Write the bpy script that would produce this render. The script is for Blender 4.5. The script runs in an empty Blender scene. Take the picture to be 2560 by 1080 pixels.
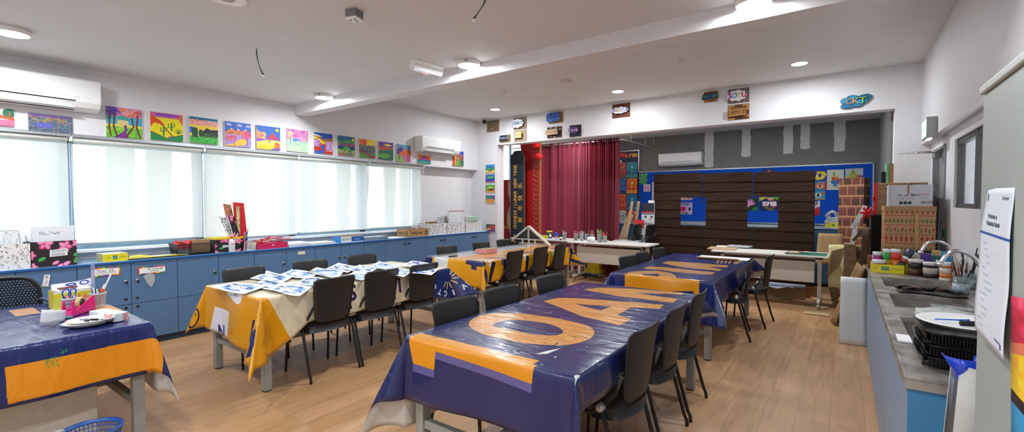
import bpy, math, random
import numpy as np
from mathutils import Vector, Matrix
random.seed(7); NR = np.random.RandomState(5)
C = bpy.context.scene.collection
PI = math.pi

# ------------------------------------------------------------------ camera
F_PX, YAW, PITCH, ROLL, CAMH = 1157.6, .62332, -.029987, .00155, 1.5
cy, sy = math.cos(YAW), math.sin(YAW)
FWD = Vector((-sy*math.cos(PITCH), cy*math.cos(PITCH), math.sin(PITCH)))
RT0 = Vector((cy, sy, 0)); DN0 = FWD.cross(RT0)
RT = math.cos(ROLL)*RT0 + math.sin(ROLL)*DN0
DN = -math.sin(ROLL)*RT0 + math.cos(ROLL)*DN0
CAM = Vector((0, 0, CAMH))
def ray(px, py): return RT*(px-1280) + DN*(py-540) + FWD*F_PX
def PX(px, py, x): d = ray(px, py); return CAM + d*(x/d.x)          # point of a pixel on the plane X = x
def PY(px, py, y): d = ray(px, py); return CAM + d*(y/d.y)
def PZ(px, py, z=0.): d = ray(px, py); return CAM + d*((z-CAMH)/d.z)
cam = bpy.data.cameras.new('camera'); co = bpy.data.objects.new('camera', cam); C.objects.link(co)
cam.sensor_width = 36; cam.lens = F_PX/2560*36; cam.clip_start = .02; cam.clip_end = 300
M = Matrix((( RT.x, -DN.x, -FWD.x, 0), (RT.y, -DN.y, -FWD.y, 0), (RT.z, -DN.z, -FWD.z, CAMH), (0, 0, 0, 1)))
co.matrix_world = M
bpy.context.scene.camera = co

# ------------------------------------------------------------------ colours and materials
def h2(c):
    if isinstance(c, str):
        c = c.lstrip('#'); return tuple(int(c[i:i+2], 16)/255 for i in (0, 2, 4))
    return c
def lin(c):
    return tuple(x/12.92 if x <= .04045 else ((x+.055)/1.055)**2.4 for x in h2(c))
MATS = {}
def mat(name, col, rough=.55, metal=0., var=.06, scale=30., bump=0., bscale=None, coat=0., spec=None, alpha=None, trans=0., stretch=None):
    if name in MATS: return MATS[name]
    m = bpy.data.materials.new(name); m.use_nodes = True; nt = m.node_tree; b = nt.nodes['Principled BSDF']
    l = lin(col)
    tc = nt.nodes.new('ShaderNodeTexCoord'); mp = nt.nodes.new('ShaderNodeMapping')
    if stretch: mp.inputs['Scale'].default_value = stretch
    nz = nt.nodes.new('ShaderNodeTexNoise'); nz.inputs['Scale'].default_value = scale; nz.inputs['Detail'].default_value = 3
    nt.links.new(tc.outputs['Object'], mp.inputs['Vector']); nt.links.new(mp.outputs['Vector'], nz.inputs['Vector'])
    rp = nt.nodes.new('ShaderNodeMapRange'); rp.inputs['From Min'].default_value = .3; rp.inputs['From Max'].default_value = .7
    rp.inputs['To Min'].default_value = 1-var; rp.inputs['To Max'].default_value = 1+var
    mx = nt.nodes.new('ShaderNodeVectorMath'); mx.operation = 'SCALE'; mx.inputs[0].default_value = l
    nt.links.new(nz.outputs['Fac'], rp.inputs['Value']); nt.links.new(rp.outputs['Result'], mx.inputs['Scale'])
    nt.links.new(mx.outputs['Vector'], b.inputs['Base Color'])
    b.inputs['Roughness'].default_value = rough; b.inputs['Metallic'].default_value = metal
    if coat: b.inputs['Coat Weight'].default_value = coat
    if spec is not None: b.inputs['Specular IOR Level'].default_value = spec
    if trans: b.inputs['Transmission Weight'].default_value = trans
    if alpha is not None: b.inputs['Alpha'].default_value = alpha
    if bump:
        bn = nt.nodes.new('ShaderNodeBump'); bn.inputs['Strength'].default_value = bump; bn.inputs['Distance'].default_value = .01
        n2 = nt.nodes.new('ShaderNodeTexNoise'); n2.inputs['Scale'].default_value = bscale or scale; n2.inputs['Detail'].default_value = 3
        nt.links.new(mp.outputs['Vector'], n2.inputs['Vector']); nt.links.new(n2.outputs['Fac'], bn.inputs['Height'])
        nt.links.new(bn.outputs['Normal'], b.inputs['Normal'])
    MATS[name] = m; return m
def emis(name, col, s):
    m = bpy.data.materials.new(name); m.use_nodes = True; nt = m.node_tree; b = nt.nodes['Principled BSDF']
    b.inputs['Base Color'].default_value = (*lin(col), 1); b.inputs['Emission Color'].default_value = (*lin(col), 1); b.inputs['Emission Strength'].default_value = s
    return m

# ------------------------------------------------------------------ pictures drawn in the script
_tc = {}
def text_tris(s, font=None):
    if s in _tc: return _tc[s]
    cu = bpy.data.curves.new('t', 'FONT'); cu.body = s; cu.align_x = 'CENTER'; cu.align_y = 'CENTER'; cu.resolution_u = 3
    ob = bpy.data.objects.new('t', cu); me = bpy.data.meshes.new_from_object(ob); me.calc_loop_triangles()
    vs = [v.co.xy.copy() for v in me.vertices]
    tr = [[tuple(vs[i]) for i in t.vertices] for t in me.loop_triangles]
    bpy.data.objects.remove(ob); bpy.data.curves.remove(cu); bpy.data.meshes.remove(me)
    _tc[s] = tr; return tr
def smooth(P, n=2):
    for _ in range(n): P = [q for i in range(len(P)) for q in ((P[i-1][0]*.25+P[i][0]*.75, P[i-1][1]*.25+P[i][1]*.75), (P[i][0]*.75+P[(i+1) % len(P)][0]*.25, P[i][1]*.75+P[(i+1) % len(P)][1]*.25))]
    return P
class Cv:
    def __init__(s, w, h, col='ffffff', ext=None):
        s.w, s.h = int(w), int(h); s.e = ext or (0, 0, 1, 1)
        s.a = np.zeros((s.h, s.w, 3), np.float32); s.a[:] = h2(col)
    def px(s, p):
        return ((p[0]-s.e[0])/(s.e[2]-s.e[0])*s.w, (p[1]-s.e[1])/(s.e[3]-s.e[1])*s.h)
    def poly(s, pts, col, al=1., holes=()):
        rings = [[s.px(p) for p in r] for r in (pts, *holes)]
        xs = [p[0] for p in rings[0]]; ys = [p[1] for p in rings[0]]
        x0, x1 = max(0, int(min(xs))-1), min(s.w, int(max(xs))+2); y0, y1 = max(0, int(min(ys))-1), min(s.h, int(max(ys))+2)
        if x0 >= x1 or y0 >= y1: return s
        X, Y = np.meshgrid(np.arange(x0, x1)+.5, np.arange(y0, y1)+.5); ins = np.zeros(X.shape, bool)
        for r in rings:
            for i in range(len(r)):
                ax, ay = r[i]; bx, by = r[i-1]
                if ay == by: continue
                c = ((ay > Y) != (by > Y)) & (X < (bx-ax)*(Y-ay)/(by-ay)+ax); ins ^= c
        sub = s.a[y0:y1, x0:x1]; sub[ins] = sub[ins]*(1-al)+np.array(h2(col), np.float32)*al
        return s
    def rect(s, x0, y0, x1, y1, col, al=1.): return s.poly([(x0, y0), (x1, y0), (x1, y1), (x0, y1)], col, al)
    def ell(s, cx, cy_, rx, ry, col, al=1., n=24, rot=0.):
        cr, sr = math.cos(rot), math.sin(rot)
        return s.poly([(cx+rx*math.cos(t)*cr-ry*math.sin(t)*sr, cy_+rx*math.cos(t)*sr+ry*math.sin(t)*cr) for t in [2*PI*i/n for i in range(n)]], col, al)
    def ring(s, cx, cy_, r, w, col, a0=0, a1=360):
        n = 28; an = [math.radians(a0+(a1-a0)*i/n) for i in range(n+1)]
        return s.line([(cx+r*math.cos(t), cy_+r*math.sin(t)) for t in an], w, col)
    def line(s, pts, w, col, al=1.):
        for a, b in zip(pts, pts[1:]):
            dx, dy = b[0]-a[0], b[1]-a[1]; L = math.hypot(dx, dy) or 1e-9; nx, ny = -dy/L*w/2, dx/L*w/2; ex, ey = dx/L*w*.3, dy/L*w*.3
            s.poly([(a[0]+nx-ex, a[1]+ny-ey), (b[0]+nx+ex, b[1]+ny+ey), (b[0]-nx+ex, b[1]-ny+ey), (a[0]-nx-ex, a[1]-ny-ey)], col, al)
        return s
    def text(s, t, x, y, size, col, rot=0., sx=1., bold=0., mirror=False):
        cr, sr = math.cos(rot), math.sin(rot); k = -1 if mirror else 1
        offs = [(0, 0)] if not bold else [(bold*math.cos(q), bold*math.sin(q)) for q in [PI/4*i for i in range(8)]]+[(0, 0)]
        for tr in text_tris(t):
            for ox, oy in offs:
                s.poly([(x+ox+(k*p[0]*sx*cr-p[1]*sr)*size, y+oy+(k*p[0]*sx*sr+p[1]*cr)*size) for p in tr], col)
        return s
    def dabs(s, n, cols, box, r, seed=1, al=.8, asp=1.6, ang=None):
        R = random.Random(seed)
        for i in range(n):
            s.ell(R.uniform(box[0], box[2]), R.uniform(box[1], box[3]), r*R.uniform(.6, 1.3)*asp, r*R.uniform(.6, 1.3), R.choice(cols), al, 8, R.uniform(-.7, .7) if ang is None else ang)
        return s
    def grain(s, amt=.03):
        s.a += NR.normal(0, amt, s.a.shape[:2]+(1,)).astype(np.float32); return s
    def tex(s, name, rough=.55, coat=0., bump=0., bscale=40., spec=None, stretch=None, var=.0, back=None):
        im = bpy.data.images.new(name, s.w, s.h, alpha=False)
        px_ = np.ones((s.h, s.w, 4), np.float32); px_[..., :3] = np.clip(s.a, 0, 1); im.pixels.foreach_set(px_.ravel()); im.update(); im.pack()
        m = bpy.data.materials.new(name); m.use_nodes = True; nt = m.node_tree; b = nt.nodes['Principled BSDF']
        t = nt.nodes.new('ShaderNodeTexImage'); t.image = im; t.extension = 'EXTEND'
        uv = nt.nodes.new('ShaderNodeUVMap'); uv.uv_map = 'uv'; nt.links.new(uv.outputs['UV'], t.inputs['Vector'])
        nt.links.new(t.outputs['Color'], b.inputs['Base Color']); b.inputs['Roughness'].default_value = rough
        if coat: b.inputs['Coat Weight'].default_value = coat; b.inputs['Coat Roughness'].default_value = .1
        if spec is not None: b.inputs['Specular IOR Level'].default_value = spec
        tc = nt.nodes.new('ShaderNodeTexCoord'); mp = nt.nodes.new('ShaderNodeMapping')
        if stretch: mp.inputs['Scale'].default_value = stretch
        nt.links.new(tc.outputs['Object'], mp.inputs['Vector'])
        n2 = nt.nodes.new('ShaderNodeTexNoise'); n2.inputs['Scale'].default_value = bscale; n2.inputs['Detail'].default_value = 3; n2.inputs['Distortion'].default_value = .6
        nt.links.new(mp.outputs['Vector'], n2.inputs['Vector'])
        bn = nt.nodes.new('ShaderNodeBump'); bn.inputs['Strength'].default_value = bump or .05; bn.inputs['Distance'].default_value = .01
        nt.links.new(n2.outputs['Fac'], bn.inputs['Height']); nt.links.new(bn.outputs['Normal'], b.inputs['Normal'])
        if coat: nt.links.new(bn.outputs['Normal'], b.inputs['Coat Normal'])
        return m

# ------------------------------------------------------------------ mesh builder
class MB:
    def __init__(s): s.v, s.f, s.m, s.uv, s.sm = [], [], [], [], []
    def face(s, idx, mi=0, uv=None, sm=False): s.f.append(idx); s.m.append(mi); s.uv.append(uv); s.sm.append(sm)
    def quad(s, a, b, c, d, mi=0, uv=None):
        n = len(s.v); s.v += [tuple(a), tuple(b), tuple(c), tuple(d)]; s.face((n, n+1, n+2, n+3), mi, uv or ((0, 0), (1, 0), (1, 1), (0, 1))); return s
    def hexa(s, P, mi=0, fm=None):
        n = len(s.v); s.v += [tuple(p) for p in P]
        for k, q in enumerate(((0, 3, 2, 1), (4, 5, 6, 7), (0, 1, 5, 4), (1, 2, 6, 5), (2, 3, 7, 6), (3, 0, 4, 7))):
            s.face(tuple(n+i for i in q), (fm or {}).get(k, mi), ((0, 0), (1, 0), (1, 1), (0, 1)))
        return s
    def box(s, x0, x1, y0, y1, z0, z1, mi=0, fm=None):   # faces: 0 bottom 1 top 2 front(-y) 3 right 4 back 5 left
        return s.hexa([(x0, y0, z0), (x1, y0, z0), (x1, y1, z0), (x0, y1, z0), (x0, y0, z1), (x1, y0, z1), (x1, y1, z1), (x0, y1, z1)], mi, fm)
    def obox(s, c, ax, ay, az, mi=0, fm=None):
        c, ax, ay, az = map(Vector, (c, ax, ay, az)); ax, ay, az = ax/2, ay/2, az/2
        return s.hexa([c-ax-ay-az, c+ax-ay-az, c+ax+ay-az, c-ax+ay-az, c-ax-ay+az, c+ax-ay+az, c+ax+ay+az, c-ax+ay+az], mi, fm)
    def rbox(s, c, sx, sy, sz, rz=0., mi=0, fm=None, rx=0., ry=0.):
        R = (Matrix.Rotation(rz, 3, 'Z') @ Matrix.Rotation(ry, 3, 'Y') @ Matrix.Rotation(rx, 3, 'X'))
        return s.obox(c, R @ Vector((sx, 0, 0)), R @ Vector((0, sy, 0)), R @ Vector((0, 0, sz)), mi, fm)
    def tube(s, pts, r, n=8, mi=0, cap=True):
        pts = [Vector(p) for p in pts]; rr = r if isinstance(r, (list, tuple)) else [r]*len(pts)
        t0 = (pts[1]-pts[0]).normalized(); u = t0.orthogonal().normalized(); base = len(s.v)
        for i, p in enumerate(pts):
            t = ((pts[min(i+1, len(pts)-1)]-p).normalized()+(p-pts[max(i-1, 0)]).normalized()) if 0 < i < len(pts)-1 else (pts[min(i+1, len(pts)-1)]-pts[max(i-1, 0)])
            t.normalize(); u = (u-t*u.dot(t)).normalized(); w = t.cross(u)
            for k in range(n):
                a = 2*PI*k/n; s.v.append(tuple(p+(u*math.cos(a)+w*math.sin(a))*rr[i]))
        for i in range(len(pts)-1):
            for k in range(n):
                a = base+i*n+k; b = base+i*n+(k+1) % n; s.face((a, b, b+n, a+n), mi, None, True)
        if cap:
            s.face(tuple(base+k for k in reversed(range(n))), mi); s.face(tuple(base+(len(pts)-1)*n+k for k in range(n)), mi)
        return s
    def lathe(s, prof, c=(0, 0, 0), n=24, mi=0, sx=1., sy=1., M3=None, mis=None):
        base = len(s.v); c = Vector(c)
        for r, z in prof:
            for k in range(n):
                a = 2*PI*k/n; p = Vector((r*math.cos(a)*sx, r*math.sin(a)*sy, z))
                s.v.append(tuple(c+(M3 @ p if M3 else p)))
        for i in range(len(prof)-1):
            for k in range(n):
                a = base+i*n+k; b = base+i*n+(k+1) % n
                s.face((a, b, b+n, a+n), mis[i] if mis else mi, ((k/n, i/(len(prof)-1)), ((k+1)/n, i/(len(prof)-1)), ((k+1)/n, (i+1)/(len(prof)-1)), (k/n, (i+1)/(len(prof)-1))), True)
        if prof[0] == prof[-1]: return s
        s.face(tuple(base+k for k in reversed(range(n))), mis[0] if mis else mi); s.face(tuple(base+(len(prof)-1)*n+k for k in range(n)), mis[-1] if mis else mi)
        return s
    def prism(s, pts, o, ux, uy, th, mi=0, mside=None, uvb=None):   # polygon pts in (ux,uy) from o, extruded by th along ux x uy
        o, ux, uy = map(Vector, (o, ux, uy)); nn = ux.cross(uy).normalized()*th; n = len(pts); base = len(s.v)
        for d in (Vector((0, 0, 0)), nn):
            for p in pts: s.v.append(tuple(o+ux*p[0]+uy*p[1]+d))
        xs = [p[0] for p in pts]; ys = [p[1] for p in pts]; bx = uvb or (min(xs), min(ys), max(xs), max(ys))
        uv = tuple(((p[0]-bx[0])/max(1e-6, bx[2]-bx[0]), (p[1]-bx[1])/max(1e-6, bx[3]-bx[1])) for p in pts)
        ms = mi if mside is None else mside
        s.face(tuple(base+i for i in reversed(range(n))), ms, tuple(reversed(uv))); s.face(tuple(base+n+i for i in range(n)), mi, uv)
        for i in range(n): j = (i+1) % n; s.face((base+i, base+j, base+n+j, base+n+i), ms)
        return s
    def grid(s, fn, nu, nv, mi=0, uvf=None, close=False):
        base = len(s.v)
        for j in range(nv+1):
            for i in range(nu+1): s.v.append(tuple(fn(i/nu, j/nv)))
        for j in range(nv):
            for i in range(nu):
                a = base+j*(nu+1)+i; q = (a, a+1, a+nu+2, a+nu+1)
                cs = ((i/nu, j/nv), ((i+1)/nu, j/nv), ((i+1)/nu, (j+1)/nv), (i/nu, (j+1)/nv))
                s.face(q, mi, tuple(uvf(*c) for c in cs) if uvf else cs, True)
        return s
    def build(s, name, mats, parent=None, label=None, bevel=0., solid=0., subsurf=0, kind=None, autosm=True):
        off = Vector((0, 0, 0)); p = parent
        while p is not None: off += p.location; p = p.parent
        me = bpy.data.meshes.new(name); me.from_pydata([tuple(Vector(v)-off) for v in s.v], [], s.f)
        for m in (mats if isinstance(mats, (list, tuple)) else [mats]): me.materials.append(m)
        uvl = me.uv_layers.new(name='uv')
        for i, pl in enumerate(me.polygons):
            pl.material_index = s.m[i]; pl.use_smooth = s.sm[i]
            if s.uv[i]:
                for k, li in enumerate(pl.loop_indices): uvl.data[li].uv = s.uv[i][k % len(s.uv[i])]
        me.update()
        o = bpy.data.objects.new(name, me); C.objects.link(o)
        if parent is not None: o.parent = parent
        if label: o['label'] = label
        if kind: o['kind'] = kind
        if solid:
            md = o.modifiers.new('s', 'SOLIDIFY'); md.thickness = solid; md.offset = 0
            if isinstance(mats, (list, tuple)) and len(mats) > 1 and solid < 0: pass
        if bevel: md = o.modifiers.new('b', 'BEVEL'); md.width = bevel; md.segments = 2; md.limit_method = 'ANGLE'; md.angle_limit = .6
        if subsurf: md = o.modifiers.new('u', 'SUBSURF'); md.levels = md.render_levels = subsurf
        return o
def tag(o, label, cat, group=None, kind=None):
    o['label'] = label; o['category'] = cat
    if group: o['group'] = group
    if kind: o['kind'] = kind
    return o
def thing(name, label, cat, loc=(0, 0, 0), rz=0., group=None):
    o = bpy.data.objects.new(name, None); o.empty_display_size = .05; C.objects.link(o)
    o.location = loc; o.rotation_euler = (0, 0, rz); return tag(o, label, cat, group)
def kids(o): return list(o.children)
def dup(o, loc=None, rz=None, label=None, parent=None, group=None):
    c = o.copy(); C.objects.link(c)
    if parent is not None: c.parent = parent
    if loc is not None: c.location = loc
    if rz is not None: c.rotation_euler = (0, 0, rz)
    if label: c['label'] = label
    if group: c['group'] = group
    for k in kids(o): dup(k, parent=c)
    return c
def struct(name, mb, m, **k): return mb.build(name, m, kind='structure', **k)
def single(name, mb, m, label, cat, loc=None, group=None, **k):
    """a thing that is one mesh; its origin is put at loc"""
    o = mb.build(name, m, None, **k)
    tag(o, label, cat, group)
    if loc is None:
        n = len(mb.v); loc = (sum(v[0] for v in mb.v)/n, sum(v[1] for v in mb.v)/n, min(v[2] for v in mb.v))
    o.data.transform(Matrix.Translation(-Vector(loc))); o.location = loc
    return o

# ------------------------------------------------------------------ shared materials
white_paint = mat('white_wall_paint', 'e0dfe3', .6, var=.02, scale=6, bump=.03, bscale=90)
ceil_paint = mat('ceiling_paint', 'dcdcdd', .7, var=.02, scale=3)
grey_paint = mat('dark_grey_wall_paint', '6f716f', .6, var=.05, scale=4)
black_plastic = mat('black_plastic', '202123', .42, var=.08, scale=400, bump=.12, bscale=500)
black_metal = mat('black_powder_coat', '141414', .35, var=.05)
chrome = mat('chrome', 'd8d8dc', .15, 1., var=.02)
steel = mat('brushed_steel', '94918c', .3, 1., var=.1, scale=10, stretch=(1, .2, 1))
grey_metal = mat('grey_painted_metal', '9a9c98', .45, var=.03)
white_plastic = mat('white_plastic', 'eef0f0', .3, var=.01)
dark = mat('dark_void', '101214', .8)
paper = mat('white_paper', 'eceef2', .8, var=.02, scale=8)
cardboard = mat('brown_cardboard', '9c7c58', .85, var=.06, scale=12, stretch=(1, 1, 6))
cardedge = mat('cardboard_edge', '8f6c45', .9, var=.15, scale=80)
cab_blue = mat('cabinet_blue_laminate', '5678a0', .5, var=.05, scale=120, spec=.35)
cab_edge = mat('cabinet_edge_band', '1d5fa8', .4, var=.02)
lam_white = mat('white_laminate', 'dcdad2', .35, var=.02)
vinyl_back = mat('banner_back_grey', 'c9c6c0', .6, var=.03)
glass = mat('clear_plastic', 'e8eef0', .1, trans=.9, alpha=.45, var=0)
# ================================================================== the room
XL, XR, YB, ZN, ZF, ZW = -6.28, .745, 7.5, 2.86, 3.19, 2.17
XREC, RREC, XS = -6.46, .83, -6.6
YF = -2.6          # wall behind the camera
# floor
m = bpy.data.materials.new('oak_laminate_planks'); m.use_nodes = True; nt = m.node_tree; b = nt.nodes['Principled BSDF']
tc = nt.nodes.new('ShaderNodeTexCoord'); mp = nt.nodes.new('ShaderNodeMapping'); mp.inputs['Rotation'].default_value = (0, 0, PI/2); mp.inputs['Location'].default_value = (0, .06, 0)
br = nt.nodes.new('ShaderNodeTexBrick'); br.inputs['Scale'].default_value = 1; br.inputs['Brick Width'].default_value = 1.24; br.inputs['Row Height'].default_value = .193
br.inputs['Mortar Size'].default_value = .0012; br.inputs['Color1'].default_value = (*lin('bb926a'), 1); br.inputs['Color2'].default_value = (*lin('ae865d'), 1); br.inputs['Mortar'].default_value = (*lin('7b5c3e'), 1); br.offset = .37
nt.links.new(tc.outputs['Object'], mp.inputs['Vector']); nt.links.new(mp.outputs['Vector'], br.inputs['Vector'])
m2 = nt.nodes.new('ShaderNodeMapping'); m2.inputs['Scale'].default_value = (14, 1.2, 1); nt.links.new(tc.outputs['Object'], m2.inputs['Vector'])
nz = nt.nodes.new('ShaderNodeTexNoise'); nz.inputs['Scale'].default_value = 2.2; nz.inputs['Detail'].default_value = 6; nz.inputs['Distortion'].default_value = .8; nt.links.new(m2.outputs['Vector'], nz.inputs['Vector'])
n3 = nt.nodes.new('ShaderNodeTexNoise'); n3.inputs['Scale'].default_value = 2.5; n3.inputs['Detail'].default_value = 2; nt.links.new(tc.outputs['Object'], n3.inputs['Vector'])
r1 = nt.nodes.new('ShaderNodeMapRange'); r1.inputs['From Min'].default_value = .3; r1.inputs['From Max'].default_value = .7; r1.inputs['To Min'].default_value = .86; r1.inputs['To Max'].default_value = 1.12
r3 = nt.nodes.new('ShaderNodeMapRange'); r3.inputs['From Min'].default_value = .3; r3.inputs['From Max'].default_value = .7; r3.inputs['To Min'].default_value = .94; r3.inputs['To Max'].default_value = 1.06
nt.links.new(nz.outputs['Fac'], r1.inputs['Value']); nt.links.new(n3.outputs['Fac'], r3.inputs['Value'])
v1 = nt.nodes.new('ShaderNodeVectorMath'); v1.operation = 'SCALE'; v2 = nt.nodes.new('ShaderNodeVectorMath'); v2.operation = 'SCALE'
nt.links.new(br.outputs['Color'], v1.inputs[0]); nt.links.new(r1.outputs['Result'], v1.inputs['Scale']); nt.links.new(v1.outputs['Vector'], v2.inputs[0]); nt.links.new(r3.outputs['Result'], v2.inputs['Scale'])
nt.links.new(v2.outputs['Vector'], b.inputs['Base Color']); b.inputs['Roughness'].default_value = .33; b.inputs['Specular IOR Level'].default_value = .45
rr = nt.nodes.new('ShaderNodeMapRange'); rr.inputs['To Min'].default_value = .3; rr.inputs['To Max'].default_value = .5; nt.links.new(nz.outputs['Fac'], rr.inputs['Value']); nt.links.new(rr.outputs['Result'], b.inputs['Roughness'])
struct('floor', MB().box(XREC-.3, XR+.2, YF-.1, 10.45, -.1, 0), m)
# ceilings: a lower slab up to the beam, a higher one beyond it, and the stage bay's own
struct('ceiling', MB().box(XL-.3, XR+.2, YF-.1, 3.60, ZN, ZN+.5), ceil_paint)
struct('ceiling', MB().box(XL-.3, XR+.2, 3.60, YB+.2, ZF, ZF+.17), ceil_paint)
struct('ceiling', MB().box(XL-.5, XR+.2, YB+.2, 10.45, 2.95, 3.1), ceil_paint)
struct('trim_1', MB().box(XL, XR, 3.52, 3.69, 2.725, ZF+.05), white_paint, bevel=.004)          # beam across the ceiling
# left wall: deep upper part, recessed lower part with the window band
struct('wall_left', MB().box(XL-.3, XL, YF, YB+.22, ZW, ZF+.1), white_paint)
struct('wall_left', MB().box(XREC-.1, XREC, YF, YB, 0, 1.0).box(XREC-.1, XREC, 5.98, YB+.1, 1.0, ZW), white_paint)
struct('trim_2', MB().box(XREC-.12, XREC+.11, YF, 5.98, .985, 1.015), mat('window_sill_paint', 'eef3f6', .4), bevel=.004)
# pilaster and end wall with the small canvases, soffit wall over the stage opening, right pillar
struct('wall_back', MB().box(XREC-.2, -5.76, YB, YB+.22, 0, 2.66).box(XREC-.2, XR+.02, YB, YB+.22, 2.66, ZF+.05).box(.487, XR+.25, YB-.015, YB+.22, 0, ZF+.05), white_paint)
# right wall: upper part above a ledge, recessed lower part
wy0, wy1, wz0, wz1 = 4.0, 5.98, 1.44, 2.08
dy0, dy1, dz = 6.42, 7.2, 2.09
struct('wall_right', MB().box(XR, XR+.3, YF, YB, 2.19, ZF+.1), white_paint)
struct('wall_right', MB().box(RREC, RREC+.12, YF, wy0, 0, 2.19).box(RREC, RREC+.12, wy0, wy1, 0, wz0).box(RREC, RREC+.12, wy0, wy1, wz1, 2.19)
       .box(RREC, RREC+.12, wy1, dy0, 0, 2.19).box(RREC, RREC+.12, dy0, dy1, dz, 2.19).box(RREC, RREC+.12, dy1, YB, 0, 2.19), white_paint)
struct('wall_front', MB().box(XREC-.1, XR+.2, YF-.1, YF, 0, ZN), white_paint)
# stage bay
struct('wall_stage_back', MB().box(XL-.5, .5, 10.3, 10.4, 0, 3.0), grey_paint)
struct('wall_stage_right', MB().box(.46, .6, YB+.22, 10.4, 0, 3.0), grey_paint)
struct('wall_stage_left', MB().box(XS-.1, XS, YB+.22, 8.50, 0, 3.0).box(XS-.1, XS, 8.5, 10.4, 0, .95), white_paint)
XW_ = 0
# window of the bay (behind the boards and the curtain)
wf = MB().box(XS-.06, XS-.01, 8.5, 8.54, .95, 2.95).box(XS-.06, XS-.01, 9.12, 9.17, .95, 2.95).box(XS-.06, XS-.01, 9.7, 9.75, .95, 2.95).box(XS-.06, XS-.01, 8.5, 10.3, .95, 1.0)
struct('window_6', wf, mat('grey_blue_window_frame', '7c93a6', .4, .3))
# strips of white filler on the grey wall
fil = mat('white_filler', 'c9cacd', .7, var=.05, scale=20)
for k, (x0, x1, yt, yb) in enumerate(((1762, 1783, 330, 417), (1855, 1876, 323, 391), (1959, 1982, 315, 383), (2002, 2024, 311, 371), (2086, 2113, 303, 377))):
    a = PY(x0, yt, 10.298); b_ = PY(x1, yb, 10.298); w = b_.x-a.x; n = 10; R = random.Random(k)
    pts = [(R.uniform(-.008, .008), -(a.z-b_.z)*i/n) for i in range(n+1)]+[(w/2, -(a.z-b_.z)-.01)]+[(w+R.uniform(-.008, .008), -(a.z-b_.z)*(n-i)/n) for i in range(n+1)]
    pts = [(p[0], p[1]+(a.z-b_.z)) for p in pts][::-1]
    struct('trim_%d' % (10+k), MB().prism(pts, (a.x, 10.3, b_.z), (1, 0, 0), (0, 0, 1), .004), fil)

# ------------------------------------------------------------------ windows with roller blinds
frame_m = mat('pale_blue_window_frame', '86a9c4', .4, .2)
pane_m = bpy.data.materials.new('window_glass'); pane_m.use_nodes = True; nt = pane_m.node_tree; nt.nodes.clear()
o_ = nt.nodes.new('ShaderNodeOutputMaterial'); g_ = nt.nodes.new('ShaderNodeBsdfGlossy'); t_ = nt.nodes.new('ShaderNodeBsdfTransparent'); x_ = nt.nodes.new('ShaderNodeMixShader')
g_.inputs['Roughness'].default_value = .02; x_.inputs['Fac'].default_value = .08; t_.inputs['Color'].default_value = (.97, .985, .985, 1)
nt.links.new(t_.outputs[0], x_.inputs[1]); nt.links.new(g_.outputs[0], x_.inputs[2]); nt.links.new(x_.outputs[0], o_.inputs['Surface'])
bl_m = bpy.data.materials.new('sunscreen_blind_fabric'); bl_m.use_nodes = True; nt = bl_m.node_tree; nt.nodes.clear()
o_ = nt.nodes.new('ShaderNodeOutputMaterial'); tr = nt.nodes.new('ShaderNodeBsdfTransparent'); tl = nt.nodes.new('ShaderNodeBsdfTranslucent'); df = nt.nodes.new('ShaderNodeBsdfDiffuse')
a1 = nt.nodes.new('ShaderNodeMixShader'); a2 = nt.nodes.new('ShaderNodeMixShader')
tl.inputs['Color'].default_value = (.92, .95, .93, 1); df.inputs['Color'].default_value = (.9, .91, .9, 1); a1.inputs['Fac'].default_value = .5; a2.inputs['Fac'].default_value = .22
nt.links.new(df.outputs[0], a1.inputs[1]); nt.links.new(tl.outputs[0], a1.inputs[2]); nt.links.new(a1.outputs[0], a2.inputs[1]); nt.links.new(tr.outputs[0], a2.inputs[2]); nt.links.new(a2.outputs[0], o_.inputs['Surface'])
alu = mat('satin_aluminium', 'c3cbd0', .3, .8, var=.02)
WY = [-2.36, -1.18, 0.01, 1.20, 2.39, 3.58, 4.78, 5.97]
zb = [1.09, 1.09, 1.09, 1.08, 1.05, 1.06, 1.07]
where = ['out of sight behind the camera', 'out of sight beside the teacher desk', 'behind the scrap paper boxes at the left edge', 'second from the left, above the yellow box', 'behind the basket and the paper rolls', 'fourth along the wall, above the stacks of paper', 'last one before the blank wall']
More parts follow.
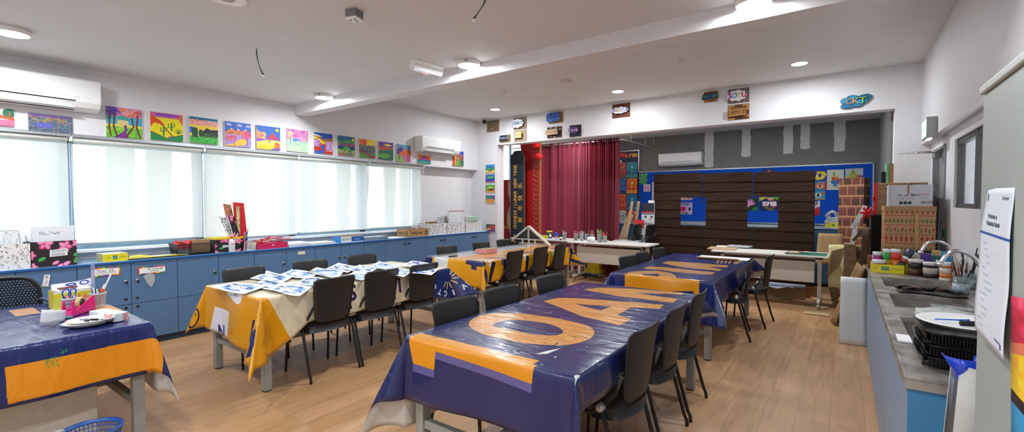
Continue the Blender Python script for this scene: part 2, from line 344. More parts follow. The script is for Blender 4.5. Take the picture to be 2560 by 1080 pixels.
for i in range(7):
    y0, y1 = WY[i], WY[i+1]
    f = MB().box(XREC-.09, XREC-.03, y0, y0+.05, 1.0, ZW).box(XREC-.09, XREC-.03, y1-.05, y1, 1.0, ZW).box(XREC-.09, XREC-.03, y0, y1, 1.0, 1.06).box(XREC-.09, XREC-.03, y0, y1, ZW-.06, ZW)
    w_ = struct('window_%d' % (i+1 if i < 5 else i+2), f, frame_m, bevel=.003)
    MB().box(XREC-.066, XREC-.06, y0+.05, y1-.05, 1.06, ZW-.06).build('pane', pane_m, w_)
    t = thing('roller_blind', 'pale translucent roller blind %s' % where[i], 'blind', (XL-.04, (y0+y1)/2, ZW), 0, None)
    MB().tube([(XL-.035, y0+.02, ZW-.035), (XL-.035, y1-.02, ZW-.035)], .026, 14).build('roller', mat('blind_roller_fabric', 'd9dcd6', .6), t)
    MB().box(XL-.012, XL+.012, y0+.004, y1-.004, ZW-.012, ZW+.02).build('headrail', alu, t)
    zbi = zb[i]
    MB().grid(lambda u, v, y0=y0, y1=y1, zbi=zbi: (XL-.05+.004*math.sin(v*5), y0+.03+u*(y1-y0-.05), ZW-.03-(ZW-.03-zbi)*v), 2, 8).build('fabric', bl_m, t)
    MB().tube([(XL-.05, y0+.03, zbi), (XL-.05, y1-.02, zbi)], .009, 8).build('bottom_bar', mat('blind_bar', 'b9bdb9', .4), t)
    MB().tube([(XL-.015, y1-.012, ZW-.03), (XL-.012, y1-.008, 1.5), (XL-.01, y1-.012, 1.12), (XL-.004, y1+.0, 1.085), (XL-.008, y1+.014, 1.12), (XL-.012, y1+.006, 1.6), (XL-.015, y1+.002, ZW-.03)], .0022, 5).build('pull_chain', white_plastic, t)
    MB().rbox((XL-.01, y1, ZW-.03), .03, .02, .05).build('bracket', white_plastic, t)
# upright sun fins on the facade, seen as pale bands through the blinds
fin_m = mat('facade_fin_grey', 'e4e8e8', .7)
for i in range(-4, 19):
    y = -2.0+i*.5+(.12 if i % 2 else 0)
    zt = 2.9
    o = MB().prism([(0, 0), (.22, 0), (.22, 1.1), (.27, 1.6), (.27, 2.6), (.02, 2.6), (0, 1.5)], (-7.0, y, .3), (0, 1, 0), (0, 0, 1), .05).build('facade_fin', fin_m)
    o['kind'] = 'structure'
o = MB().box(-120, -8, -60, 90, -6.2, -6).build('ground_outside', mat('hazy_ground', 'aab8a6', .9, var=.3, scale=.15)); o['kind'] = 'structure'

# right window and door
wfm = mat('dark_window_frame', '5b5a5c', .4, .3)
w_ = struct('window_8', MB().box(RREC+.02, RREC+.07, wy0, wy0+.04, wz0, wz1).box(RREC+.02, RREC+.07, wy1-.04, wy1, wz0, wz1).box(RREC+.02, RREC+.07, wy0, wy1, wz0, wz0+.04)
            .box(RREC+.02, RREC+.07, wy0, wy1, wz1-.05, wz1).box(RREC+.015, RREC+.06, 5.15, 5.22, wz0, wz1), wfm, bevel=.003)
MB().box(RREC+.04, RREC+.046, wy0+.04, wy1-.04, wz0+.04, wz1-.05).build('pane', pane_m, w_)
# corridor beyond that window
struct('wall_corridor', MB().box(2.3, 2.4, 2.5, 10.4, 0, 2.8).box(.95, 2.4, 10.3, 10.4, 0, 2.8).box(.95, 2.4, 2.5, 2.6, 0, 2.8).box(.95, 2.4, 2.5, 10.4, 2.8, 2.9), white_paint)
door_m = mat('grey_door_paint', '8d8f93', .4, .1)
d_ = struct('door_1', MB().box(RREC+.04, RREC+.085, dy0+.03, dy1-.03, 0, dz-.03), door_m)
struct('trim_3', MB().box(RREC-.015, RREC+.11, dy0-.005, dy0+.03, 0, dz).box(RREC-.015, RREC+.11, dy1-.03, dy1+.005, 0, dz).box(RREC-.015, RREC+.11, dy0, dy1, dz-.03, dz), door_m)
MB().box(RREC+.035, RREC+.042, dy0+.16, dy0+.24, 1.2, 1.75).build('vision_panel', mat('dark_glass', '3c4148', .1), d_)
cl = MB().rbox((RREC-.02, 6.85, 2.0), .06, .22, .05).build('door_closer', steel, d_)
MB().tube([(RREC-.03, 6.9, 2.04), (RREC-.33, 7.05, 2.06), (RREC-.03, 7.18, 2.075)], .008, 6).build('closer_arm', chrome, cl)

# ------------------------------------------------------------------ lights
lamp_w = mat('lamp_housing', 'f2f2f0', .3, var=.01)
lens_m = emis('lit_lamp_lens', 'f6fbff', 9)
def area(name, loc, size, power, col=(1, 1, 1), rot=(0, 0, 0), shape='DISK', sy_=None):
    l = bpy.data.lights.new(name, 'AREA'); l.shape = shape; l.size = size; l.energy = power; l.color = col
    if sy_: l.size_y = sy_
    o = bpy.data.objects.new(name, l); C.objects.link(o); o.location = loc; o.rotation_euler = rot; return o
NEAR = [(-5.31, .69, 'at the left edge above the air conditioner'), (-5.37, 3.40, 'by the window wall in front of the beam'), (-2.98, 3.43, 'beside the emergency light in front of the beam'), (-.52, 3.50, 'against the beam near the right wall'),
        (-.6, .69, 'above the sink end, out of the frame'), (-2.98, .3, 'above the camera, out of the frame'), (-2.98, -1.9, 'behind the camera'), (-5.3, -1.9, 'in the rear left corner'), (-.6, -1.9, 'in the rear right corner')]  # fixtures on this line are unseen, added as interior fill
for x, y, lb in NEAR:
    t = thing('ceiling_light', 'round white surface-mounted ceiling light %s' % lb, 'ceiling light', (x, y, ZN))
    MB().lathe([(.113, 0), (.113, -.036), (.108, -.042), (.1, -.042)], (x, y, ZN), 32).build('housing', lamp_w, t)
    vb = MB()
    for k in range(-3, 4): a = -PI/2+.5+k*.05; vb.rbox((x+.1135*math.cos(a), y+.1135*math.sin(a), ZN-.018), .002, .003, .02, a)
    vb.build('vent_slots', mat('slot_grey', '8f9296', .6), t)
    MB().lathe([(.1, -.0425), (.1, -.044), (.05, -.046), (.001, -.047)], (x, y, ZN), 32).build('lens', lens_m, t)
    area('lamp', (x, y, ZN-.06), .19, 26, (.94, .975, 1))
FAR = [(-5.19, 6.70, 'nearest the window wall'), (-2.84, 6.72, 'above the name plaques in the middle'), (-.48, 6.68, 'nearest the right wall')]
for x, y, lb in FAR:
    t = thing('downlight', 'small round recessed downlight %s' % lb, 'downlight', (x, y, ZF))
    MB().lathe([(.1, 0), (.1, -.006), (.085, -.01)], (x, y, ZF), 28).build('rim', lamp_w, t)
    MB().lathe([(.084, -.0105), (.084, -.012), (.001, -.013)], (x, y, ZF), 28).build('lens', lens_m, t)
    area('lamp', (x, y, ZF-.03), .15, 24, (.94, .975, 1))
single('ceiling_disc', MB().lathe([(.085, 0), (.085, -.008), (.07, -.012), (.001, -.012)], (-3.19, 5.73, ZF), 24), mat('offwhite_disc', 'c9c4bd', .6), 'flat off-white round cover on the far ceiling behind the beam', 'ceiling cover')
t = thing('ceiling_speaker', 'round speaker grille cut by the top edge of the photo', 'speaker', (-3.36, 1.43, ZN))
MB().lathe([(.12, 0), (.12, -.008), (.105, -.014), (.095, -.01)], (-3.36, 1.43, ZN), 28).build('rim', lamp_w, t)
MB().lathe([(.095, -.009), (.001, -.011)], (-3.36, 1.43, ZN), 28).build('grille', mat('perforated_grille', 'b9b7b2', .6, .2, var=.3, scale=300), t)
for x, y in ((-4.4, 8.1), (-2.2, 8.3), (-.6, 8.4)):  # fill lamps added to brighten the stage bay, no fixtures there
    area('lamp', (x, y, 2.93), .3, 19, (1, .99, .97))
# daylight
w = bpy.data.worlds.new('sky'); bpy.context.scene.world = w; w.use_nodes = True
bg = w.node_tree.nodes['Background']; bg.inputs['Color'].default_value = (.93, .97, 1, 1); bg.inputs['Strength'].default_value = 3.1
# ================================================================== chairs
def make_chair(label, group):
    t = thing('plastic_chair', label, 'chair', (0, 0, 0), 0, group)
    # seat shell, +y is the front
    def seat(u, v):
        a, b2 = u*2-1, v*2-1
        x = .215*a*math.sqrt(1-.30*b2*b2*abs(b2)); y = .02+.225*b2*math.sqrt(1-.34*a*a)
        z = .452-.022*(1-a*a)*(1-b2*b2)-.012*max(0, b2)**3+.006*max(0, -b2)
        return (x, y, z)
    mb = MB(); mb.grid(seat, 14, 14)
    rim = [seat(i/14, 0) for i in range(14)]+[seat(1, i/14) for i in range(14)]+[seat(1-i/14, 1) for i in range(14)]+[seat(0, 1-i/14) for i in range(14)]
    n0 = len(mb.v); n = len(rim)
    for p in rim: mb.v.append(p)
    for p in rim:
        dr = .06 if p[1] < -.03 else .028
        mb.v.append((p[0]*.985, p[1]*.985, p[2]-dr))
    for i in range(n): j = (i+1) % n; mb.face((n0+i, n0+n+i, n0+n+j, n0+j), 0, None, True)
    mb.face(tuple(n0+n+i for i in range(n)))
    mb.build('seat', black_plastic, t)
    # backrest panel: wide rounded top, tapering to a rounded lower edge
    def half(v):       # half width at height fraction v (0 bottom .. 1 top)
        if v < .2: return .10+.075*math.sqrt(max(0, 1-((.2-v)/.2)**2))
        if v > .93: return .2-.03*(1-math.sqrt(max(0, 1-((v-.93)/.07)**2)))
        return .175+.025*(v-.2)/.73
    def back(u, v):
        z = .475+.385*v; hw = half(v); x = (u*2-1)*hw
        y = -.168-.048*v-.03*max(0, v-.6)**2/.16*.4
        return (x, y-.028*(1-(x/.2)**2), z)
    b_ = MB(); b_.grid(back, 12, 18); b_.build('backrest', black_plastic, t, solid=.009)
    for s in (-1, 1):
        f = MB(); pts = [(s*.222, -.09, .465), (s*.205, -.15, .54), (s*.17, -.172, .62)]
        for a, c in zip(pts, pts[1:]):
            a, c = Vector(a), Vector(c); f.obox((a+c)/2, (.011, 0, 0), (c-a).cross(Vector((1, 0, 0))).normalized()*.022, (c-a)*1.06)
        f.build('back_support', black_plastic, t)
    for s in (-1, 1):
        k = MB(); R = Matrix.Rotation(PI/2, 3, 'Y')
        k.lathe([(.018, -.022), (.021, -.016), (.021, .016), (.016, .026), (.001, .027)], (s*.236, -.09, .47), 14, M3=R if s > 0 else Matrix.Rotation(-PI/2, 3, 'Y'))
        k.build('pivot_bolt', mat('zinc_bolt', 'c9c9cb', .35, .5), t)
        MB().tube([(s*.236, -.09, .465), (s*.236, -.115, .40), (s*.236, -.205, .075), (s*.236, -.222, .04), (s*.236, -.226, 0)], .0115, 8).build('leg', black_metal, t)
        MB().tube([(s*.19, .16, .425), (s*.2, .2, .38), (s*.205, .222, .06), (s*.205, .226, 0)], .0105, 8).build('leg', black_metal, t)
    fr = MB()
    for s in (-1, 1): fr.tube([(s*.236, -.09, .465), (s*.215, -.02, .418), (s*.19, .16, .422)], .0105, 8)
    fr.tube([(-.19, .15, .42), (.19, .15, .42)], .009, 8)
    fr.build('seat_frame', black_metal, t)
    return t
def yaw_of(dx, dy): return math.atan2(-dx, dy)      # rotation that points +y along (dx, dy)
G = 'black plastic classroom chairs'
chair0 = None
def chair(x, y, deg, label):
    """deg: heading of the seat front, 90 = facing -x"""
    global chair0
    if chair0 is None: chair0 = make_chair(label, G); o = chair0
    else: o = dup(chair0, label=label, group=G)
    o.location = (x, y, 0); o.rotation_euler = (0, 0, math.radians(deg)); return o
B = 'black chair '
# right sides of the tables face -x (deg 90), left sides face +x (deg -90)
for y, l in ((2.335, 'nearest the camera on the aisle side of the table with blue paintings'), (2.84, 'in the middle of the aisle side of the table with blue paintings'), (3.38, 'farthest on the aisle side of the table with blue paintings, by the crest')):
    chair(-3.78, y, 90, B+l)
for y, l, d in ((2.14, 'nearest, on the cabinet side of the table with the blue paintings', -92), (2.83, 'in the middle of the cabinet side of the table with the blue paintings', -94), (3.51, 'farthest along the cabinet side of the table with the blue paintings', -93)):
    chair(-4.575, y, d, B+l)
for y, l, d in ((2.36, 'nearest the camera, its seat half under the big navy cloth', 88), (2.93, 'second, on the right side of the near navy cloth table', 90), (3.47, 'third and farthest on the right side of the near navy cloth table', 91)):
    chair(-1.06, y, d, B+l)
for y, l, d in ((2.24, 'nearest, on the left side of the big near navy cloth table', -96), (2.76, 'in the middle of the left side of the near navy cloth table', -95), (3.46, 'farthest on the left side of the near navy cloth table', -94)):
    chair(-1.87, y, d, B+l)
for y, l, d in ((5.23, 'nearest, on the left side of the far navy cloth table', -98), (5.74, 'in the middle of the left side of the far navy cloth table', -94), (6.40, 'farthest on the left side of the far navy cloth table', -95)):
    chair(-1.87, y, d, B+l)
chair(-1.06, 5.66, 99, B+'nearer, on the right side of the far navy cloth table')
chair(-.945, 6.36, 86, B+'farther and turned, on the right side of the far navy cloth table')
for y, l, d in ((4.95, 'nearest, on the cabinet side of the yellow cloth table', -95), (5.75, 'in the middle of the cabinet side of the yellow cloth table', -94), (6.37, 'farthest on the cabinet side of the yellow cloth table, by the timber gable', -93)):
    chair(-4.54, y, d, B+l)
for y, l, d in ((4.98, 'nearest, on the right side of the yellow cloth table', 92), (5.62, 'in the middle of the right side of the yellow cloth table', 92), (6.18, 'farthest on the right side of the yellow cloth table', 94)):
    chair(-3.75, y, d, B+l)
for px_, q, l in ((1569, 8.66, 'left stack'), (1600, 8.62, 'right stack')):
    for z, w_ in ((0, 'lower'), (.215, 'upper')):
        chair(PY(px_, 600, q).x, q, 84, B+'%s of two in the %s behind the curtain-side desk' % (w_, l)).location.z = z

# ================================================================== tables
def table(x0, x1, y0, y1, label, cat='table', zt=.75, group=None):
    t = thing('classroom_table', label, cat, ((x0+x1)/2, (y0+y1)/2, 0), 0, group)
    MB().box(x0, x1, y0, y1, zt-.028, zt).build('tabletop', lam_white, t, bevel=.004)
    s = .058
    for x in (x0+.05, x1-.05):
        for y in (y0+.05, y1-.05):
            MB().box(x-s/2, x+s/2, y-s/2, y+s/2, 0.008, zt-.028).box(x-s/2+.001, x+s/2-.001, y-s/2+.001, y+s/2-.001, 0, .008, 1).build('leg', [grey_metal, dark], t, bevel=.003)
    xm = (x0+x1)/2
    for y in (y0+.05, y1-.05): MB().box(x0+.05+s/2, x1-.05-s/2, y-.02, y+.02, .24, .285).build('cross_rail', grey_metal, t, bevel=.002)
    MB().box(xm-.02, xm+.02, y0+.07, y1-.07, .24, .285).build('centre_rail', grey_metal, t, bevel=.002)
    MB().box(x0+.03, x1-.03, y0+.035, y0+.06, .66, zt-.028).box(x0+.03, x1-.03, y1-.06, y1-.035, .66, zt-.028).build('apron', grey_metal, t)
    return t
T1 = (-4.78, -3.5, -.35, 1.0); T2 = (-4.64, -3.67, 1.77, 3.84); T3 = (-1.965, -.93, 1.75, 3.86); T4 = (-1.985, -.985, 4.57, 6.80); T5 = (-4.66, -3.66, 4.47, 6.75)
table(*T2, 'grey-legged table under the yellow and cream banner with blue paintings', group='classroom tables')
table(*T3, 'grey-legged table under the nearest navy banner with orange letters', group='classroom tables')
table(*T4, 'grey-legged table under the farther navy banner', group='classroom tables')
table(*T5, 'grey-legged table under the yellow banner by the far chairs', group='classroom tables')
t1 = table(T1[0], T1[1], T1[2], T1[3], 'teacher table at the left edge under a navy and orange banner', 'desk')

def cloth(name, T, ov, hem, corners, cv, label, z=.757, slant=.05, wave=.012, seed=0, rough=.28, ext=None, step=.03):
    """banner draped over table T; ov = overhang left,right,front,back; hem(side,t) scales it; UV = flat position in metres"""
    x0, x1, y0, y1 = T; x0 -= .006; x1 += .006; y0 -= .006; y1 += .006; L, R, Fr, Bk = ov
    rn = random.Random(seed); ph = [rn.uniform(0, 6) for _ in range(8)]
    def fall(a, tl):     # outward and drop for a cloth length a past a rounded edge
        r = .014
        if a < r*PI/2: q = a/r; return r*math.sin(q), r*(1-math.cos(q))
        b = a-r*PI/2; return r+b*math.sin(tl), r+b*math.cos(tl)
    def pos(fx, fy):
        a = (x0-fx) if fx < x0 else (fx-x1 if fx > x1 else 0); sa = -1 if fx < x0 else 1
        b = (y0-fy) if fy < y0 else (fy-y1 if fy > y1 else 0); sb = -1 if fy < y0 else 1
        if a <= 0 and b <= 0:
            return Vector((fx, fy, z+.0012*math.sin(fx*23+fy*9)))
        if a > 0 and b <= 0:
            o, d = fall(a, slant); w = min(1, (fy-y0)/.2, (y1-fy)/.2)
            return Vector(((x0 if sa < 0 else x1)+sa*(o+wave*w*min(1, a/.2)*math.sin(fy*11+ph[0]+ph[1]*sa)), fy, z-d))
        if b > 0 and a <= 0:
            o, d = fall(b, slant); w = min(1, (fx-x0)/.2, (x1-fx)/.2)
            return Vector((fx, (y0 if sb < 0 else y1)+sb*(o+wave*w*min(1, b/.2)*math.sin(fx*9+ph[2]+ph[3]*sb)), z-d))
        cc = corners.get((sa, sb), (40, 45)); TL, A0 = cc[:2]; rho = math.hypot(a, b); f = math.atan2(b, a)/(PI/2)
        az = A0*(f/.32) if f < .32 else (A0 if f < .68 else A0+(90-A0)*(f-.68)/.32)
        az0 = 90*f; az = math.radians(.75*az+.25*az0); tl = math.radians(TL)*math.sin(PI*f)**.9+slant
        o, d = fall(rho, tl)
        if len(cc) > 2 and rho > cc[2]:
            o, d = fall(cc[2], tl); Rc = .05; th_ = min((rho-cc[2])/Rc, 2.3); ex_ = max(0, rho-cc[2]-2.3*Rc)
            o += Rc*(math.cos(tl)-math.cos(tl+th_))+ex_*math.sin(tl+th_); d += Rc*(math.sin(tl+th_)-math.sin(tl))+ex_*math.cos(tl+th_)
        return Vector(((x0 if sa < 0 else x1)+sa*math.cos(az)*o, (y0 if sb < 0 else y1)+sb*math.sin(az)*o, z-d))
    def axis(a0, a1, lo, hi):
        s = []; nl, nh, nm = max(1, int(lo/step)), max(1, int(hi/step)), int((a1-a0)/.06)
        fr = [.0, .03, .06]
        s += [('l', 1-i/nl) for i in range(nl)]+[('l', q) for q in (.035, .015)]+[('m', i/nm) for i in range(nm+1)]+[('h', q) for q in (.015, .035)]+[('h', (i+1)/nh) for i in range(nh)]
        return s
    ax_, ay_ = axis(x0, x1, L, R), axis(y0, y1, Fr, Bk)
    mb = MB(); nx, ny = len(ax_), len(ay_); uvs = []
    ex = ext or (x0-L-.02, y0-Fr-.02, x1+R+.02, y1+Bk+.02)
    for ky, ty in ay_:
        for kx, tx in ax_:
            fx = x0+(x1-x0)*tx if kx == 'm' else None; fy = y0+(y1-y0)*ty if ky == 'm' else None
            ty_n = ty if ky == 'm' else (0 if ky == 'l' else 1); tx_n = tx if kx == 'm' else (0 if kx == 'l' else 1)
            if kx == 'l': fx = x0-tx*L*hem('L', ty_n)
            if kx == 'h': fx = x1+tx*R*hem('R', ty_n)
            if ky == 'l': fy = y0-ty*Fr*hem('F', tx_n)
            if ky == 'h': fy = y1+ty*Bk*hem('B', tx_n)
            mb.v.append(tuple(pos(fx, fy))); uvs.append(((fx-ex[0])/(ex[2]-ex[0]), (fy-ex[1])/(ex[3]-ex[1])))
    n0 = len(mb.v); TH = .0025
    for j in range(ny-1):
        for i in range(nx-1):
            q = (j*nx+i, j*nx+i+1, (j+1)*nx+i+1, (j+1)*nx+i); mb.face(q, 0, tuple(uvs[k] for k in q), True)
    front = cv.tex(name+'_print', rough, coat=.4, bump=.85, bscale=3.6, stretch=(1, 3, 1))
    o = mb.build(name, [front, vinyl_back], None); tag(o, label, 'tablecloth')
    sd = o.modifiers.new('s', 'SOLIDIFY'); sd.thickness = .003; sd.offset = -1; sd.material_offset = 1; sd.material_offset_rim = 1
    o.data.transform(Matrix.Translation(-Vector(((x0+x1)/2, (y0+y1)/2, z)))); o.location = ((x0+x1)/2, (y0+y1)/2, z)
    return o
def flat(P): return lambda *pts: [tuple(PZ(P[0]+x/P[2], P[1]+y/P[2], .757).xy) for x, y in pts]
def frontf(P, y0, z=.757): # points on the hanging front face -> flat cloth coordinates
    def f(*pts):
        o = []
        for x, y in pts: q = PY(P[0]+x/P[2], P[1]+y/P[2], y0-.02); o.append((q.x, y0-(z-q.z)))
        return o
    return f
def sidef(P, x1, z=.757):
    def f(*pts):
        o = []
        for x, y in pts: q = PX(P[0]+x/P[2], P[1]+y/P[2], x1+.02); o.append((x1+(z-q.z), q.y))
        return o
    return f
NAVY, ORA, YEL = '14215a', 'e39a2a', 'dc970c'
def mkcv(T, ov, col, res=420):
    ex = (T[0]-.006-ov[0]-.02, T[2]-.006-ov[2]-.02, T[1]+.006+ov[1]+.02, T[3]+.006+ov[3]+.02)
    return Cv((ex[2]-ex[0])*res, (ex[3]-ex[1])*res, col, ex)
def scuffs(cv, T, n, seed, cols=('c9d2e0', 'e4e6ea', '22243a', 'b0b8c8')):
    R = random.Random(seed)
    for i in range(n):
        x, y = R.uniform(T[0], T[1]), R.uniform(T[2], T[3]); a = R.gauss(PI/2, 1.0); l = R.uniform(.01, .09)
        cv.line([(x, y), (x+l*math.cos(a)*.6, y+l*math.sin(a)*.6), (x+l*math.cos(a+.4), y+l*math.sin(a+.4))], R.uniform(.0026, .006), R.choice(cols), R.uniform(.35, .9))
# --- nearest navy banner
ov = (.54, .17, .36, .2); cv = mkcv(T3, ov, '081c58', 560)
Z = (1020, 680, 2.7); f = flat(Z); g = frontf(Z, T3[2])
cv.poly(smooth(f((400,345),(460,300),(560,278),(700,276),(860,290),(1000,312),(1120,335),(1220,362),(1262,395),(1250,440),(1180,475),(1060,494),(930,494),(780,480),(640,455),(520,425),(430,385))), 'cf9044')
cv.poly(smooth(f((560,362),(600,335),(700,322),(830,328),(960,350),(1050,390),(1040,420),(960,432),(850,420),(740,400),(640,385))), '081c58')
cv.poly(f((915,197),(1010,174),(1200,180),(1725,220),(1700,248),(1500,240),(1415,290),(1508,318),(1425,360),(1180,300)), 'cf9044', 1, [f((1130,214),(1370,232),(1300,262))])
cv.poly(f((1185,118),(1290,105),(1500,112),(1860,138),(1850,152),(1530,140),(1820,182),(1790,209),(1400,160)), 'cf9044')
# orange bar along the front edge and hanging below it
a = f((185,398),(910,588),(850,625)); y0 = T3[2]
lx, rx = PZ(1020+70/2.7, 680+420/2.7, .757).x, a[2][0]
lx = T3[0]+.02
cv.poly([(lx, y0-.02), (lx, y0+.07), (a[1][0], y0+.07), (a[1][0], y0-.02)], 'd99437')
gb = g((850,620),(840,775),(190,552),(188,675),(38,632),(38,470))
cv.poly([(lx, y0+.01), (gb[0][0], y0+.01), gb[1], gb[2], gb[3], gb[4], (lx, y0-.05)], 'da8e0a')
gs = g((840,775),(840,835),(188,725),(38,685)); cv.poly([gb[1], gs[1], g((188,600))[0], gb[2]], '5a5690'); cv.poly([gb[2], g((188,600))[0], gs[2], gb[3]], '22305f', 0)
cv.poly([gb[3], gs[2], gs[3], gb[4]], '5a5690')
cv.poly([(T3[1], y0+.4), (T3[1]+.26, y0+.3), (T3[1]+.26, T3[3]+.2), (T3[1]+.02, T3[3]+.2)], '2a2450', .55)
scuffs(cv, T3, 260, 3); scuffs(cv, T3, 110, 4, ('20222a', '5a3020', '7a3a30'))
for p in (((860,555),(930,535),(1040,510),(940,552)), ((1120,700),(1170,690),(1160,705),(1130,730))): cv.poly(f(*p), 'dfe6e0')
for p in (((980,490),(1020,475),(1005,490)),): cv.poly(f(*p), '22232c')
gx = g((328,1010))[0]; cv.ell(gx[0], gx[1], .011, .011, 'c8ccd0'); cv.ell(gx[0], gx[1], .005, .005, '2a2a2a')
cv.grain(.012)
def hem3(s, t):
    if s == 'F': return 1.0-.12*t
    if s == 'R': return 1.0-.1*t
    return 1.0
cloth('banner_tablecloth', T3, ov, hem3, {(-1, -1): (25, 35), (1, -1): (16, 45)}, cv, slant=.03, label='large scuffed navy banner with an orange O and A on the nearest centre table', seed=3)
# --- farther navy banner
ov = (.30, .25, .42, .28); cv = mkcv(T4, ov, '081e60', 380); Z = (1500, 600, 3.6); f = flat(Z); g = frontf(Z, T4[2]); y0 = T4[2]
cv.poly(f((225,305),(262,288),(400,278),(520,278),(640,296),(690,325),(670,345),(560,338)), 'd39a55', 1, [f((365,318),(400,303),(510,304),(542,316),(520,330))])
cv.poly(f((385,256),(430,238),(585,245),(740,262),(1040,292),(1005,313),(820,302),(700,290),(560,272)), 'd39a55')
cv.poly(f((555,205),(610,190),(850,205),(1158,230),(1140,247),(980,238),(1095,265),(1070,279),(900,262),(700,240)), 'd39a55')
for k in range(4): cv.poly(f((1060+k*36,180),(1078+k*36,180),(1060+k*36,212),(1044+k*36,210)), 'b89160')
cv.poly(f((1215,185),(1290,190),(1230,218),(1200,212)), 'a8865c')
gb = g((222,305),(893,368),(893,480),(222,405)); cv.poly([(gb[0][0], y0+.015), (gb[1][0], y0+.015), (gb[1][0], y0-.3), (gb[1][0]-.05, y0-.3), (gb[1][0]-.05, gb[2][1]), (gb[0][0], y0-.19)], 'da8e0a')
cv.rect(gb[1][0]-.05, y0-.4, gb[1][0], y0-.3, '8f94cc')
scuffs(cv, T4, 160, 8); scuffs(cv, (T4[0], T4[1], T4[3]-.5, T4[3]), 40, 9, ('b07a80', '7a5a70', 'c9a0a0'))
cv.grain(.012)
cloth('banner_tablecloth', T4, ov, lambda s, t: 1-.25*t if s == 'R' else 1, {(1, -1): (44, 60), (-1, -1): (36, 45), (1, 1): (46, 20)}, cv, 'navy vinyl banner with orange bar letters on the farther centre table by the stage', seed=6, wave=.018)
# --- yellow / cream banner with the blue paintings
ov = (.28, .36, .42, .34); cv = mkcv(T2, ov, 'ddd3b8', 420); Z = (480, 640, 3.0); f = flat(Z); g = frontf(Z, T2[2]); y0 = T2[2]; e = cv.e
cv.rect(e[0], e[1], e[2], y0-.004, YEL); cv.rect(e[0], y0-.02, e[2], y0+.01, 'e6c88a', .6)
gl = g((250,268),(384,285),(372,366),(350,375),(330,360),(268,305)); cv.poly(gl, 'e9e7ea')
q = g((330,298))[0]; cv.text('S', q[0], q[1], .09, NAVY, PI/2)
cv.poly(g((170,392),(287,430),(278,622),(150,580)), 'e6e4ea'); q = g((222,590))[0]; cv.text('N', q[0], q[1]+.0, .17, '2a2a6a', .1, bold=.006)
q = g((55,440))[0]; cv.ring(q[0], q[1], .085, .016, '23183c'); cv.ell(q[0]+.03, q[1]+.03, .012, .016, '23183c')
cx, cyy = T2[1], y0
cv.poly([(cx-.1, cyy-.20), (cx-.02, cyy-.17), (cx+.04, cyy-.30), (cx-.06, cyy-.46), (cx-.16, cyy-.46)], NAVY)
cv.poly([(cx+.05, cyy-.28), (cx+.16, cyy-.2), (cx+.28, cyy-.28), (cx+.24, cyy-.40), (cx+.12, cyy-.46), (cx+.02, cyy-.40)], NAVY)
cv.line([(cx+.0, cyy-.3), (cx+.13, cyy-.34), (cx+.17, cyy-.46)], .03, YEL)
cv.poly([(cx+.003, cyy+.0), (e[2], cyy+.05), (e[2], e[1]), (cx+.003, e[1])], YEL, .0)
cv.poly([(cx, cyy), (e[2], cyy+.02), (e[2], cyy-.1), (cx, cyy-.1)], YEL)
cv.poly([(cx, cyy-.01), (e[2], cyy-.01), (e[2], cyy+.2), (cx+.02, cyy+.04)], YEL)
for s_, q in (('S', (879, 737)), ('I', (997, 718))): q = sidef((0, 0, 1), T2[1])(q)[0]; cv.text(s_, q[0], q[1], .2, '2b2350', PI/2, bold=.006)
# crest on the far right corner
bx, by = T2[1], T2[3]
cv.poly([(bx-.30, by+.02), (bx+.0, by+.0), (bx+.0, by-.38), (e[2], by-.42), (e[2], e[3]), (bx-.3, e[3])], 'c9c3b4')
cv.poly([(bx+.0, by-.26), (bx+.2, by-.40), (bx+.4, by-.38), (bx+.4, by+.36), (bx-.08, by+.36), (bx-.02, by+.04)], YEL)
cv.poly([(bx+.02, by-.22), (bx+.2, by-.34), (bx+.4, by-.3), (bx+.4, by+.36), (bx-.03, by+.36), (bx+.01, by+.04)], '182a66')
for k in range(7): a_ = math.radians(-40+k*30); cv.line([(bx+.13+.05*math.cos(a_), by-.02+.05*math.sin(a_)), (bx+.13+.12*math.cos(a_), by-.02+.12*math.sin(a_))], .012, 'e9c07a')
for k, ch in enumerate('INVICTUS'):
    a_ = math.radians(70-k*20); cv.text(ch, bx+.0+.30*math.cos(a_), by-.02+.30*math.sin(a_), .085, 'e9e9f2', a_-PI/2, bold=.003)
cv.grain(.012)
def hem2(s, t):
    if s == 'R': return 1.35 if t <= 0 else (1.35-.6*min(1, t/.18) if t < .8 else .75+.3*(t-.8)/.2)
    if s == 'F': return .9+.2*t
    return 1
cloth('banner_tablecloth', T2, ov, hem2, {(1, -1): (38, 35), (-1, -1): (20, 50), (1, 1): (48, 30)}, cv, 'cream and yellow vinyl banner with a navy crest corner under the blue paintings', seed=2, wave=.02)
# --- yellow banner on the far left table
ov = (.25, .27, .34, .33); cv = mkcv(T5, ov, 'dfa558', 360); Z = (1050, 590, 5.144); f = flat(Z); g = frontf(Z, T5[2]); y0 = T5[2]; e = cv.e; x0, x1 = T5[0], T5[1]
cv.rect(e[0], e[1], e[2], y0, 'dd990c'); cv.rect(x1, e[1], e[2], e[3], 'dd990c'); cv.rect(e[0], T5[3], e[2], e[3], 'dd990c')
cv.rect(e[0], y0, x0+.16, e[3], '8d8d9c'); cv.rect(x0+.17, y0-.14, x0+.42, e[3], 'd7d9dd')
cv.poly([(e[0], y0+.02), (x0+.14, y0+.02), (x0+.12, y0-.1), (x0-.01, y0-.12), (e[0], y0-.1)], NAVY)
for k in range(16): cv.poly([(x0+.22, y0+.25+k*.11), (x0+.36, y0+.27+k*.11), (x0+.36, y0+.32+k*.11), (x0+.22, y0+.29+k*.11)], '39456f', .85)
R = random.Random(4)
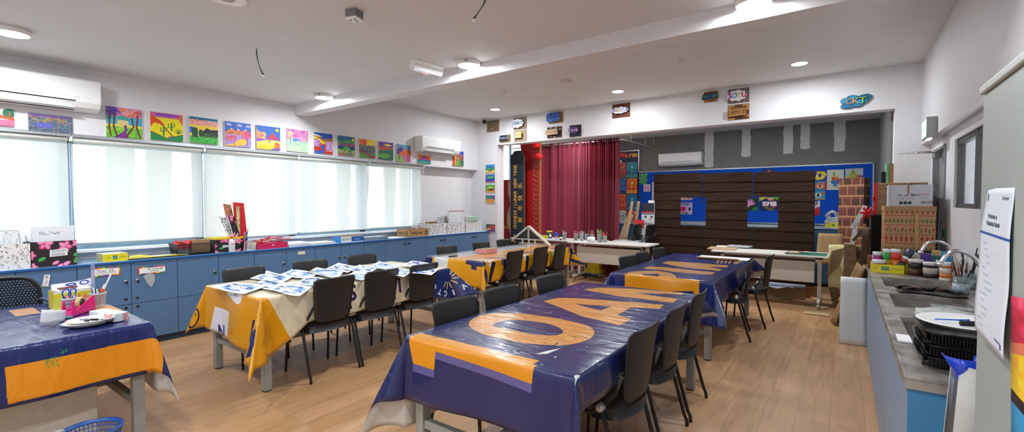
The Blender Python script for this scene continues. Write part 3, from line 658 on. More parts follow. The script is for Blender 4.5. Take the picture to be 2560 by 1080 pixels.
for k in range(9):
    yy = y0+.06+k*.26; cv.poly([(x1-.28, yy), (x1-.06, yy+.02), (x1+.1, yy+.03), (x1+.08, yy+.14), (x1-.1, yy+.15), (x1-.2, yy+.1)], '3d3f6c' if k % 3 else 'd9dce2', .85)
    cv.poly([(x1+.02, yy+.1), (x1+.3, yy+.0), (x1+.3, yy+.06), (x1+.05, yy+.17)], '1a1630')
cv.poly([(x1-.27, y0+.03), (x1+.06, y0+.03), (x1+.06, y0-.07), (x1-.09, y0-.08), (x1-.09, y0-.13), (x1-.18, y0-.12), (x1-.18, y0-.07), (x1-.27, y0-.06)], NAVY)
cv.ell(x1+.22, y0-.02, .12, .08, NAVY)
for k in range(3):
    cv.line([(x1-.02+k*.13, T5[3]+.02), (x1+.05+k*.13, T5[3]+.33)], .04, NAVY)
cv.line([(x1+.2, T5[3]-.1), (x1+.3, T5[3]+.2), (x1+.1, T5[3]+.3)], .05, NAVY)
scuffs(cv, T5, 60, 12, ('ffffff', '8a5a30', '333333')); cv.grain(.012)
cloth('banner_tablecloth', T5, ov, lambda s, t: 1.1-.25*math.sin(PI*t) if s == 'R' else 1, {(1, -1): (24, 45), (1, 1): (32, 40)}, cv, 'yellow vinyl banner with white stripe and navy shapes on the far left table', seed=9, wave=.016)
# --- teacher table
ov = (.3, .315, .2, .46); cv = mkcv(T1, ov, '0c2262', 420); g = sidef((0, 0, 1), T1[1]); x1 = T1[1]; e = cv.e
q = g((12,925),(18,1012),(372,852),(362,930),(200,880))
cv.poly([(q[0][0], q[0][1]), (q[2][0], T1[3]), (q[2][0], e[3]-.16), (x1+.36, e[3]-.2), (x1+.36, T1[3]), (q[3][0]+.0, T1[3]-.03), (q[1][0]+.01, q[1][1])], 'dd8c0c')
cv.poly([(x1+.2, T1[3]+.14), (x1+.4, T1[3]+.1), (x1+.4, e[3]), (x1-.1, e[3]), (x1-.1, T1[3]+.25)], NAVY)
for p in (PZ(60, 778, .757), PZ(270, 770, .757)): cv.rect(p.x-.12, p.y-.06, p.x+.16, p.y+.06, 'cf9a70' if p.y < .8 else 'd98a35')
gr = g((150,880),(160,884),(152,900),(140,906),(146,920),(130,915),(140,895),(118,905),(112,918),(126,900)); cv.line(gr, .003, '2f8f5c', .8); cv.line(g((163,878),(168,882),(152,888)), .005, '2f8f5c')
cv.line(g((112,905),(120,925),(128,905),(134,924)), .003, '3b8a52', .6)
cv.grain(.01)
cloth('banner_tablecloth', T1, ov, lambda s, t: 1.0, {(1, 1): (13, 45)}, cv, 'navy vinyl banner with an orange band and green scribble on the teacher table', seed=5, wave=.012)
# white pedestal under the teacher table
p = thing('pedestal_cabinet', 'off-white low cabinet panel standing under the teacher table', 'cabinet', (-4.2, .2, 0))
MB().box(-4.5, -3.74, -.32, .80, .05, .66).build('body', mat('offwhite_laminate', 'd5d1c6', .5), p, bevel=.004)
MB().box(-4.48, -3.76, -.3, .78, .0, .05).build('plinth', dark, p)
MB().box(-3.74, -3.735, .1, .18, .52, .53).build('handle', chrome, p)

# ================================================================== long run of blue cabinets
CX, CZ = -5.95, .885
def cabinet(ys, y_split, locks, label):
    y0, y1 = ys[0], ys[-1]
    t = thing('storage_cabinet', label, 'cabinet', ((XREC+CX)/2, (y0+y1)/2, 0), 0, 'blue storage cabinets under the windows')
    MB().box(XREC+.02, CX-.02, y0+.001, y1-.001, .07, CZ-.001).build('body', cab_blue, t)
    MB().box(XREC+.02, CX-.05, y0, y1, 0, .07).build('plinth', mat('dark_blue_plinth', '2c4057', .5), t)
    for i in range(len(ys)-1):
        a, b_ = ys[i]+.0025, ys[i+1]-.0025
        for z0, z1, up in (((.075, .4535, 0), (.4585, CZ-.004, 1)) if y_split else ((.075, CZ-.004, 1),)):
            d = MB().box(CX-.02, CX, a, b_, z0, z1).build('door', cab_blue, t, bevel=.0015)
            lk = locks[i] if i < len(locks) else None
            if lk:
                side, kind = lk; yy = b_-.045 if side == 'r' else a+.045
                if kind == 'black':
                    MB().box(CX, CX+.012, yy-.022, yy+.022, .80, .822).build('handle', black_plastic, d, bevel=.003)
                else:
                    if up:
                        zz = .70 if y_split else .71
                        MB().lathe([(.013, 0), (.013, .006), (.01, .012), (.001, .012)], (CX, yy, zz), 14, M3=Matrix.Rotation(PI/2, 3, 'Y')).build('lock', chrome, d)
                        MB().rbox((CX+.02, yy+.005, zz-.016), .004, .014, .03, 0, 0, None, .3).build('key', dark, d)
                    if y_split:
                        zk = .515 if up else .425
                        MB().lathe([(.014, 0), (.014, .004), (.001, .005)], (CX, yy, zk), 14, M3=Matrix.Rotation(PI/2, 3, 'Y')).build('cam_lock', black_plastic, d)
    return t
S = 'r', 'key'; S2 = 'l', 'key'
cabinet([-1.70, -1.29, -.88], True, [], 'blue storage cabinet farthest left, out of the frame')
cabinet([-.88, -.475, -.07], True, [], 'blue storage cabinet out of sight behind the teacher table')
cabinet([-.07, .339, .746], True, [], 'blue storage cabinet below the scrolled pattern box at the left edge')
cabinet([.746, 1.152], True, [], 'blue single-door storage cabinet below the scrap paper box')
cabinet([1.152, 1.563, 1.970], True, [S, S2], 'blue storage cabinet with paper signs reading Year 10 and Level')
cabinet([1.970, 2.383], True, [S], 'blue storage cabinet with a key below the black wire basket')
cabinet([2.383, 2.789], True, [], 'blue storage cabinet without a lock below the bottle and the flag')
cabinet([2.789, 3.195], False, [S], 'blue storage cabinet with a key below the pink tray of red pens')
cabinet([3.195, 3.608], False, [], 'blue storage cabinet with a small cream label on its door')
cabinet([3.608, 4.011, 4.412], False, [S, S2], 'blue double storage cabinet with two keys below the blue paper box')
cabinet([4.412, 4.814], False, [], 'blue storage cabinet below the low stack of papers')
cabinet([4.814, 5.255, 5.684], False, [('r', 'black'), ('l', 'black')], 'blue double storage cabinet with black pulls below the brown carton')
cabinet([5.684, 6.111, 6.554], False, [('r', 'black'), ('l', 'black')], 'blue double storage cabinet with black pulls below the spotted boxes')
cabinet([6.554, 6.987, 7.43], False, [('r', 'black'), ('l', 'black')], 'last blue double storage cabinet beside the small canvases')
MB_ = MB().box(XREC+.005, CX+.012, YF+.8, 7.45, CZ, CZ+.022)
MB_.m[3] = 1
o = single('worktop', MB_, [mat('worktop_blue_laminate', '7fa0c4', .3, var=.02), cab_edge], 'long pale blue worktop over the row of blue cabinets', 'worktop', bevel=.002)
TOPZ = CZ+.022
# paper signs stuck on the doors
def sign(name, label, px_, wd, ht, draw, rot=0., cut=None):
    p = PX(px_[0], px_[1], CX+.003); c_ = Cv(wd*1400, ht*1400, 'f2f3f2', (0, 0, wd, ht)); draw(c_, wd, ht)
    m_ = c_.tex(name, .5); Rm = Matrix.Rotation(rot, 3, 'X')
    pts = [(0, 0), (wd, 0), (wd, ht), (0, ht)] if not cut else [(0, 0), (wd-.03, 0), (wd, .035), (wd, ht-.03), (wd-.03, ht), (0, ht)]
    mb = MB().prism(pts, p, Rm @ Vector((0, 1, 0)), Rm @ Vector((0, 0, 1)), .0015, 0, 1)
    return single(name, mb, [m_, paper], label, 'sign')
def rainbow(c_, w, h, cols=('4a3d9a', 'd8402e', 'e88a20', 'e8d02a', '3aa04a', 'c8308a')):
    n = 24
    for i in range(n):
        c_.rect(w*i/n, 0, w*(i+1)/n, .012, cols[(i//3+2) % 6]); c_.rect(w*i/n, h-.012, w*(i+1)/n, h, cols[(i//3) % 6])
    for i in range(8): c_.rect(0, h*i/8, .012, h*(i+1)/8, cols[0]); c_.rect(w-.012, h*i/8, w, h*(i+1)/8, cols[(i//2+1) % 6])
def y10(c_, w, h): rainbow(c_, w, h); c_.text('Year 10', w*.50, h*.62, .042, '55585e'); c_.text('& Design 3D/2D', w*.54, h*.36, .022, '6a6d72')
def lev(c_, w, h): rainbow(c_, w, h, ('d8402e', 'e8b020', '58a03a', '4a3d9a', '8a3d9a', 'd84060')); c_.text('A-Level', w*.6, h*.66, .045, '55585e'); c_.text('& Design', w*.58, h*.36, .022, '6a6d72')
def y8(c_, w, h): c_.rect(0, 0, w, h, '5a5a9a'); c_.rect(0, 0, .02, h, '8aa050'); c_.rect(.005, .005, w-.005, h-.005, 'f0f2f2'); c_.text('Year 8R', w*.5, h*.5, .03, '2c2e34')
sign('door_sign', 'rainbow-bordered paper sign reading Year 10 on a blue door', (224, 694), .235, .085, y10)
sign('door_sign', 'rainbow-bordered paper sign reading Level with a torn corner', (345, 688), .25, .08, lev, cut=1)
sign('door_sign', 'narrow tilted paper sign reading Year 8R on a blue door', (122, 717), .115, .05, y8, rot=1.4)
def ppg(c_, w, h): c_.rect(0, 0, w, h, 'd8d8a0'); c_.rect(.006, .006, w-.006, h-.006, 'f0f0e8'); c_.text('PPG REPORT', w/2, h/2, .016, '505050')
sign('door_sign', 'tiny cream label stuck high on a blue cabinet door', (745, 637), .1, .042, ppg)
t_ = MB().prism([(.0, 0), (.035, -.09), (.07, -.13), (.1, -.06), (.1, .0), (.06, .03)], PX(358, 690, CX+.006), (0, 1, 0), (0, 0, 1), .002)
single('sticky_tape', t_, mat('translucent_tape', 'c9d0d2', .4, alpha=.6), 'torn piece of translucent tape hanging from the Level sign', 'tape')
# ================================================================== canvases on the left wall
def blank(w, h, c): return Cv(w*900, h*900, c)
def hills(cv, pts, col): cv.poly([(0, 0)]+pts+[(1, 0)], col)
def palm(cv, pts, top, leaf, trunk='6b3326', w=.05):
    cv.line(pts, w, trunk); x, y = top
    for a in range(-10, 200, 28):
        r = math.radians(a); cv.line([(x, y), (x+.07*math.cos(r), y+.05*math.sin(r)+.03), (x+.14*math.cos(r), y+.06*math.sin(r)-.03)], .022, leaf)
def a_tree(c):
    c.rect(0, 0, 1, 1, 'f0e6e8'); c.rect(0, 0, 1, .35, 'e04a86'); c.poly([(0, .6), (.5, .4), (1, .35), (1, .5), (.5, .6), (0, .8)], 'e8552a'); c.ell(.8, .75, .3, .26, '0c6b4a'); c.line([(.84, .05), (.82, .4), (.8, .8)], .06, 'b8502a'); c.line([(.82, .4), (.95, .6)], .03, 'b8502a'); c.line([(.82, .45), (.68, .62)], .03, 'b8502a')
    for k in range(5): c.line([(0, .1+k*.06), (1, .05+k*.06)], .015, 'f3b6c8')
def a_pond(c):
    c.rect(0, 0, 1, 1, '49566e'); c.rect(0, .8, 1, 1, '5c4a86'); c.dabs(500, ['3f7a6c', '5a6aa0', '2f4658', '7c8a5a', '8aa6b0', '6a5aa8'], (0, 0, 1, .8), .016, 3); c.dabs(120, ['c8603a', 'c8a84a', '8a9a48', 'b05a6a', '5a9a5a'], (0, .55, 1, .85), .02, 5)
    c.ell(.35, .35, .22, .13, '5a54c0', .8); c.dabs(50, ['7a78d8', '4a48a0'], (.15, .25, .55, .45), .014, 6); c.line([(.66, 0), (.65, .95)], .012, 'b87a3a')
def a_palms(c):
    c.rect(0, 0, 1, 1, '3aa6c8'); c.rect(0, .7, 1, 1, 'c877a8'); c.rect(0, .72, .3, 1, '7a55b8'); c.ell(.45, .92, .07, .05, 'e8803a'); c.dabs(30, ['e8a08a', 'd88aa0'], (.45, .75, .9, .95), .04, 2)
    c.rect(0, 0, 1, .42, '6fbf3c'); c.dabs(160, ['2f8a32', 'b8d84a', '4aa838'], (0, 0, 1, .36), .018, 4); c.rect(0, .36, 1, .44, 'd8d050')
    c.poly([(.3, .45), (.62, .4), (.6, .62), (.42, .68), (.32, .6)], 'd8c08a'); c.poly([(.28, .6), (.4, .76), (.62, .68), (.62, .58)], '3a9a90'); c.rect(.48, .34, .56, .42, '5a2a88')
    c.poly([(.2, 0), (.48, .22), (.5, .36), (.58, .36), (.55, .2), (.62, 0)], '7a2f90')
    palm(c, [(.12, .05), (.08, .3), (.1, .75)], (.1, .8), '5a3a9a'); palm(c, [(.3, .03), (.2, .35), (.24, .78)], (.26, .84), '4a3aa0'); palm(c, [(.55, .05), (.76, .4), (.7, .68)], (.7, .72), 'd86a50'); palm(c, [(.93, .03), (.84, .4), (.88, .8)], (.88, .84), 'c84a3a')
def a_cactus(c):
    c.rect(0, 0, 1, 1, 'e6d818'); c.rect(0, .82, 1, 1, 'c85a8a'); c.ell(.5, .92, .4, .05, '7a4ac0'); c.poly([(0, .9), (.3, .72), (.45, .55), (.12, .62), (0, .45)], 'd8481c'); c.poly([(.82, .9), (1, .95), (1, .6)], 'd8602a')
    c.line([(.3, .62), (.72, .12)], .035, '8a2a20'); hills(c, [(0, .3), (.2, .2), (.5, .08), (.7, .16), (1, .26)], '1f8a4a'); c.line([(0, .3), (.25, .2), (.5, .08), (.72, .17), (1, .27)], .02, '6a2a2a'); c.ell(.62, .12, .09, .05, '5a6a78')
    for x, y, s in ((.4, .35, .26), (.64, .52, .22)):
        c.line([(x, y-s*.6), (x, y+s*.6)], .05, '2f7a30'); c.line([(x, y), (x+.09, y+.02), (x+.09, y+.14)], .03, '2f7a30'); c.line([(x, y-.05), (x-.09, y-.02), (x-.09, y+.1)], .03, '2f7a30')
    for a in range(30, 160, 18): r = math.radians(a); c.line([(.86, .28), (.86+.15*math.cos(r), .28+.2*math.sin(r))], .015, '2f6a2a')
def a_hillnight(c):
    c.rect(0, 0, 1, 1, 'e8c84a'); c.rect(0, .9, 1, 1, '1a6a90'); c.rect(0, .7, 1, .9, 'e89a86'); c.dabs(130, ['f3e6d8', 'd8604a', '8aa0b8'], (0, .74, 1, .92), .014, 5)
    c.ell(.08, .5, .14, .12, '2a6ac8'); c.poly([(.4, .4), (.6, .62), (.75, .55), (1, .58), (1, .2), (.35, .25)], '26292c'); c.rect(0, 0, 1, .27, '3ab04a'); c.dabs(160, ['1f8a32', '7ad85a'], (0, 0, 1, .27), .016, 6)
    for x in (.13, .2, .24, .36, .42): c.ell(x, .4, .05, .2 if x < .3 else .14, '1c4a2c')
    c.dabs(60, ['4a8a4a', '2a4a32'], (.45, .25, 1, .4), .016, 9)
def a_pinktree(c):
    c.rect(0, 0, 1, 1, '2a62c0'); [c.ell(x, .88, .11, .06, 'a8a4d8') for x in (.15, .55, .9)]; c.poly([(0, .55), (.25, .74), (.4, .62), (.5, .74), (.62, .62), (.78, .74), (1, .58), (1, .4), (0, .42)], 'e07a4a')
    for x in (.25, .5, .78): c.poly([(x-.05, .69), (x, .75), (x+.05, .69)], 'f0d8c8')
    c.rect(0, 0, 1, .48, 'a88acc'); c.poly([(0, .04), (.3, .08), (.5, .28), (.72, .34), (.85, .2), (.7, .05), (.3, 0), (0, 0)], 'f0b83a'); c.dabs(70, ['e0406a', 'f06a90', 'c83a5a'], (.02, .22, .42, .42), .022, 3); c.ell(.82, .5, .17, .18, 'd84068'); c.dabs(70, ['f090a0', 'b83060'], (.66, .34, .98, .66), .02, 4)
    c.line([(.85, .05), (.84, .3), (.8, .45)], .022, '3a3050'); c.line([(.36, .02), (.33, .15)], .015, '303040'); [c.line([(x, .5), (x+.06, .58), (x+.12, .52)], .018, '1f5a60') for x in (.14, .22, .45)]
def a_sunfield(c):
    c.rect(0, 0, 1, 1, '1f62b8'); c.poly([(0, .85), (.4, .45), (.3, .35), (0, .4)], 'e8906a'); c.dabs(80, ['f0a860', 'e0785a', 'f0c080'], (.02, .4, .36, .72), .026, 2); c.poly([(.4, .45), (.68, .75), (1, .42)], 'b83058'); c.ell(.87, .87, .07, .065, 'f0e030')
    c.poly([(0, .3), (.3, .3), (.5, .42), (0, .46)], '7a50b8'); c.rect(0, 0, 1, .3, 'e8c030'); c.poly([(0, .3), (.5, .42), (1, .4), (1, .2), (0, .2)], 'ecd060'); c.poly([(.55, 0), (.8, .1), (1, .1), (1, 0)], '6a50b0'); c.ell(.85, .2, .12, .13, 'd8602a'); c.dabs(40, ['f08a40', 'b8402a'], (.74, .1, .96, .32), .018, 4); c.poly([(.5, .3), (.54, .48), (.58, .3)], '7a2a20'); c.ell(.56, .3, .1, .03, 'b8c8b0', .6)
def a_pastel(c):
    c.rect(0, 0, 1, 1, 'c87ac0'); c.dabs(60, ['d88ab8', 'b86ab0', 'e0a0c8'], (0, .6, 1, 1), .05, 3); c.rect(0, 0, 1, .5, 'a8d8b8'); c.poly([(.1, .55), (.5, .6), (.7, .52), (.3, .45)], '4a8ac8'); c.dabs(70, ['e09aa8', 'd8b0c8', 'c878a8'], (.55, .48, 1, .68), .03, 4); c.ell(.15, .75, .11, .18, 'e0b890', .8); c.dabs(60, ['e8c8a0', 'd89878', 'f0d8a0'], (.04, .5, .28, .92), .02, 6); c.line([(.16, .3), (.15, .7)], .025, '604a60'); c.dabs(90, ['c8e0a0', '90c8a8', 'e8e0a0'], (0, 0, 1, .4), .03, 7, .5); c.dabs(14, ['3a7a60', '2a6a90'], (.3, .1, .9, .45), .016, 9)
def a_river(c):
    c.rect(0, 0, 1, 1, 'a86a2a'); c.rect(0, .86, 1, 1, '1a52a0'); c.poly([(.2, .86), (.5, .7), (1, .78), (1, .95)], '1a52a0'); c.poly([(.0, .85), (.6, .55), (.5, .45), (0, .7)], 'f0c81c'); c.rect(0, 0, 1, .45, 'c0301c'); c.poly([(0, .0), (.15, .1), (.4, .15), (.35, .4), (.5, .42), (.55, .3), (.5, 0)], '1f5ac0'); c.rect(0, 0, .5, .12, '1f5ac0'); c.ell(.12, .5, .2, .2, '8a3a80'); c.dabs(110, ['e8d0f0', 'c890d0'], (0, .34, .32, .68), .016, 2); c.ell(.82, .4, .22, .24, 'a05aa8'); c.dabs(180, ['f0e0f4', 'd0a0d8'], (.62, .12, 1, .62), .016, 3); c.poly([(0, .92), (.3, .86), (.4, .8), (0, .86)], 'e8f0f0')
def a_garden(c):
    c.rect(0, 0, 1, 1, '1a6a88'); c.ell(.9, .85, .08, .08, 'e0d020'); c.poly([(.3, .7), (.48, .86), (.6, .76), (.75, .84), (.9, .68)], '58a078'); c.dabs(60, ['3aa050', '2a7a48', '88c050'], (0, .6, 1, .74), .04, 1); c.dabs(60, ['c03070', 'e05090', '7a2a80'], (0, .48, 1, .62), .03, 2); c.rect(0, .3, 1, .5, '22407a'); c.ell(.5, .38, .2, .1, '5ab04a'); c.dabs(120, ['58b03a', '2f8a3a', 'a8d048'], (0, 0, 1, .32), .04, 3); c.dabs(50, ['c83a90', 'e878b0'], (0, 0, 1, .25), .025, 4)
def a_orangetree(c):
    c.rect(0, 0, 1, 1, 'e0602a'); c.dabs(60, ['f0c81c', 'f0d840'], (.35, .6, 1, 1), .07, 2); c.dabs(40, ['e0502a', 'e88a3a'], (0, .65, .4, 1), .06, 3); c.rect(0, .25, 1, .62, '5a6a70'); c.dabs(60, ['4a5a60', '78888c', '3a4a50'], (0, .3, 1, .68), .04, 4); c.rect(0, 0, 1, .26, '4a9a38'); c.poly([(0, .42), (1, .08), (1, 0), (.8, 0), (0, .34)], 'a83048'); [c.line([(x, .2), (x, .7)], .014, '8aa8a0') for x in (.45, .6, .75, .9, .3)]
def a_greenhill(c):
    c.rect(0, 0, 1, 1, '6a3a9a'); c.poly([(.3, .84), (.6, .9), (.95, .84), (.6, .76)], 'f0e040'); c.rect(0, .5, 1, .72, 'c84a3a'); hills(c, [(0, .56), (.3, .5), (.6, .6), (1, .62)], '1f7a5a'); hills(c, [(0, .42), (.5, .45), (1, .4)], '1a6a50'); c.ell(.38, .22, .36, .15, '6ac040'); c.dabs(24, ['2a7a38'], (.1, .12, .7, .32), .025, 5)
def a_bare(c):
    c.rect(0, 0, 1, 1, '4aa0d0'); c.poly([(0, .7), (.35, .85), (.5, .6), (0, .4)], '4a3a90'); c.poly([(.2, .5), (.7, .82), (1, .6), (1, .3), (.1, .35)], 'e0602a'); c.rect(0, 0, 1, .36, 'c86a98'); c.poly([(0, 0), (.6, 0), (.3, .3), (0, .36)], '88c048')
    for p in ([(.15, .1), (.16, .6), (.1, 1)], [(.16, .6), (.28, .95)], [(.85, .05), (.86, .6), (.78, 1)], [(.86, .6), (.96, 1)], [(.76, .1), (.78, .7), (.62, 1)]): c.line(p, .035, '4a2030')
def a_mandala(c):
    c.rect(0, 0, 1, 1, 'e87a2a'); c.dabs(20, ['f0c030', 'e04a2a'], (0, .6, 1, 1), .06, 1); c.poly([(0, .3), (.3, .75), (.5, .95), (.7, .75), (1, .3)], 'a82a4a'); c.ell(.5, .68, .2, .2, '8a4ab0'); c.ring(.5, .68, .14, .04, 'c88ad0'); c.rect(0, 0, 1, .32, '1f7a6a'); c.rect(0, .3, 1, .42, '2a4ac0'); c.dabs(30, ['2ac0c0', '58d060'], (0, 0, 1, .3), .04, 2)
def a_road(c):
    c.rect(0, 0, 1, 1, 'c86aa0'); c.rect(.6, .75, 1, 1, '3a50c0'); c.ell(.62, .5, .4, .3, 'a85a4a'); c.poly([(.3, 0), (.5, .75), (.7, 0)], '58a848'); c.rect(0, 0, .15, .75, 'c8402a'); c.rect(.15, 0, .3, .8, 'e08a40'); c.rect(.7, .05, 1, .4, '2a7a50')
    c.dabs(60, ['6a3a3a', 'd09080'], (.3, .4, 1, .75), .03, 3)
LW = [  # pixel left, top, bottom (left edge), right, painter, label
 (-26, 267, 311, 35, a_tree, 'canvas of a green tree over pink ground, leftmost under the air conditioner'),
 (70, 281, 325, 180, a_pond, 'wide dark speckled pond painting under the large air conditioner'),
 (264, 264, 341, 354, a_palms, 'canvas of palm trees around a small house with a purple path'),
 (375, 278, 348, 456, a_cactus, 'canvas of green cacti on a yellow desert'),
 (473, 290, 356, 544, a_hillnight, 'canvas with black hill, dark trees and bright green field'),
 (562, 302, 363, 627, a_pinktree, 'canvas with pink trees, orange peaks and blue cloudy sky'),
 (641, 312, 371, 700, a_sunfield, 'canvas with a crimson mountain, yellow field and small moon'),
 (717, 321, 377, 770, a_pastel, 'pale pastel canvas in pink and mint green'),
 (785, 330, 382, 831, a_river, 'canvas of a blue river between white blossom trees'),
 (844, 338, 388, 887, a_garden, 'canvas of a green garden with a teal sky'),
 (898, 346, 393, 938, a_orangetree, 'canvas of grey trees under a yellow and orange sky'),
 (947, 353, 398, 983, a_greenhill, 'canvas of green hills under a purple sky'),
 (992, 360, 402, 1027, a_bare, 'canvas of bare trees before an orange mountain'),
 (1045, 386, 407, 1077, a_mandala, 'small canvas of a red temple shape under the far air conditioner'),
 (1132, 376, 414, 1159, a_road, 'canvas of a green road, partly behind the far air conditioner')]
canvas_edge = mat('canvas_edge', 'd8d4cc', .8)
def canvas(p, ux, w, h, fn, label, depth=.022, name='canvas_painting', nrm=None, res=900, group=None):
    c_ = Cv(max(60, w*res), max(60, h*res), 'ffffff'); fn(c_); c_.grain(.02); m_ = c_.tex('painted_canvas', .55)
    ux = Vector(ux); uz = Vector((0, 0, 1))
    return single(name, MB().prism([(0, 0), (w, 0), (w, h), (0, h)], Vector(p), ux, uz, depth, 0, 1), [m_, canvas_edge], label, 'painting', group=group)
for xl, yt, yb_, xr, fn, lb in LW:
    a = PX(xl, yt, XL+.022); b_ = PX(xl, yb_, XL+.022); c2 = PX(xr, yt, XL+.022)
    canvas((XL, a.y, b_.z), (0, 1, 0), c2.y-a.y, a.z-b_.z, fn, lb)
def b1(c): c.rect(0, 0, 1, 1, '3a9ad0'); c.rect(0, 0, 1, .45, 'e8c060'); c.rect(0, .35, 1, .55, '3a9a58'); [c.ell(.2+.12*k, .7, .04, .1, '2a3a50') for k in range(6)]; c.poly([(.2, .2), (.8, .5), (.9, .4), (.4, .15)], '2a7a40')
def b2(c): c.rect(0, 0, 1, 1, '3a60c0'); c.poly([(0, .5), (.5, .85), (1, .55), (.6, .5)], '58c050'); c.rect(0, .25, 1, .5, '2a3ab0'); c.rect(0, 0, 1, .22, '7a4a90')
def b3(c): c.rect(0, 0, 1, 1, '58a848'); c.ell(.5, .55, .3, .2, 'b8e050'); c.ell(.55, .35, .3, .18, '6a3a20'); c.rect(0, 0, 1, .2, 'e89a40'); [c.rect(x, .2, x+.03, .8, 'a04a70') for x in (.1, .85, .95)]
def b4(c): c.rect(0, 0, 1, 1, '6a5aa0'); c.rect(0, 0, 1, .5, 'e09a40'); c.ell(.4, .7, .3, .2, '2a9a60'); [c.rect(x, .1, x+.02, .6, '4a3a50') for x in (.2, .4, .7)]; c.ell(.95, .6, .15, .2, '3a3a90')
def b5(c): c.rect(0, 0, 1, 1, '2a6a50'); c.poly([(.1, .3), (.5, .95), (.95, .8), (1, .4)], 'c83a40'); c.rect(0, 0, 1, .35, '7a3a98'); c.poly([(0, .35), (.4, .45), (.6, .3), (0, .1)], 'e8b030')
for (xl, yt, yb_, xr), fn, lb in zip(((1214, 412, 433, 1237), (1214, 437, 456, 1237), (1214, 462, 481, 1237), (1214, 488, 507, 1237), (1215, 560, 578, 1238)), (b1, b2, b3, b4, b5),
      ('topmost small canvas with blue sky on the pillar', 'second small canvas with a green island and blue water on the pillar', 'third small canvas with a brown mound and green trees on the pillar', 'fourth small canvas with orange field and purple sky on the pillar', 'lowest small canvas with a red hill, separate below the other four')):
    a = PY(xl, yt, YB-.02); b_ = PY(xl, yb_, YB-.02); c2 = PY(xr, yt, YB-.02)
    canvas((a.x, YB, b_.z), (1, 0, 0), c2.x-a.x, a.z-b_.z, fn, lb, .02)

# ================================================================== name plaques on the soffit
brick = mat('painted_brick_card', '7a4a30', .8, var=.2, scale=40)
def plaque(box, bg, bgdraw, cloud, fg, label, y=YB, edge='8a6a4a', th=.05, name='name_plaque'):
    xl, yt, xr, yb_ = box; a = PY(xl, yt, y-.01); b_ = PY(xl, yb_, y-.01); c2 = PY(xr, yt, y-.01); w, h = c2.x-a.x, a.z-b_.z
    t = thing(name, label, 'name plaque', (a.x+w/2, y, b_.z))
    c_ = Cv(w*1500, h*1500, bg); bgdraw(c_); c_.grain(.03)
    MB().prism([(0, 0), (w, 0), (w, h), (0, h)], (a.x, y, b_.z), (1, 0, 0), (0, 0, 1), .01, 0, 1).build('backing', [c_.tex('plaque_back', .8), mat('plaque_edge', edge, .8)], t)
    if cloud:
        x0, y0, x1, y1, col, txt, tcol, shape = cloud; pw, ph_ = (x1-x0)*w, (y1-y0)*h
        if shape == 'cloud':
            n = 44; pts = [(pw/2+(pw/2)*(1+.07*math.cos(9*t_))*math.cos(t_)*(1 if abs(math.cos(t_)) < .8 else 1), ph_/2+(ph_/2)*(1+.1*math.cos(9*t_))*math.sin(t_)) for t_ in [2*PI*i/n for i in range(n)]]
        elif shape == 'bar': pts = [(0, .15*ph_), (.1*pw, 0), (.95*pw, .05*ph_), (pw, .3*ph_), (.93*pw, ph_), (.06*pw, .92*ph_)]
        else: pts = [(0, 0), (pw, 0), (pw, ph_), (0, ph_)]
        xs = [p[0] for p in pts]; ys = [p[1] for p in pts]
        d = Cv(pw*1800, ph_*1800, col, (min(xs), min(ys), max(xs), max(ys))); fg(d, pw, ph_)
        o = (a.x+x0*w, y-.01-th+.012, b_.z+y0*h)
        MB().prism(pts, o, (1, 0, 0), (0, 0, 1), .012, 0, 1).build('lettering', [d.tex('plaque_front', .5), mat('plaque_card_side', 'b9b2a4', .8)], t)
        MB().box(o[0]+pw*.35, o[0]+pw*.65, y-.01-th+.012, y-.009, o[2]+ph_*.35, o[2]+ph_*.65).build('spacer', cardboard, t)
    return t
def nob(c): pass
def bricks(cols, n=7, m_='3a2a20'):
    def f(c):
        R = random.Random(n)
        for r in range(n):
            for k in range(-1, 4): x = k*.34+(.17 if r % 2 else 0); c.rect(x+.01, r/n+.01, x+.33, (r+1)/n-.01, R.choice(cols))
    return f
def W(txt, col, s=.6, sx=1., outline=None, dx=.5, dy=.5, cols=None, ow=.03):
    def f(d, w, h):
        n = len(txt); size = min(h*s*1.3, w/(.62*n*sx)*.9)
        for i, ch in enumerate(txt):
            x = w*dx+(i-(n-1)/2)*size*.66*sx; c0 = cols[i % len(cols)] if cols else col
            if outline: d.text(ch, x, h*dy, size, outline, 0, sx, size*ow*1.8)
            d.text(ch, x, h*dy, size, c0, 0, sx, size*ow)
    return f
plaque((1217, 303, 1247, 331), '7d6a4c', nob, (.12, .15, .88, .85, '85704f', '', '', 'cloud'), W('JAZ', '5c4a30', .6), 'plain brown cardboard name plaque nearest the security camera', th=.03)
plaque((1283, 296, 1316, 325), '8c7a66', nob, (-.08, .12, .86, .85, 'e6ecf6', '', '', 'cloud'), W('JOHUI', '1f4a90', .6), 'name plaque with blue letters on a white cloud over brown card')
plaque((1250, 339, 1276, 357), '86724c', nob, (.0, .22, .85, .95, '232a48', '', '', 'bar'), W('Michiel', 'b8c4d8', .5, .8), 'small navy name plaque with thin pale handwriting', th=.035)
plaque((1285, 327, 1316, 355), 'a08e78', nob, (.12, .3, .72, .8, 'd8b890', '', '', 'rect'), lambda d, w, h: (d.rect(0, 0, w*.12, h, '5a8a70'), d.rect(w*.8, 0, w, h, 'd8c81a'), d.text('NIKI', w*.45, h*.5, h*.7, 'c86a50')), 'tan square plaque with small coloured block letters, below the white cloud plaque', th=.06)
plaque((1372, 283, 1407, 310), '8a7848', bricks(['8a7848', '7a6a42', '96845a']), (-.1, .12, .85, .95, '1c52c0', '', '', 'bar'), lambda d, w, h: (d.dabs(40, ['2a80d8', '3a30a8', '1a3a90', '20a0c8'], (0, 0, w, h), h*.09, 3), W('LUKAS', '12206a', .55)(d, w, h)), 'bright blue and violet name plaque on a brick card')
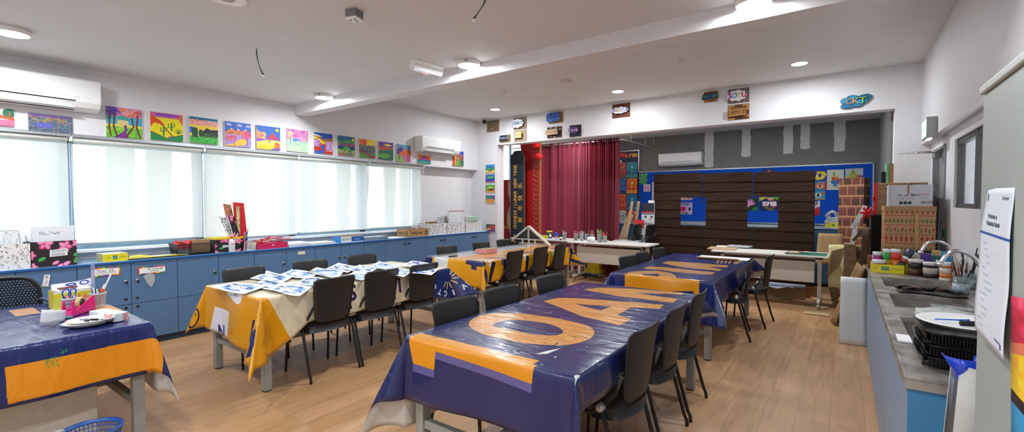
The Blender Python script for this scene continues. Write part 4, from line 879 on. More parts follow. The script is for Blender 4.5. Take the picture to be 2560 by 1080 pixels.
plaque((1368, 319, 1404, 346), '4a342c', lambda c: [c.rect(x, y_, x+.1, y_+.09, 'e0c8a0') for x, y_ in ((.2, .88), (.55, .85), (.82, .68), (.2, .1), (.45, .02))], (-.05, .25, .82, .78, 'c8a080', '', '', 'bar'), lambda d, w, h: (d.rect(w*.05, h*.1, w*.25, h*.9, 'd8b060', .5), W('WILLIAM', '8a6040', .5, .8, 'e8d0b0')(d, w, h)), 'dark brown plaque with cream studs and a tan lettered strip')
plaque((1424, 314, 1453, 343), '1f2a36', nob, (0, .28, .82, .82, '4a3078', '', '', 'cloud'), W('Jack', 'e0b8a0', .6, 1), 'square navy-black plaque with purple cloud and pale letters')
plaque((1531, 262, 1575, 296), '6a3a28', bricks(['6a3a28', '7a4430', '5e3222'], 9), (.02, .26, .95, .72, 'e4e6f2', '', '', 'cloud'), W('ANGELA', 'b0b4d8', .62, .95, '3a3a68', cols=['a0a8d8', 'b8a0c8', 'd8c890', 'd8d0a0', 'a8b8e0', '8090d0']), 'brown brick plaque with white bubble letters reading Angela')
plaque((1760, 231, 1794, 257), '8a5a34', bricks(['8a5a34', 'a0703f'], 5), (-.12, .2, 1.14, .76, '1d2838', '', '', 'bar'), W('HAGEN', '20806a', .62, .9, cols=['2a8a60', '2a7a90', '3a58a8', '2a8a70', '38a080']), 'dark plaque with green and teal letters jutting past a brown brick card')
plaque((1820, 225, 1873, 260), '3f8a86', lambda c: [c.rect(k*.125, j*.2, k*.125+.125, j*.2+.2, 'a8404f') for k in range(8) for j in range(5) if (k+j) % 2], (.0, .1, .92, .85, 'e8e0ea', '', '', 'cloud'), W('SOYU', 'c04aa0', .72, .95, '7a3a80', cols=['a83aa0', '58a8c8', 'e0d070', 'd84a70']), 'teal and red chequered plaque with white-edged graffiti letters')
plaque((1820, 264, 1873, 301), '6b3c22', bricks(['6b3c22', 'b08850', '7a4828', '5a321e'], 7), (-.02, .2, .88, .72, 'a87c3e', '', '', 'bar'), W('JAMIE', '6a4818', .7, .95, 'c89a58', ow=.05), 'brown brick plaque with wooden block letters reading Jamie')
# cloud-shaped plaque
a = PY(2100, 273, YB-.03); c2 = PY(2180, 232, YB-.03); w, h = c2.x-a.x, c2.z-a.z
t = thing('name_plaque', 'teal cloud-shaped plaque with pink and green letters near the right pillar', 'name plaque', (a.x+w/2, YB, a.z))
bl = [(.22, .28, .2), (.2, .62, .2), (.42, .78, .2), (.5, .3, .2), (.68, .62, .22), (.85, .72, .17)]
pts = [(w*x, h*y) for x, y in ((.12, .02), (.3, .0), (.42, .08), (.55, .04), (.68, .1), (.72, .22), (.82, .3), (.92, .5), (1.0, .68), (.97, .9), (.85, .98), (.68, .93), (.58, .86), (.5, .96), (.36, 1.0), (.24, .92), (.2, .82), (.08, .8), (0, .62), (.04, .45), (.1, .38), (.02, .28), (.02, .1))]
d = Cv(500, 260, '1c86a8', (0, 0, w, h)); d.dabs(30, ['2396b8', '14708e', '1a5a80'], (0, 0, w, h), .03, 3)
d.line([pts[i] for i in range(0, 23)]+[pts[0]], .01, '123a6a')
MB().prism(pts, (a.x, YB, a.z), (1, 0, 0), (0, 0, 1), .03, 0, 1).build('cloud_board', [d.tex('cloud_board', .5), mat('cloud_side', '17506a', .6)], t)
for ch, fx, col, sz in (('C', .3, 'd88a6a', .75), ('K', .5, 'e0a070', .8), ('T', .72, '9ac03a', .85)):
    mb = MB()
    for tr in text_tris(ch): mb.prism([(p[0]*h*sz*.9, p[1]*h*sz*.75) for p in tr], (a.x+w*fx, YB-.03, a.z+h*.5), (1, 0, 0), (0, 0, 1), .018, 0)
    mb.build('letter', mat('letter_'+ch, col, .7), t)

# ================================================================== air conditioners
def aircon(p0, length, h, dp, axis, label, openv=True):
    """p0 = lower front-left corner at the wall plane; axis 'y': on left wall facing +x, axis 'x': on back wall facing -y"""
    t = thing('air_conditioner', label, 'air conditioner', p0)
    def Pm(s, o, z):
        return (p0[0]+o, p0[1]+s, p0[2]+z) if axis == 'y' else (p0[0]+s, p0[1]-o, p0[2]+z)
    prof = [(0, 0), (dp*.5, .0), (dp*.8, .028), (dp*.97, .075), (dp, .10), (dp, h-.015), (dp-.015, h), (0, h)]
    def body(s0, s1, mi=0):
        mb = MB(); n = len(prof); base = 0
        for s in (s0, s1):
            for o, z in prof: mb.v.append(Pm(s, o, z))
        q = list(range(n)); mb.face(tuple(q), mi); mb.face(tuple(n+i for i in reversed(q)), mi)
        for i in range(n): j = (i+1) % n; mb.face((i, n+i, n+j, j), mi)
        return mb
    body(0, length).build('casing', white_plastic, t, bevel=.006)
    # flap opening
    s0, s1 = length*.1, length*.82
    mb = MB(); q = [Pm(s0, dp*.55, .004), Pm(s1, dp*.55, .004), Pm(s1, dp*.99, .088), Pm(s0, dp*.99, .088)]
    def off(p, k): return (Vector(p)+(Vector((k, 0, -k)) if axis == 'y' else Vector((0, -k, -k))))
    q = [off(p, .004) for p in q]; mb.quad(*q); mb.quad(*[off(p, -.003) for p in q][::-1])
    if openv: mb.build('vent_opening', dark, t)
    else: mb.build('vent_flap', mat('flap_grey', 'd4d6da', .4), t)
    if openv:
        v = MB(); v.obox(Vector(Pm((s0+s1)/2, dp*.66, .012)), (Vector((0, s1-s0-.01, 0)) if axis == 'y' else Vector((s1-s0-.01, 0, 0))), Vector((dp*.5, 0, .02)) if axis == 'y' else Vector((0, -dp*.5, .02)), Vector((0, 0, .006)))
        v.build('flap', white_plastic, t)
        lv = MB()
        for k in range(14):
            s = s0+(s1-s0)*(k+.5)/14; c_ = Vector(Pm(s, dp*.83, .052)); lv.obox(c_, (Vector((0, .003, 0)) if axis == 'y' else Vector((.003, 0, 0))), (Vector((.03, 0, .03)) if axis == 'y' else Vector((0, -.03, .03))), Vector((0, 0, .012)))
        lv.build('louvres', mat('louvre_grey', '5a5c60', .5), t)
    br_ = MB(); s = length*.88
    c_ = Cv(200, 24, 'eef0f0'); c_.text('CLIMATE', 60, 12, 16, '888c90') if 0 else c_.rect(.05, .35, .45, .6, '8a8e92'); c_.rect(.55, .35, .92, .6, 'a8acb0')
    a_, b2_ = Pm(s-.09, dp+.0005, .115), Pm(s+.07, dp+.0005, .115)
    br_.quad(a_, b2_, Pm(s+.07, dp+.0005, .125), Pm(s-.09, dp+.0005, .125)); br_.build('badge', c_.tex('badge', .4), t)
    return t
b_ = PX(252, 205, XL+.2); z0 = PX(225, 289, XL+.17).z
p_r = PX(252, 205, XL+.205)
aircon((XL, p_r.y-1.06, p_r.z-.30), 1.06, .30, .205, 'y', 'large white air conditioner at the left edge above the windows')
pl = PX(1056, 338, XL+.2); pr = PX(1152, 352, XL+.2)
aircon((XL, pl.y, pl.z-.275), pr.y-pl.y, .275, .2, 'y', 'white air conditioner on the window wall near the far corner')
pa, pb = PY(1646, 385, 10.1), PY(1749, 380, 10.1)
aircon((pa.x, 10.3, pa.z-.27), pb.x-pa.x+.03, .27, .2, 'x', 'white air conditioner on the dark grey stage wall', False)

# ================================================================== ceiling bits
def zc(px, py, z=ZN): return PZ(px, py, z)
t = thing('junction_box', 'small grey box with white underside on the ceiling', 'ceiling box', (-2.85, 2.05, ZN))
MB().rbox((-2.85, 2.05, ZN-.028), .088, .088, .056, .3).build('housing', mat('box_grey', '77797c', .6), t, bevel=.003)
MB().rbox((-2.85, 2.05, ZN-.061), .092, .092, .012, .3).build('faceplate', white_plastic, t, bevel=.003)
dd = MB(); [dd.rbox((-2.85+a, 2.05+b2_, ZN-.068), .012, .012, .003, .3) for a, b2_ in ((-.02, -.015), (.02, -.01), (.0, .02))]; dd.build('sockets', dark, t)
t = thing('emergency_light', 'long white emergency light with a red glow on the ceiling', 'emergency light', (-3.36, 3.22, ZN))
ax_ = Vector((.04, .46, 0)).normalized(); sd_ = Vector((ax_.y, -ax_.x, 0)); c0 = Vector((-3.36, 3.24, ZN))
MB().obox(c0+Vector((0, 0, -.035)), ax_*.36, sd_*.085, (0, 0, .07)).build('housing', lamp_w, t, bevel=.004)
mb = MB(); n = 10
for s in (-1, 1):
    for i in range(n+1): a_ = PI*i/n; mb.v.append(tuple(c0+ax_*s*.172+sd_*(.036*math.cos(a_))+Vector((0, 0, -.07-.03*math.sin(a_)))))
for i in range(n): mb.face((i, i+1, n+2+i, n+1+i), 0, None, True)
mb.face(tuple(range(n+1))); mb.face(tuple(reversed(range(n+1, 2*n+2))))
mb.build('diffuser', mat('frosted_cover', 'e2e5e8', .25, spec=.6), t)
MB().obox(c0+ax_*-.01+Vector((0, 0, -.098))-sd_*.008, ax_*.05, sd_*.02, (0, 0, .008)).build('indicator', emis('red_indicator', 'ff7a70', 1.2), t)
MB().obox(c0-ax_*.09+sd_*-.043+Vector((0, 0, -.03)), ax_*.02, sd_*.003, (0, 0, .016)).build('switch', dark, t)
MB().obox(c0+ax_*.0+sd_*.0435+Vector((0, 0, -.045)), ax_*.34, sd_*.002, (0, 0, .004)).build('seam', mat('slot_grey', '8f9296', .6), t)
wire_k, wire_g = mat('black_wire', '22262a', .5), mat('green_wire', '2f7a3c', .5)
def wires(px, py, label, drop, sway):
    p = zc(px, py); t = thing('loose_wire', label, 'wire', p)
    MB().rbox((p.x, p.y, p.z-.01), .02, .02, .02).build('ceiling_clip', white_plastic, t)
    for k, m_ in enumerate((wire_k, wire_g, wire_k)):
        pts = [Vector((p.x+k*.004, p.y, p.z-.01)), p+Vector((.0+k*.01, .0, -drop*.35)), p+Vector((sway*.4-k*.012, sway*.1, -drop*.7)), p+Vector((sway, sway*.2+k*.008, -drop))]
        q = []
        for i in range(9):
            u = i/8; b0 = (1-u)**3; b1_ = 3*u*(1-u)**2; b2_ = 3*u*u*(1-u); b3_ = u**3; q.append(pts[0]*b0+pts[1]*b1_+pts[2]*b2_+pts[3]*b3_)
        MB().tube(q, .0028, 5).build('strand', m_, t)
    MB().rbox(p+Vector((sway, sway*.2+.008, -drop-.008)), .022, .022, .016, .4).build('connector', white_plastic, t)
wires(640, 118, 'loose dark wires hanging from the ceiling above the palm tree canvas', .25, .08)
p = zc(1212, -8); wires(1212, -8, 'loose green and black wires hanging at the top edge of the photo', .13, -.09)
for px_, py_ in ((1262, 228), (1703, 150)):
    p = PZ(px_, py_, ZF); mb = MB().rbox((p.x, p.y, ZF-.006), .05, .03, .012); mb.tube([(p.x-.02, p.y, ZF-.01), (p.x-.012, p.y, ZF-.045)], .003, 5).tube([(p.x+.02, p.y, ZF-.01), (p.x+.012, p.y, ZF-.045)], .003, 5)
    single('ceiling_bracket', mb, mat('bracket_white', 'cfccc8', .5), 'tiny white bracket left on the far ceiling, %s' % ('left one above the curtain' if px_ < 1500 else 'right one above the plaques'), 'bracket')
# security camera
p = PZ(1211, 297, ZF); p = Vector((p.x, min(p.y, YB-.12), ZF))
t = thing('security_camera', 'small dome security camera in the far left ceiling corner', 'camera', p)
MB().lathe([(.05, 0), (.05, -.02), (.03, -.025)], p, 16).build('mount', mat('cam_beige', 'c9c4b4', .5), t)
MB().lathe([(.02, -.02), (.045, -.05), (.048, -.07), (.03, -.1), (.001, -.11)], p, 16).build('dome', black_plastic, t)
# exit sign
e0 = Vector((.68, 6.35, 2.36))
t = thing('exit_sign', 'green lit exit sign box on the right wall above the door', 'exit sign', (.7, 6.5, 2.15))
MB().box(.66, XR, 6.30, 6.66, 2.15, 2.36).build('housing', mat('sign_grey', 'a9acaa', .5), t, bevel=.004)
c_ = Cv(300, 170, 'dff5e6', (0, 0, 30, 17)); c_.text('KELUAR', 15, 8.6, 7.2, '2f9a62', bold=.15); c_.rect(0, 0, 30, .6, '9ab8a4'); c_.rect(0, 16.4, 30, 17, '9ab8a4')
m_ = c_.tex('exit_face', .3); nt = m_.node_tree; ti = [n for n in nt.nodes if n.type == 'TEX_IMAGE'][0]; nt.links.new(ti.outputs['Color'], nt.nodes['Principled BSDF'].inputs['Emission Color']); nt.nodes['Principled BSDF'].inputs['Emission Strength'].default_value = .8
MB().quad((.6585, 6.65, 2.165), (.6585, 6.31, 2.165), (.6585, 6.31, 2.345), (.6585, 6.65, 2.345)).build('lit_face', m_, t)
MB().box(.68, .72, 6.34, 6.6, 2.146, 2.15).build('underside_lamp', emis('sign_lamp', 'f0fff6', 2), t)
MB().rbox((.715, 6.33, 2.145), .01, .02, .008).build('test_button', mat('red_button', 'c84a50', .4), t)
# small green plate on the right wall
q = PX(2359, 574, RREC-.01)
single('wall_plate', MB().box(RREC-.012, RREC, q.y-.05, q.y+.05, q.z-.075, q.z+.0), mat('green_plate', '178a5a', .4), 'small green plate on the right wall above the taps', 'wall plate')
# ================================================================== things on the blue worktop
def thickbox(p, ux, L, D, H, m_front, m_side, mb=None, open_top=None, wall=.006):
    """open box: p = lower front-left corner, ux along the front, depth towards the wall"""
    ux = Vector(ux).normalized(); uy = Vector((-ux.y, ux.x, 0)); up = Vector((0, 0, 1)); p = Vector(p)
    mb = mb or MB()
    c = p+ux*L/2
    mb.obox(c+uy*wall/2+up*H/2, ux*L, uy*wall, up*H, 1, {2: 0})
    mb.obox(c+uy*(D-wall/2)+up*H/2, ux*L, uy*wall, up*H, 1)
    mb.obox(p+ux*wall/2+uy*D/2+up*H/2, ux*wall, uy*(D-2*wall), up*H, 1, {5: 2}); mb.obox(p+ux*(L-wall/2)+uy*D/2+up*H/2, ux*wall, uy*(D-2*wall), up*H, 1, {3: 2})
    mb.obox(c+uy*D/2+up*wall/2, ux*(L-2*wall), uy*(D-2*wall), up*wall, 1)
    return mb
FX = CX-.03            # front line of things on the worktop
def ytop(px_, py_): return PZ(px_, py_, TOPZ)
def at(px_, py_, x=None, z=None):
    return PX(px_, py_, FX if x is None else x) if z is None else PZ(px_, py_, z)
SWIRL = Cv(700, 420, 'e6e6e6', (0, 0, 5, 3)); R = random.Random(2)
for k in range(60):
    x, y = R.uniform(0, 5), R.uniform(0, 3); r = R.uniform(.1, .24); a0 = R.uniform(0, 360)
    SWIRL.line([(x+r*(1-i/16)*math.cos(math.radians(a0+i*26)), y+r*(1-i/16)*math.sin(math.radians(a0+i*26))) for i in range(15)], .035, R.choice(['2a2d33', '3c4148', '8a9096']))
for k in range(34): SWIRL.ell(R.uniform(0, 5), R.uniform(0, 3), .075, .075, R.choice(['4a4a3e', '34363c', '6a6455']))
FLOR = Cv(800, 560, '2b2427', (0, 0, 5, 3.5))
def flower(c, x, y, r, rot=0, n=5):
    for k in range(n):
        a = rot+2*PI*k/n; c.ell(x+r*.55*math.cos(a), y+r*.55*math.sin(a), r*.6, r*.42, ['d8568e', 'e47aa6', 'c83a78'][k % 3], 1, 16, a); c.ell(x+r*.5*math.cos(a), y+r*.5*math.sin(a), r*.4, r*.18, 'f3b4cc', .8, 12, a)
for x, y, r in ((1.5, 3.2, .8), (3.7, 2.7, .75), (5.0, 3.1, .5), (-.1, 1.7, .55), (0.1, .1, .5)): flower(FLOR, x, y, r, x)
for x, y, r in ((2.6, .5, .35), (3.8, .3, .4), (3.1, .1, .3)): FLOR.ell(x, y, r*1.3, r*.7, 'e06a9c', 1, 16, .5); FLOR.ell(x, y, r*.8, r*.4, 'f5c8da', .8, 12, .5)
for x, y, a in ((1.1, 1.1, .5), (4.9, .7, 1.2), (5, 1.5, .3)): FLOR.ell(x, y, .45, .25, '35a54a', 1, 16, a); FLOR.line([(x-.4*math.cos(a), y-.4*math.sin(a)), (x+.4*math.cos(a), y+.4*math.sin(a))], .03, '8adf90')
def FLt(label=None):
    c = Cv(10, 10, 'ffffff'); c.a = FLOR.a.copy(); c.w, c.h, c.e = FLOR.w, FLOR.h, FLOR.e
    if label: label(c)
    return c.tex('floral_wrap', .35)
m_sw = SWIRL.tex('swirl_wrap', .45); m_swside = mat('wrap_side_white', 'd9dadb', .5)
def scrap(c):
    c.poly([(1.95, 1.35), (3.95, 1.45), (3.93, 2.42), (1.97, 2.3)], 'dfe5ea'); c.text('SCRAP', 2.95, 2.08, .42, '4a4e55', .04, 1.25); c.text('PAPER', 2.95, 1.62, .42, '4a4e55', .04, 1.25)
def boxthing(label, xl, xr, ytop_px, ybot_px, depth, mats_, name='storage_box', x=None, cat='box', zb_=None, group=None):
    """open box standing on the worktop; front face spans pixels xl..xr"""
    xx = FX if x is None else x; a = PX(xl, ybot_px, xx); c2 = PX(xr, ybot_px, xx); zt = PX((xl+xr)/2, ytop_px, xx).z
    z0 = TOPZ if zb_ is None else zb_; t = thing(name, label, cat, (xx-depth/2, (a.y+c2.y)/2, z0), 0, group)
    thickbox((xx, a.y, z0+.0), (0, 1, 0), c2.y-a.y, depth, zt-z0, None, None).build('body', mats_, t)
    return t, a.y, c2.y, zt
t, y0, y1, zt = boxthing('white storage box with black scrolls and dots at the left edge', -40, 77, 611, 668, .30, [m_sw, mat('wrap_dark_inside', '3a3a3c', .8), m_swside])
MB().box(FX-.25, FX-.22, y0+.02, y1-.05, TOPZ+.02, zt+.17).build('standing_sheet', paper, t)
c_ = Cv(500, 250, 'e8ecef', (0, 0, 10, 5)); c_.line([(0, 4.5), (8.7, 4.5), (9.2, 4.1), (9.4, 0)], .12, '5a6268'); R = random.Random(3)
for k in range(16): x = R.uniform(0, 9); c_.line([(x, 0), (x+R.uniform(-1, 1), 1.5), (x+R.uniform(-2, 2), 3), (x+R.uniform(-2, 2), 4.2)], .06, '9aa6aa')
c_.rect(0, 0, 8.6, .7, '2aa98a')
MB().prism([(0, 0), (.3, 0), (.3, .16), (0, .16)], (FX-.1, y1-.33, zt-.03), (0, 1, 0), (-.1, 0, 1), .003, 0, 1).build('drawing', [c_.tex('tracing', .6), paper], t)
t, y0, y1, zt = boxthing('black box with pink flowers labelled SCRAP PAPER', 79, 193, 603, 661, .30, [FLt(scrap), mat('box_inside', '3c3436', .8), mat('floral_side', '2b2427', .4)])
R = random.Random(8)
for k in range(9):
    h = R.uniform(.10, .17); yy = y0+.02+R.uniform(-.03, .02); lean = R.uniform(-.25, .05); c_ = Cv(400, 220, R.choice(['f1f2f4', 'e6eaee', 'dfe5ea']), (0, 0, 10, 5.5))
    if k in (7, 8):
        for q in range(26): a_ = R.uniform(1.6, 6.2); c_.line([(a_, 4.0+R.uniform(-.3, .5)), (a_+R.uniform(.2, .9), 4.0+R.uniform(-.3, .5))], .06, '70757c')
    w_ = y1-y0-.05+R.uniform(-.03, .02)
    MB().prism([(0, 0), (w_, R.uniform(-.01, .02)), (w_+.01, h+.09), (R.uniform(-.03, .01), h+.075+R.uniform(-.01, .015))], (FX-.26+k*.026, yy, TOPZ+.12), (0, 1, 0), (lean*.4, 0, 1), .0015, 0, 1).build('scrap_sheet', [c_.tex('scrap', .7), paper], t)
MB().prism([(0, 0), (.04, -.01), (.035, .09)], (FX-.06, y1-.045, zt-.02), (0, 1, 0), (0, 0, 1), .003).build('green_slip', mat('green_slip', '58c838', .5), t, label='green paper slip')
# yellow paper-ream lids
def ream(txt='DOUBLE'):
    def f(c): c.rect(0, 0, 1, 1, 'e3d21c'); c.rect(.38, .28, .58, .75, '2a7a5c'); c.text('GOOD', .48, .5, .22, 'cfe8d8', 0, .45); c.text('2007751', .8, .5, .26, '5a5420', 0, .35, mirror=False); c.text('A4', .22, .5, .3, '6a6420', 0, .4); [c.line([(x, .1), (x+.05, .25)], .02, 'a8a030') for x in (.1, .2, .9)]
    return f
def rtex(): c = Cv(600, 90, 'e3d21c'); ream()(c); c.grain(.02); return c.tex('yellow_ream_print', .4)
m_ream = rtex(); ylw = mat('yellow_card', 'ddcb2a', .5, var=.08, scale=20)
t, y0, y1, zt = boxthing('shallow yellow and white paper box lid near the left', 258, 320, 634, 654, .23, [m_ream, mat('lid_white', 'e8e8e0', .6), mat('lid_side', 'c9c88a', .6)], 'ream_tray', x=FX-.02)
MB().box(FX-.22, FX-.04, y0+.02, y1-.02, TOPZ+.01, zt-.01).build('paper_stack', paper, t)
a, b_ = at(325, 645), at(468, 637)
pts = [(0, 0), (.13, .02), (b_.y-a.y, .0), (b_.y-a.y-.01, .08), (b_.y-a.y-.14, .17), (.03, .16), (-.02, .08)]
t = thing('paper_wrapper', 'flattened yellow paper wrapper lying on the blue worktop', 'wrapper', (FX-.08, (a.y+b_.y)/2, TOPZ))
c_ = Cv(700, 200, 'e5d422'); c_.rect(.0, 0, .2, 1, 'cabf4a'); c_.rect(.42, .1, .5, .3, '2a8a5c'); c_.text('2007751', .68, .2, .16, '5a5420', 0, .35); c_.poly([(.5, .3), (1, .4), (.9, 1), (.4, .9)], 'f2f0d8'); c_.rect(0, 0, 1, .05, '3a9a50')
MB().prism(pts, (FX+.01, a.y, TOPZ+.012), (0, 1, 0), (-1, 0, 0.0), .006, 0, 1).build('sheet', [c_.tex('wrapper', .35), ylw], t)
MB().prism([(.0, 0), (.1, 0.02), (.18, .03), (.1, .07), (.02, .06)], (FX-.02, a.y, TOPZ+.02), (0, 1, 0), (-1, 0, .25), .003).build('crumple', ylw, t)
MB().prism([(0, 0), (.3, 0.0), (.28, .14), (.04, .14)], (FX-.06, a.y+.2, TOPZ+.003), (0, 1, 0), (-1, 0, 0.0), .007).build('under_sheet', paper, t)
# mesh baskets
def basket(p, L, D, H, m_, label, name='wire_basket', nl=26, nh=6, taper=.02, cat='basket'):
    t = thing(name, label, cat, (p[0]-D/2, p[1]+L/2, p[2])); x0, x1 = p[0]-D, p[0]; y0, y1 = p[1], p[1]+L; z = p[2]
    mb = MB()
    for k in range(nh+1):
        zz = z+H*k/nh; e = taper*(k/nh); w_ = .0035 if k < nh else .011
        mb.box(x1+e-.002, x1+e+.002, y0-e, y1+e, zz-w_/2, zz+w_/2).box(x0-e-.002, x0-e+.002, y0-e, y1+e, zz-w_/2, zz+w_/2).box(x0-e, x1+e, y0-e-.002, y0-e+.002, zz-w_/2, zz+w_/2).box(x0-e, x1+e, y1+e-.002, y1+e+.002, zz-w_/2, zz+w_/2)
    for k in range(nl+1):
        yy = y0+L*k/nl; mb.tube([(x1, yy, z), (x1+taper, yy, z+H)], .0022, 4); mb.tube([(x0, yy, z), (x0-taper, yy, z+H)], .0022, 4)
    nd = int(nl*D/L)
    for k in range(nd+1):
        xx = x0+D*k/nd; mb.tube([(xx, y0, z), (xx, y0-taper, z+H)], .0022, 4); mb.tube([(xx, y1, z), (xx, y1+taper, z+H)], .0022, 4)
    mb.box(x0, x1, y0, y1, z, z+.004); mb.build('mesh_body', m_, t); return t
a, b_ = at(445, 633), at(540, 628)
basket((FX-.01, a.y+.01, TOPZ), b_.y-a.y-.03, .22, .125, black_plastic, 'black lattice basket holding red packets and a carton')
MB_ = MB(); MB_.box(FX-.17, FX-.03, a.y+.16, b_.y-.05, TOPZ+.02, TOPZ+.165)
single('small_carton', MB_, cardboard, 'small brown carton inside the black lattice basket', 'carton', bevel=.003)
red_m = mat('red_packet', 'd0242c', .35, var=.15, scale=60)
R = random.Random(1)
for k in range(6):
    y = a.y+.03+k*.022; mb = MB().rbox((FX-.10+R.uniform(-.03, .03), y, TOPZ+.115+R.uniform(-.01, .01)), .1, .012, .085, R.uniform(-.5, .5), rx=R.uniform(-.7, .7))
    single('red_packet', mb, red_m, 'glossy red packets heaped in the left end of the black basket', 'packet', group='red packets in the black basket')
# floral box with paper rolls
t, y0, y1, zt = boxthing('black floral box with a yellow rim holding paper rolls', 537, 616, 595, 626, .22, [FLt(lambda c: c.rect(1.2, 1.2, 2.3, 1.8, 'dfe6ea')), mat('box_inside', '3c3436', .8), mat('floral_side', '2b2427', .4)], x=FX-.03)
MB().box(FX-.255, FX-.028, y0-.003, y1+.003, zt-.012, zt+.012).build('yellow_rim', mat('yellow_rim', 'e8c81a', .4), t)
def roll(p, tip, r, m_, label, n=14):
    c_ = MB().tube([p, tip], [r, r], n); return single('paper_roll', c_, m_, label, 'paper roll')
def pat(base, cols, seed=1, w=200, h=400, n=70):
    c = Cv(w, h, base); c.dabs(n, cols, (0, 0, 1, 1), .03, seed, .9); return c.tex('roll_pattern', .5)
def strip(px0, px1, pyb, pyt, lean, dx, th, m_, label, wpx):
    a = PX(px0, pyb, FX-dx); b2_ = PX(px0+wpx, pyb, FX-dx); c2 = PX(px1, pyt, FX-dx); w_ = b2_.y-a.y
    return single('wrapping_paper', MB().prism([(0, 0), (w_, 0), (w_+c2.y-a.y, c2.z-a.z+.0), (c2.y-a.y, c2.z-a.z+.012)], (FX-dx, a.y, a.z), (0, 1, 0), (0, 0, 1), th, 0, 1), [m_, red_m if 'red' in label else paper], label, 'wrapping paper')
c1 = Cv(160, 400, 'b08850'); [c1.rect(0, i/14, 1, i/14+.02, 'a02a34') for i in range(14)]; c1.rect(.0, 0, .1, 1, '98222c'); c1.rect(.9, 0, 1, 1, '98222c'); c1.dabs(60, ['8a2028', '3a5a30', 'd8c090'], (0, 0, 1, 1), .03, 4)
strip(575, 557, 590, 512, 0, .12, .03, c1.tex('xmas_roll', .5), 'brown and red patterned wrapping paper leaning out of the floral box', 17)
strip(568, 546, 590, 543, 0, .07, .02, pat('d8dadc', ['2a2a30', '50555c'], 5), 'folded white and black patterned paper leaning left in the floral box', 18)
strip(583, 567, 592, 540, 0, .05, .02, FLt(), 'dark floral wrapping sheet with green leaves in the floral box', 16)
strip(590, 581, 592, 508, 0, .10, .045, mat('red_gift_bag', 'c4222a', .35), 'tall red gift bag standing in the floral box', 24)
c1 = Cv(100, 400, 'cdb98a'); c1.dabs(60, ['8a6a3a', '3a5a40', 'e8dab0'], (0, 0, 1, 1), .05, 7); c1.rect(0, 0, .06, 1, '8a6a3a'); c1.rect(.94, 0, 1, 1, '8a6a3a')
strip(591, 589, 590, 517, 0, .048, .01, c1.tex('tan_panel', .5), 'tan patterned strip in front of the red gift bag', 9)
# bottle
bp = at(574, 629, FX+.0, None); bp = PZ(575, 629, TOPZ)
t = thing('plastic_bottle', 'white translucent bottle with a red cap on the blue worktop', 'bottle', (FX+.02, bp.y, TOPZ))
MB().lathe([(.034, 0), (.036, .01), (.036, .12), (.03, .145), (.014, .158), (.014, .165)], (FX+.0, bp.y, TOPZ), 20, sy=.95).build('body', mat('milky_plastic', 'e4e6ea', .3, alpha=.92), t)
MB().lathe([(.017, .162), (.017, .182), (.012, .185), (.005, .195), (.001, .195)], (FX+.0, bp.y, TOPZ), 14).build('cap', mat('red_cap', 'e04a3a', .3), t)
c_ = Cv(120, 60, 'e8e8ee'); c_.rect(.1, .55, .9, .75, 'b83a50'); c_.rect(.1, .3, .7, .38, '9a9aa4'); a_ = bp.y
MB().prism([(-.022, 0), (.022, 0), (.022, .04), (-.022, .04)], (FX+.0362, bp.y, TOPZ+.07), (0, 1, 0), (0, 0, 1), .001).build('label', c_.tex('bottle_label', .5), t)
# little flag
fp = PZ(612, 626, TOPZ); t = thing('hand_flag', 'small striped flag with a blue canton on a thin stick', 'flag', (FX, fp.y, TOPZ))
MB().tube([(FX, fp.y-.02, TOPZ), (FX, fp.y+.02, TOPZ+.275)], .003, 6).build('stick', dark, t)
c_ = Cv(120, 200, 'e8e6ea', (0, 0, 6, 10)); [c_.rect(k*.86, 0, k*.86+.43, 10, 'c02a3a') for k in range(7)]; c_.rect(2.4, 5.2, 6, 10, '2a3a80'); c_.ring(4.2, 7.6, .9, .3, 'e8c830', 60, 300); c_.ell(4.7, 7.6, .35, .35, 'e8c830')
MB().grid(lambda u, v: (FX+.012*math.sin(u*7+v*4), fp.y-.045+.06*u+.02*v*(1-u)*1, TOPZ+.03+.2*v-.05*(1-u)*(1-v)), 8, 8).build('cloth', c_.tex('flag_print', .6), t)
# small white basket, pink tray with red pens
a, b_ = at(616, 624), at(642, 622)
basket((FX-.01, a.y+.01, TOPZ), b_.y-a.y-.02, .16, .085, mat('white_lattice', 'e2dfd2', .5), 'small off-white lattice basket beside the pink tray', nl=10, nh=6, taper=.006)
a, b_ = at(643, 624), at(720, 616)
pk = mat('pink_plastic', 'cc2f5f', .25, alpha=.92, var=.05)
t = thing('pen_tray', 'translucent pink tray full of red pens and packets', 'tray', (FX-.1, (a.y+b_.y)/2, TOPZ))
mb = thickbox((FX, a.y, TOPZ), (0, 1, 0), b_.y-a.y, .2, .075, None, None, wall=.004); mb.build('tray_body', [pk, pk, pk], t, bevel=.002)
MB().rbox((FX+.003, (a.y+b_.y)/2, TOPZ+.045), .006, .02, .012).build('latch', white_plastic, t)
R = random.Random(12); wh_red = mat('pale_packet', 'e8b8a8', .4)
for k in range(14):
    y = a.y+.03+R.random()*(b_.y-a.y-.08); zz = TOPZ+.07+.006*k*.9; mb = MB().rbox((FX-.1+R.uniform(-.04, .04), y+.03, zz), .016, .19, .009, R.uniform(-.5, .5), rx=R.uniform(-.12, .12))
    single('red_pen', mb, red_m if k % 4 else wh_red, 'red pens heaped on the pink tray', 'pen', group='red pens on the pink tray')
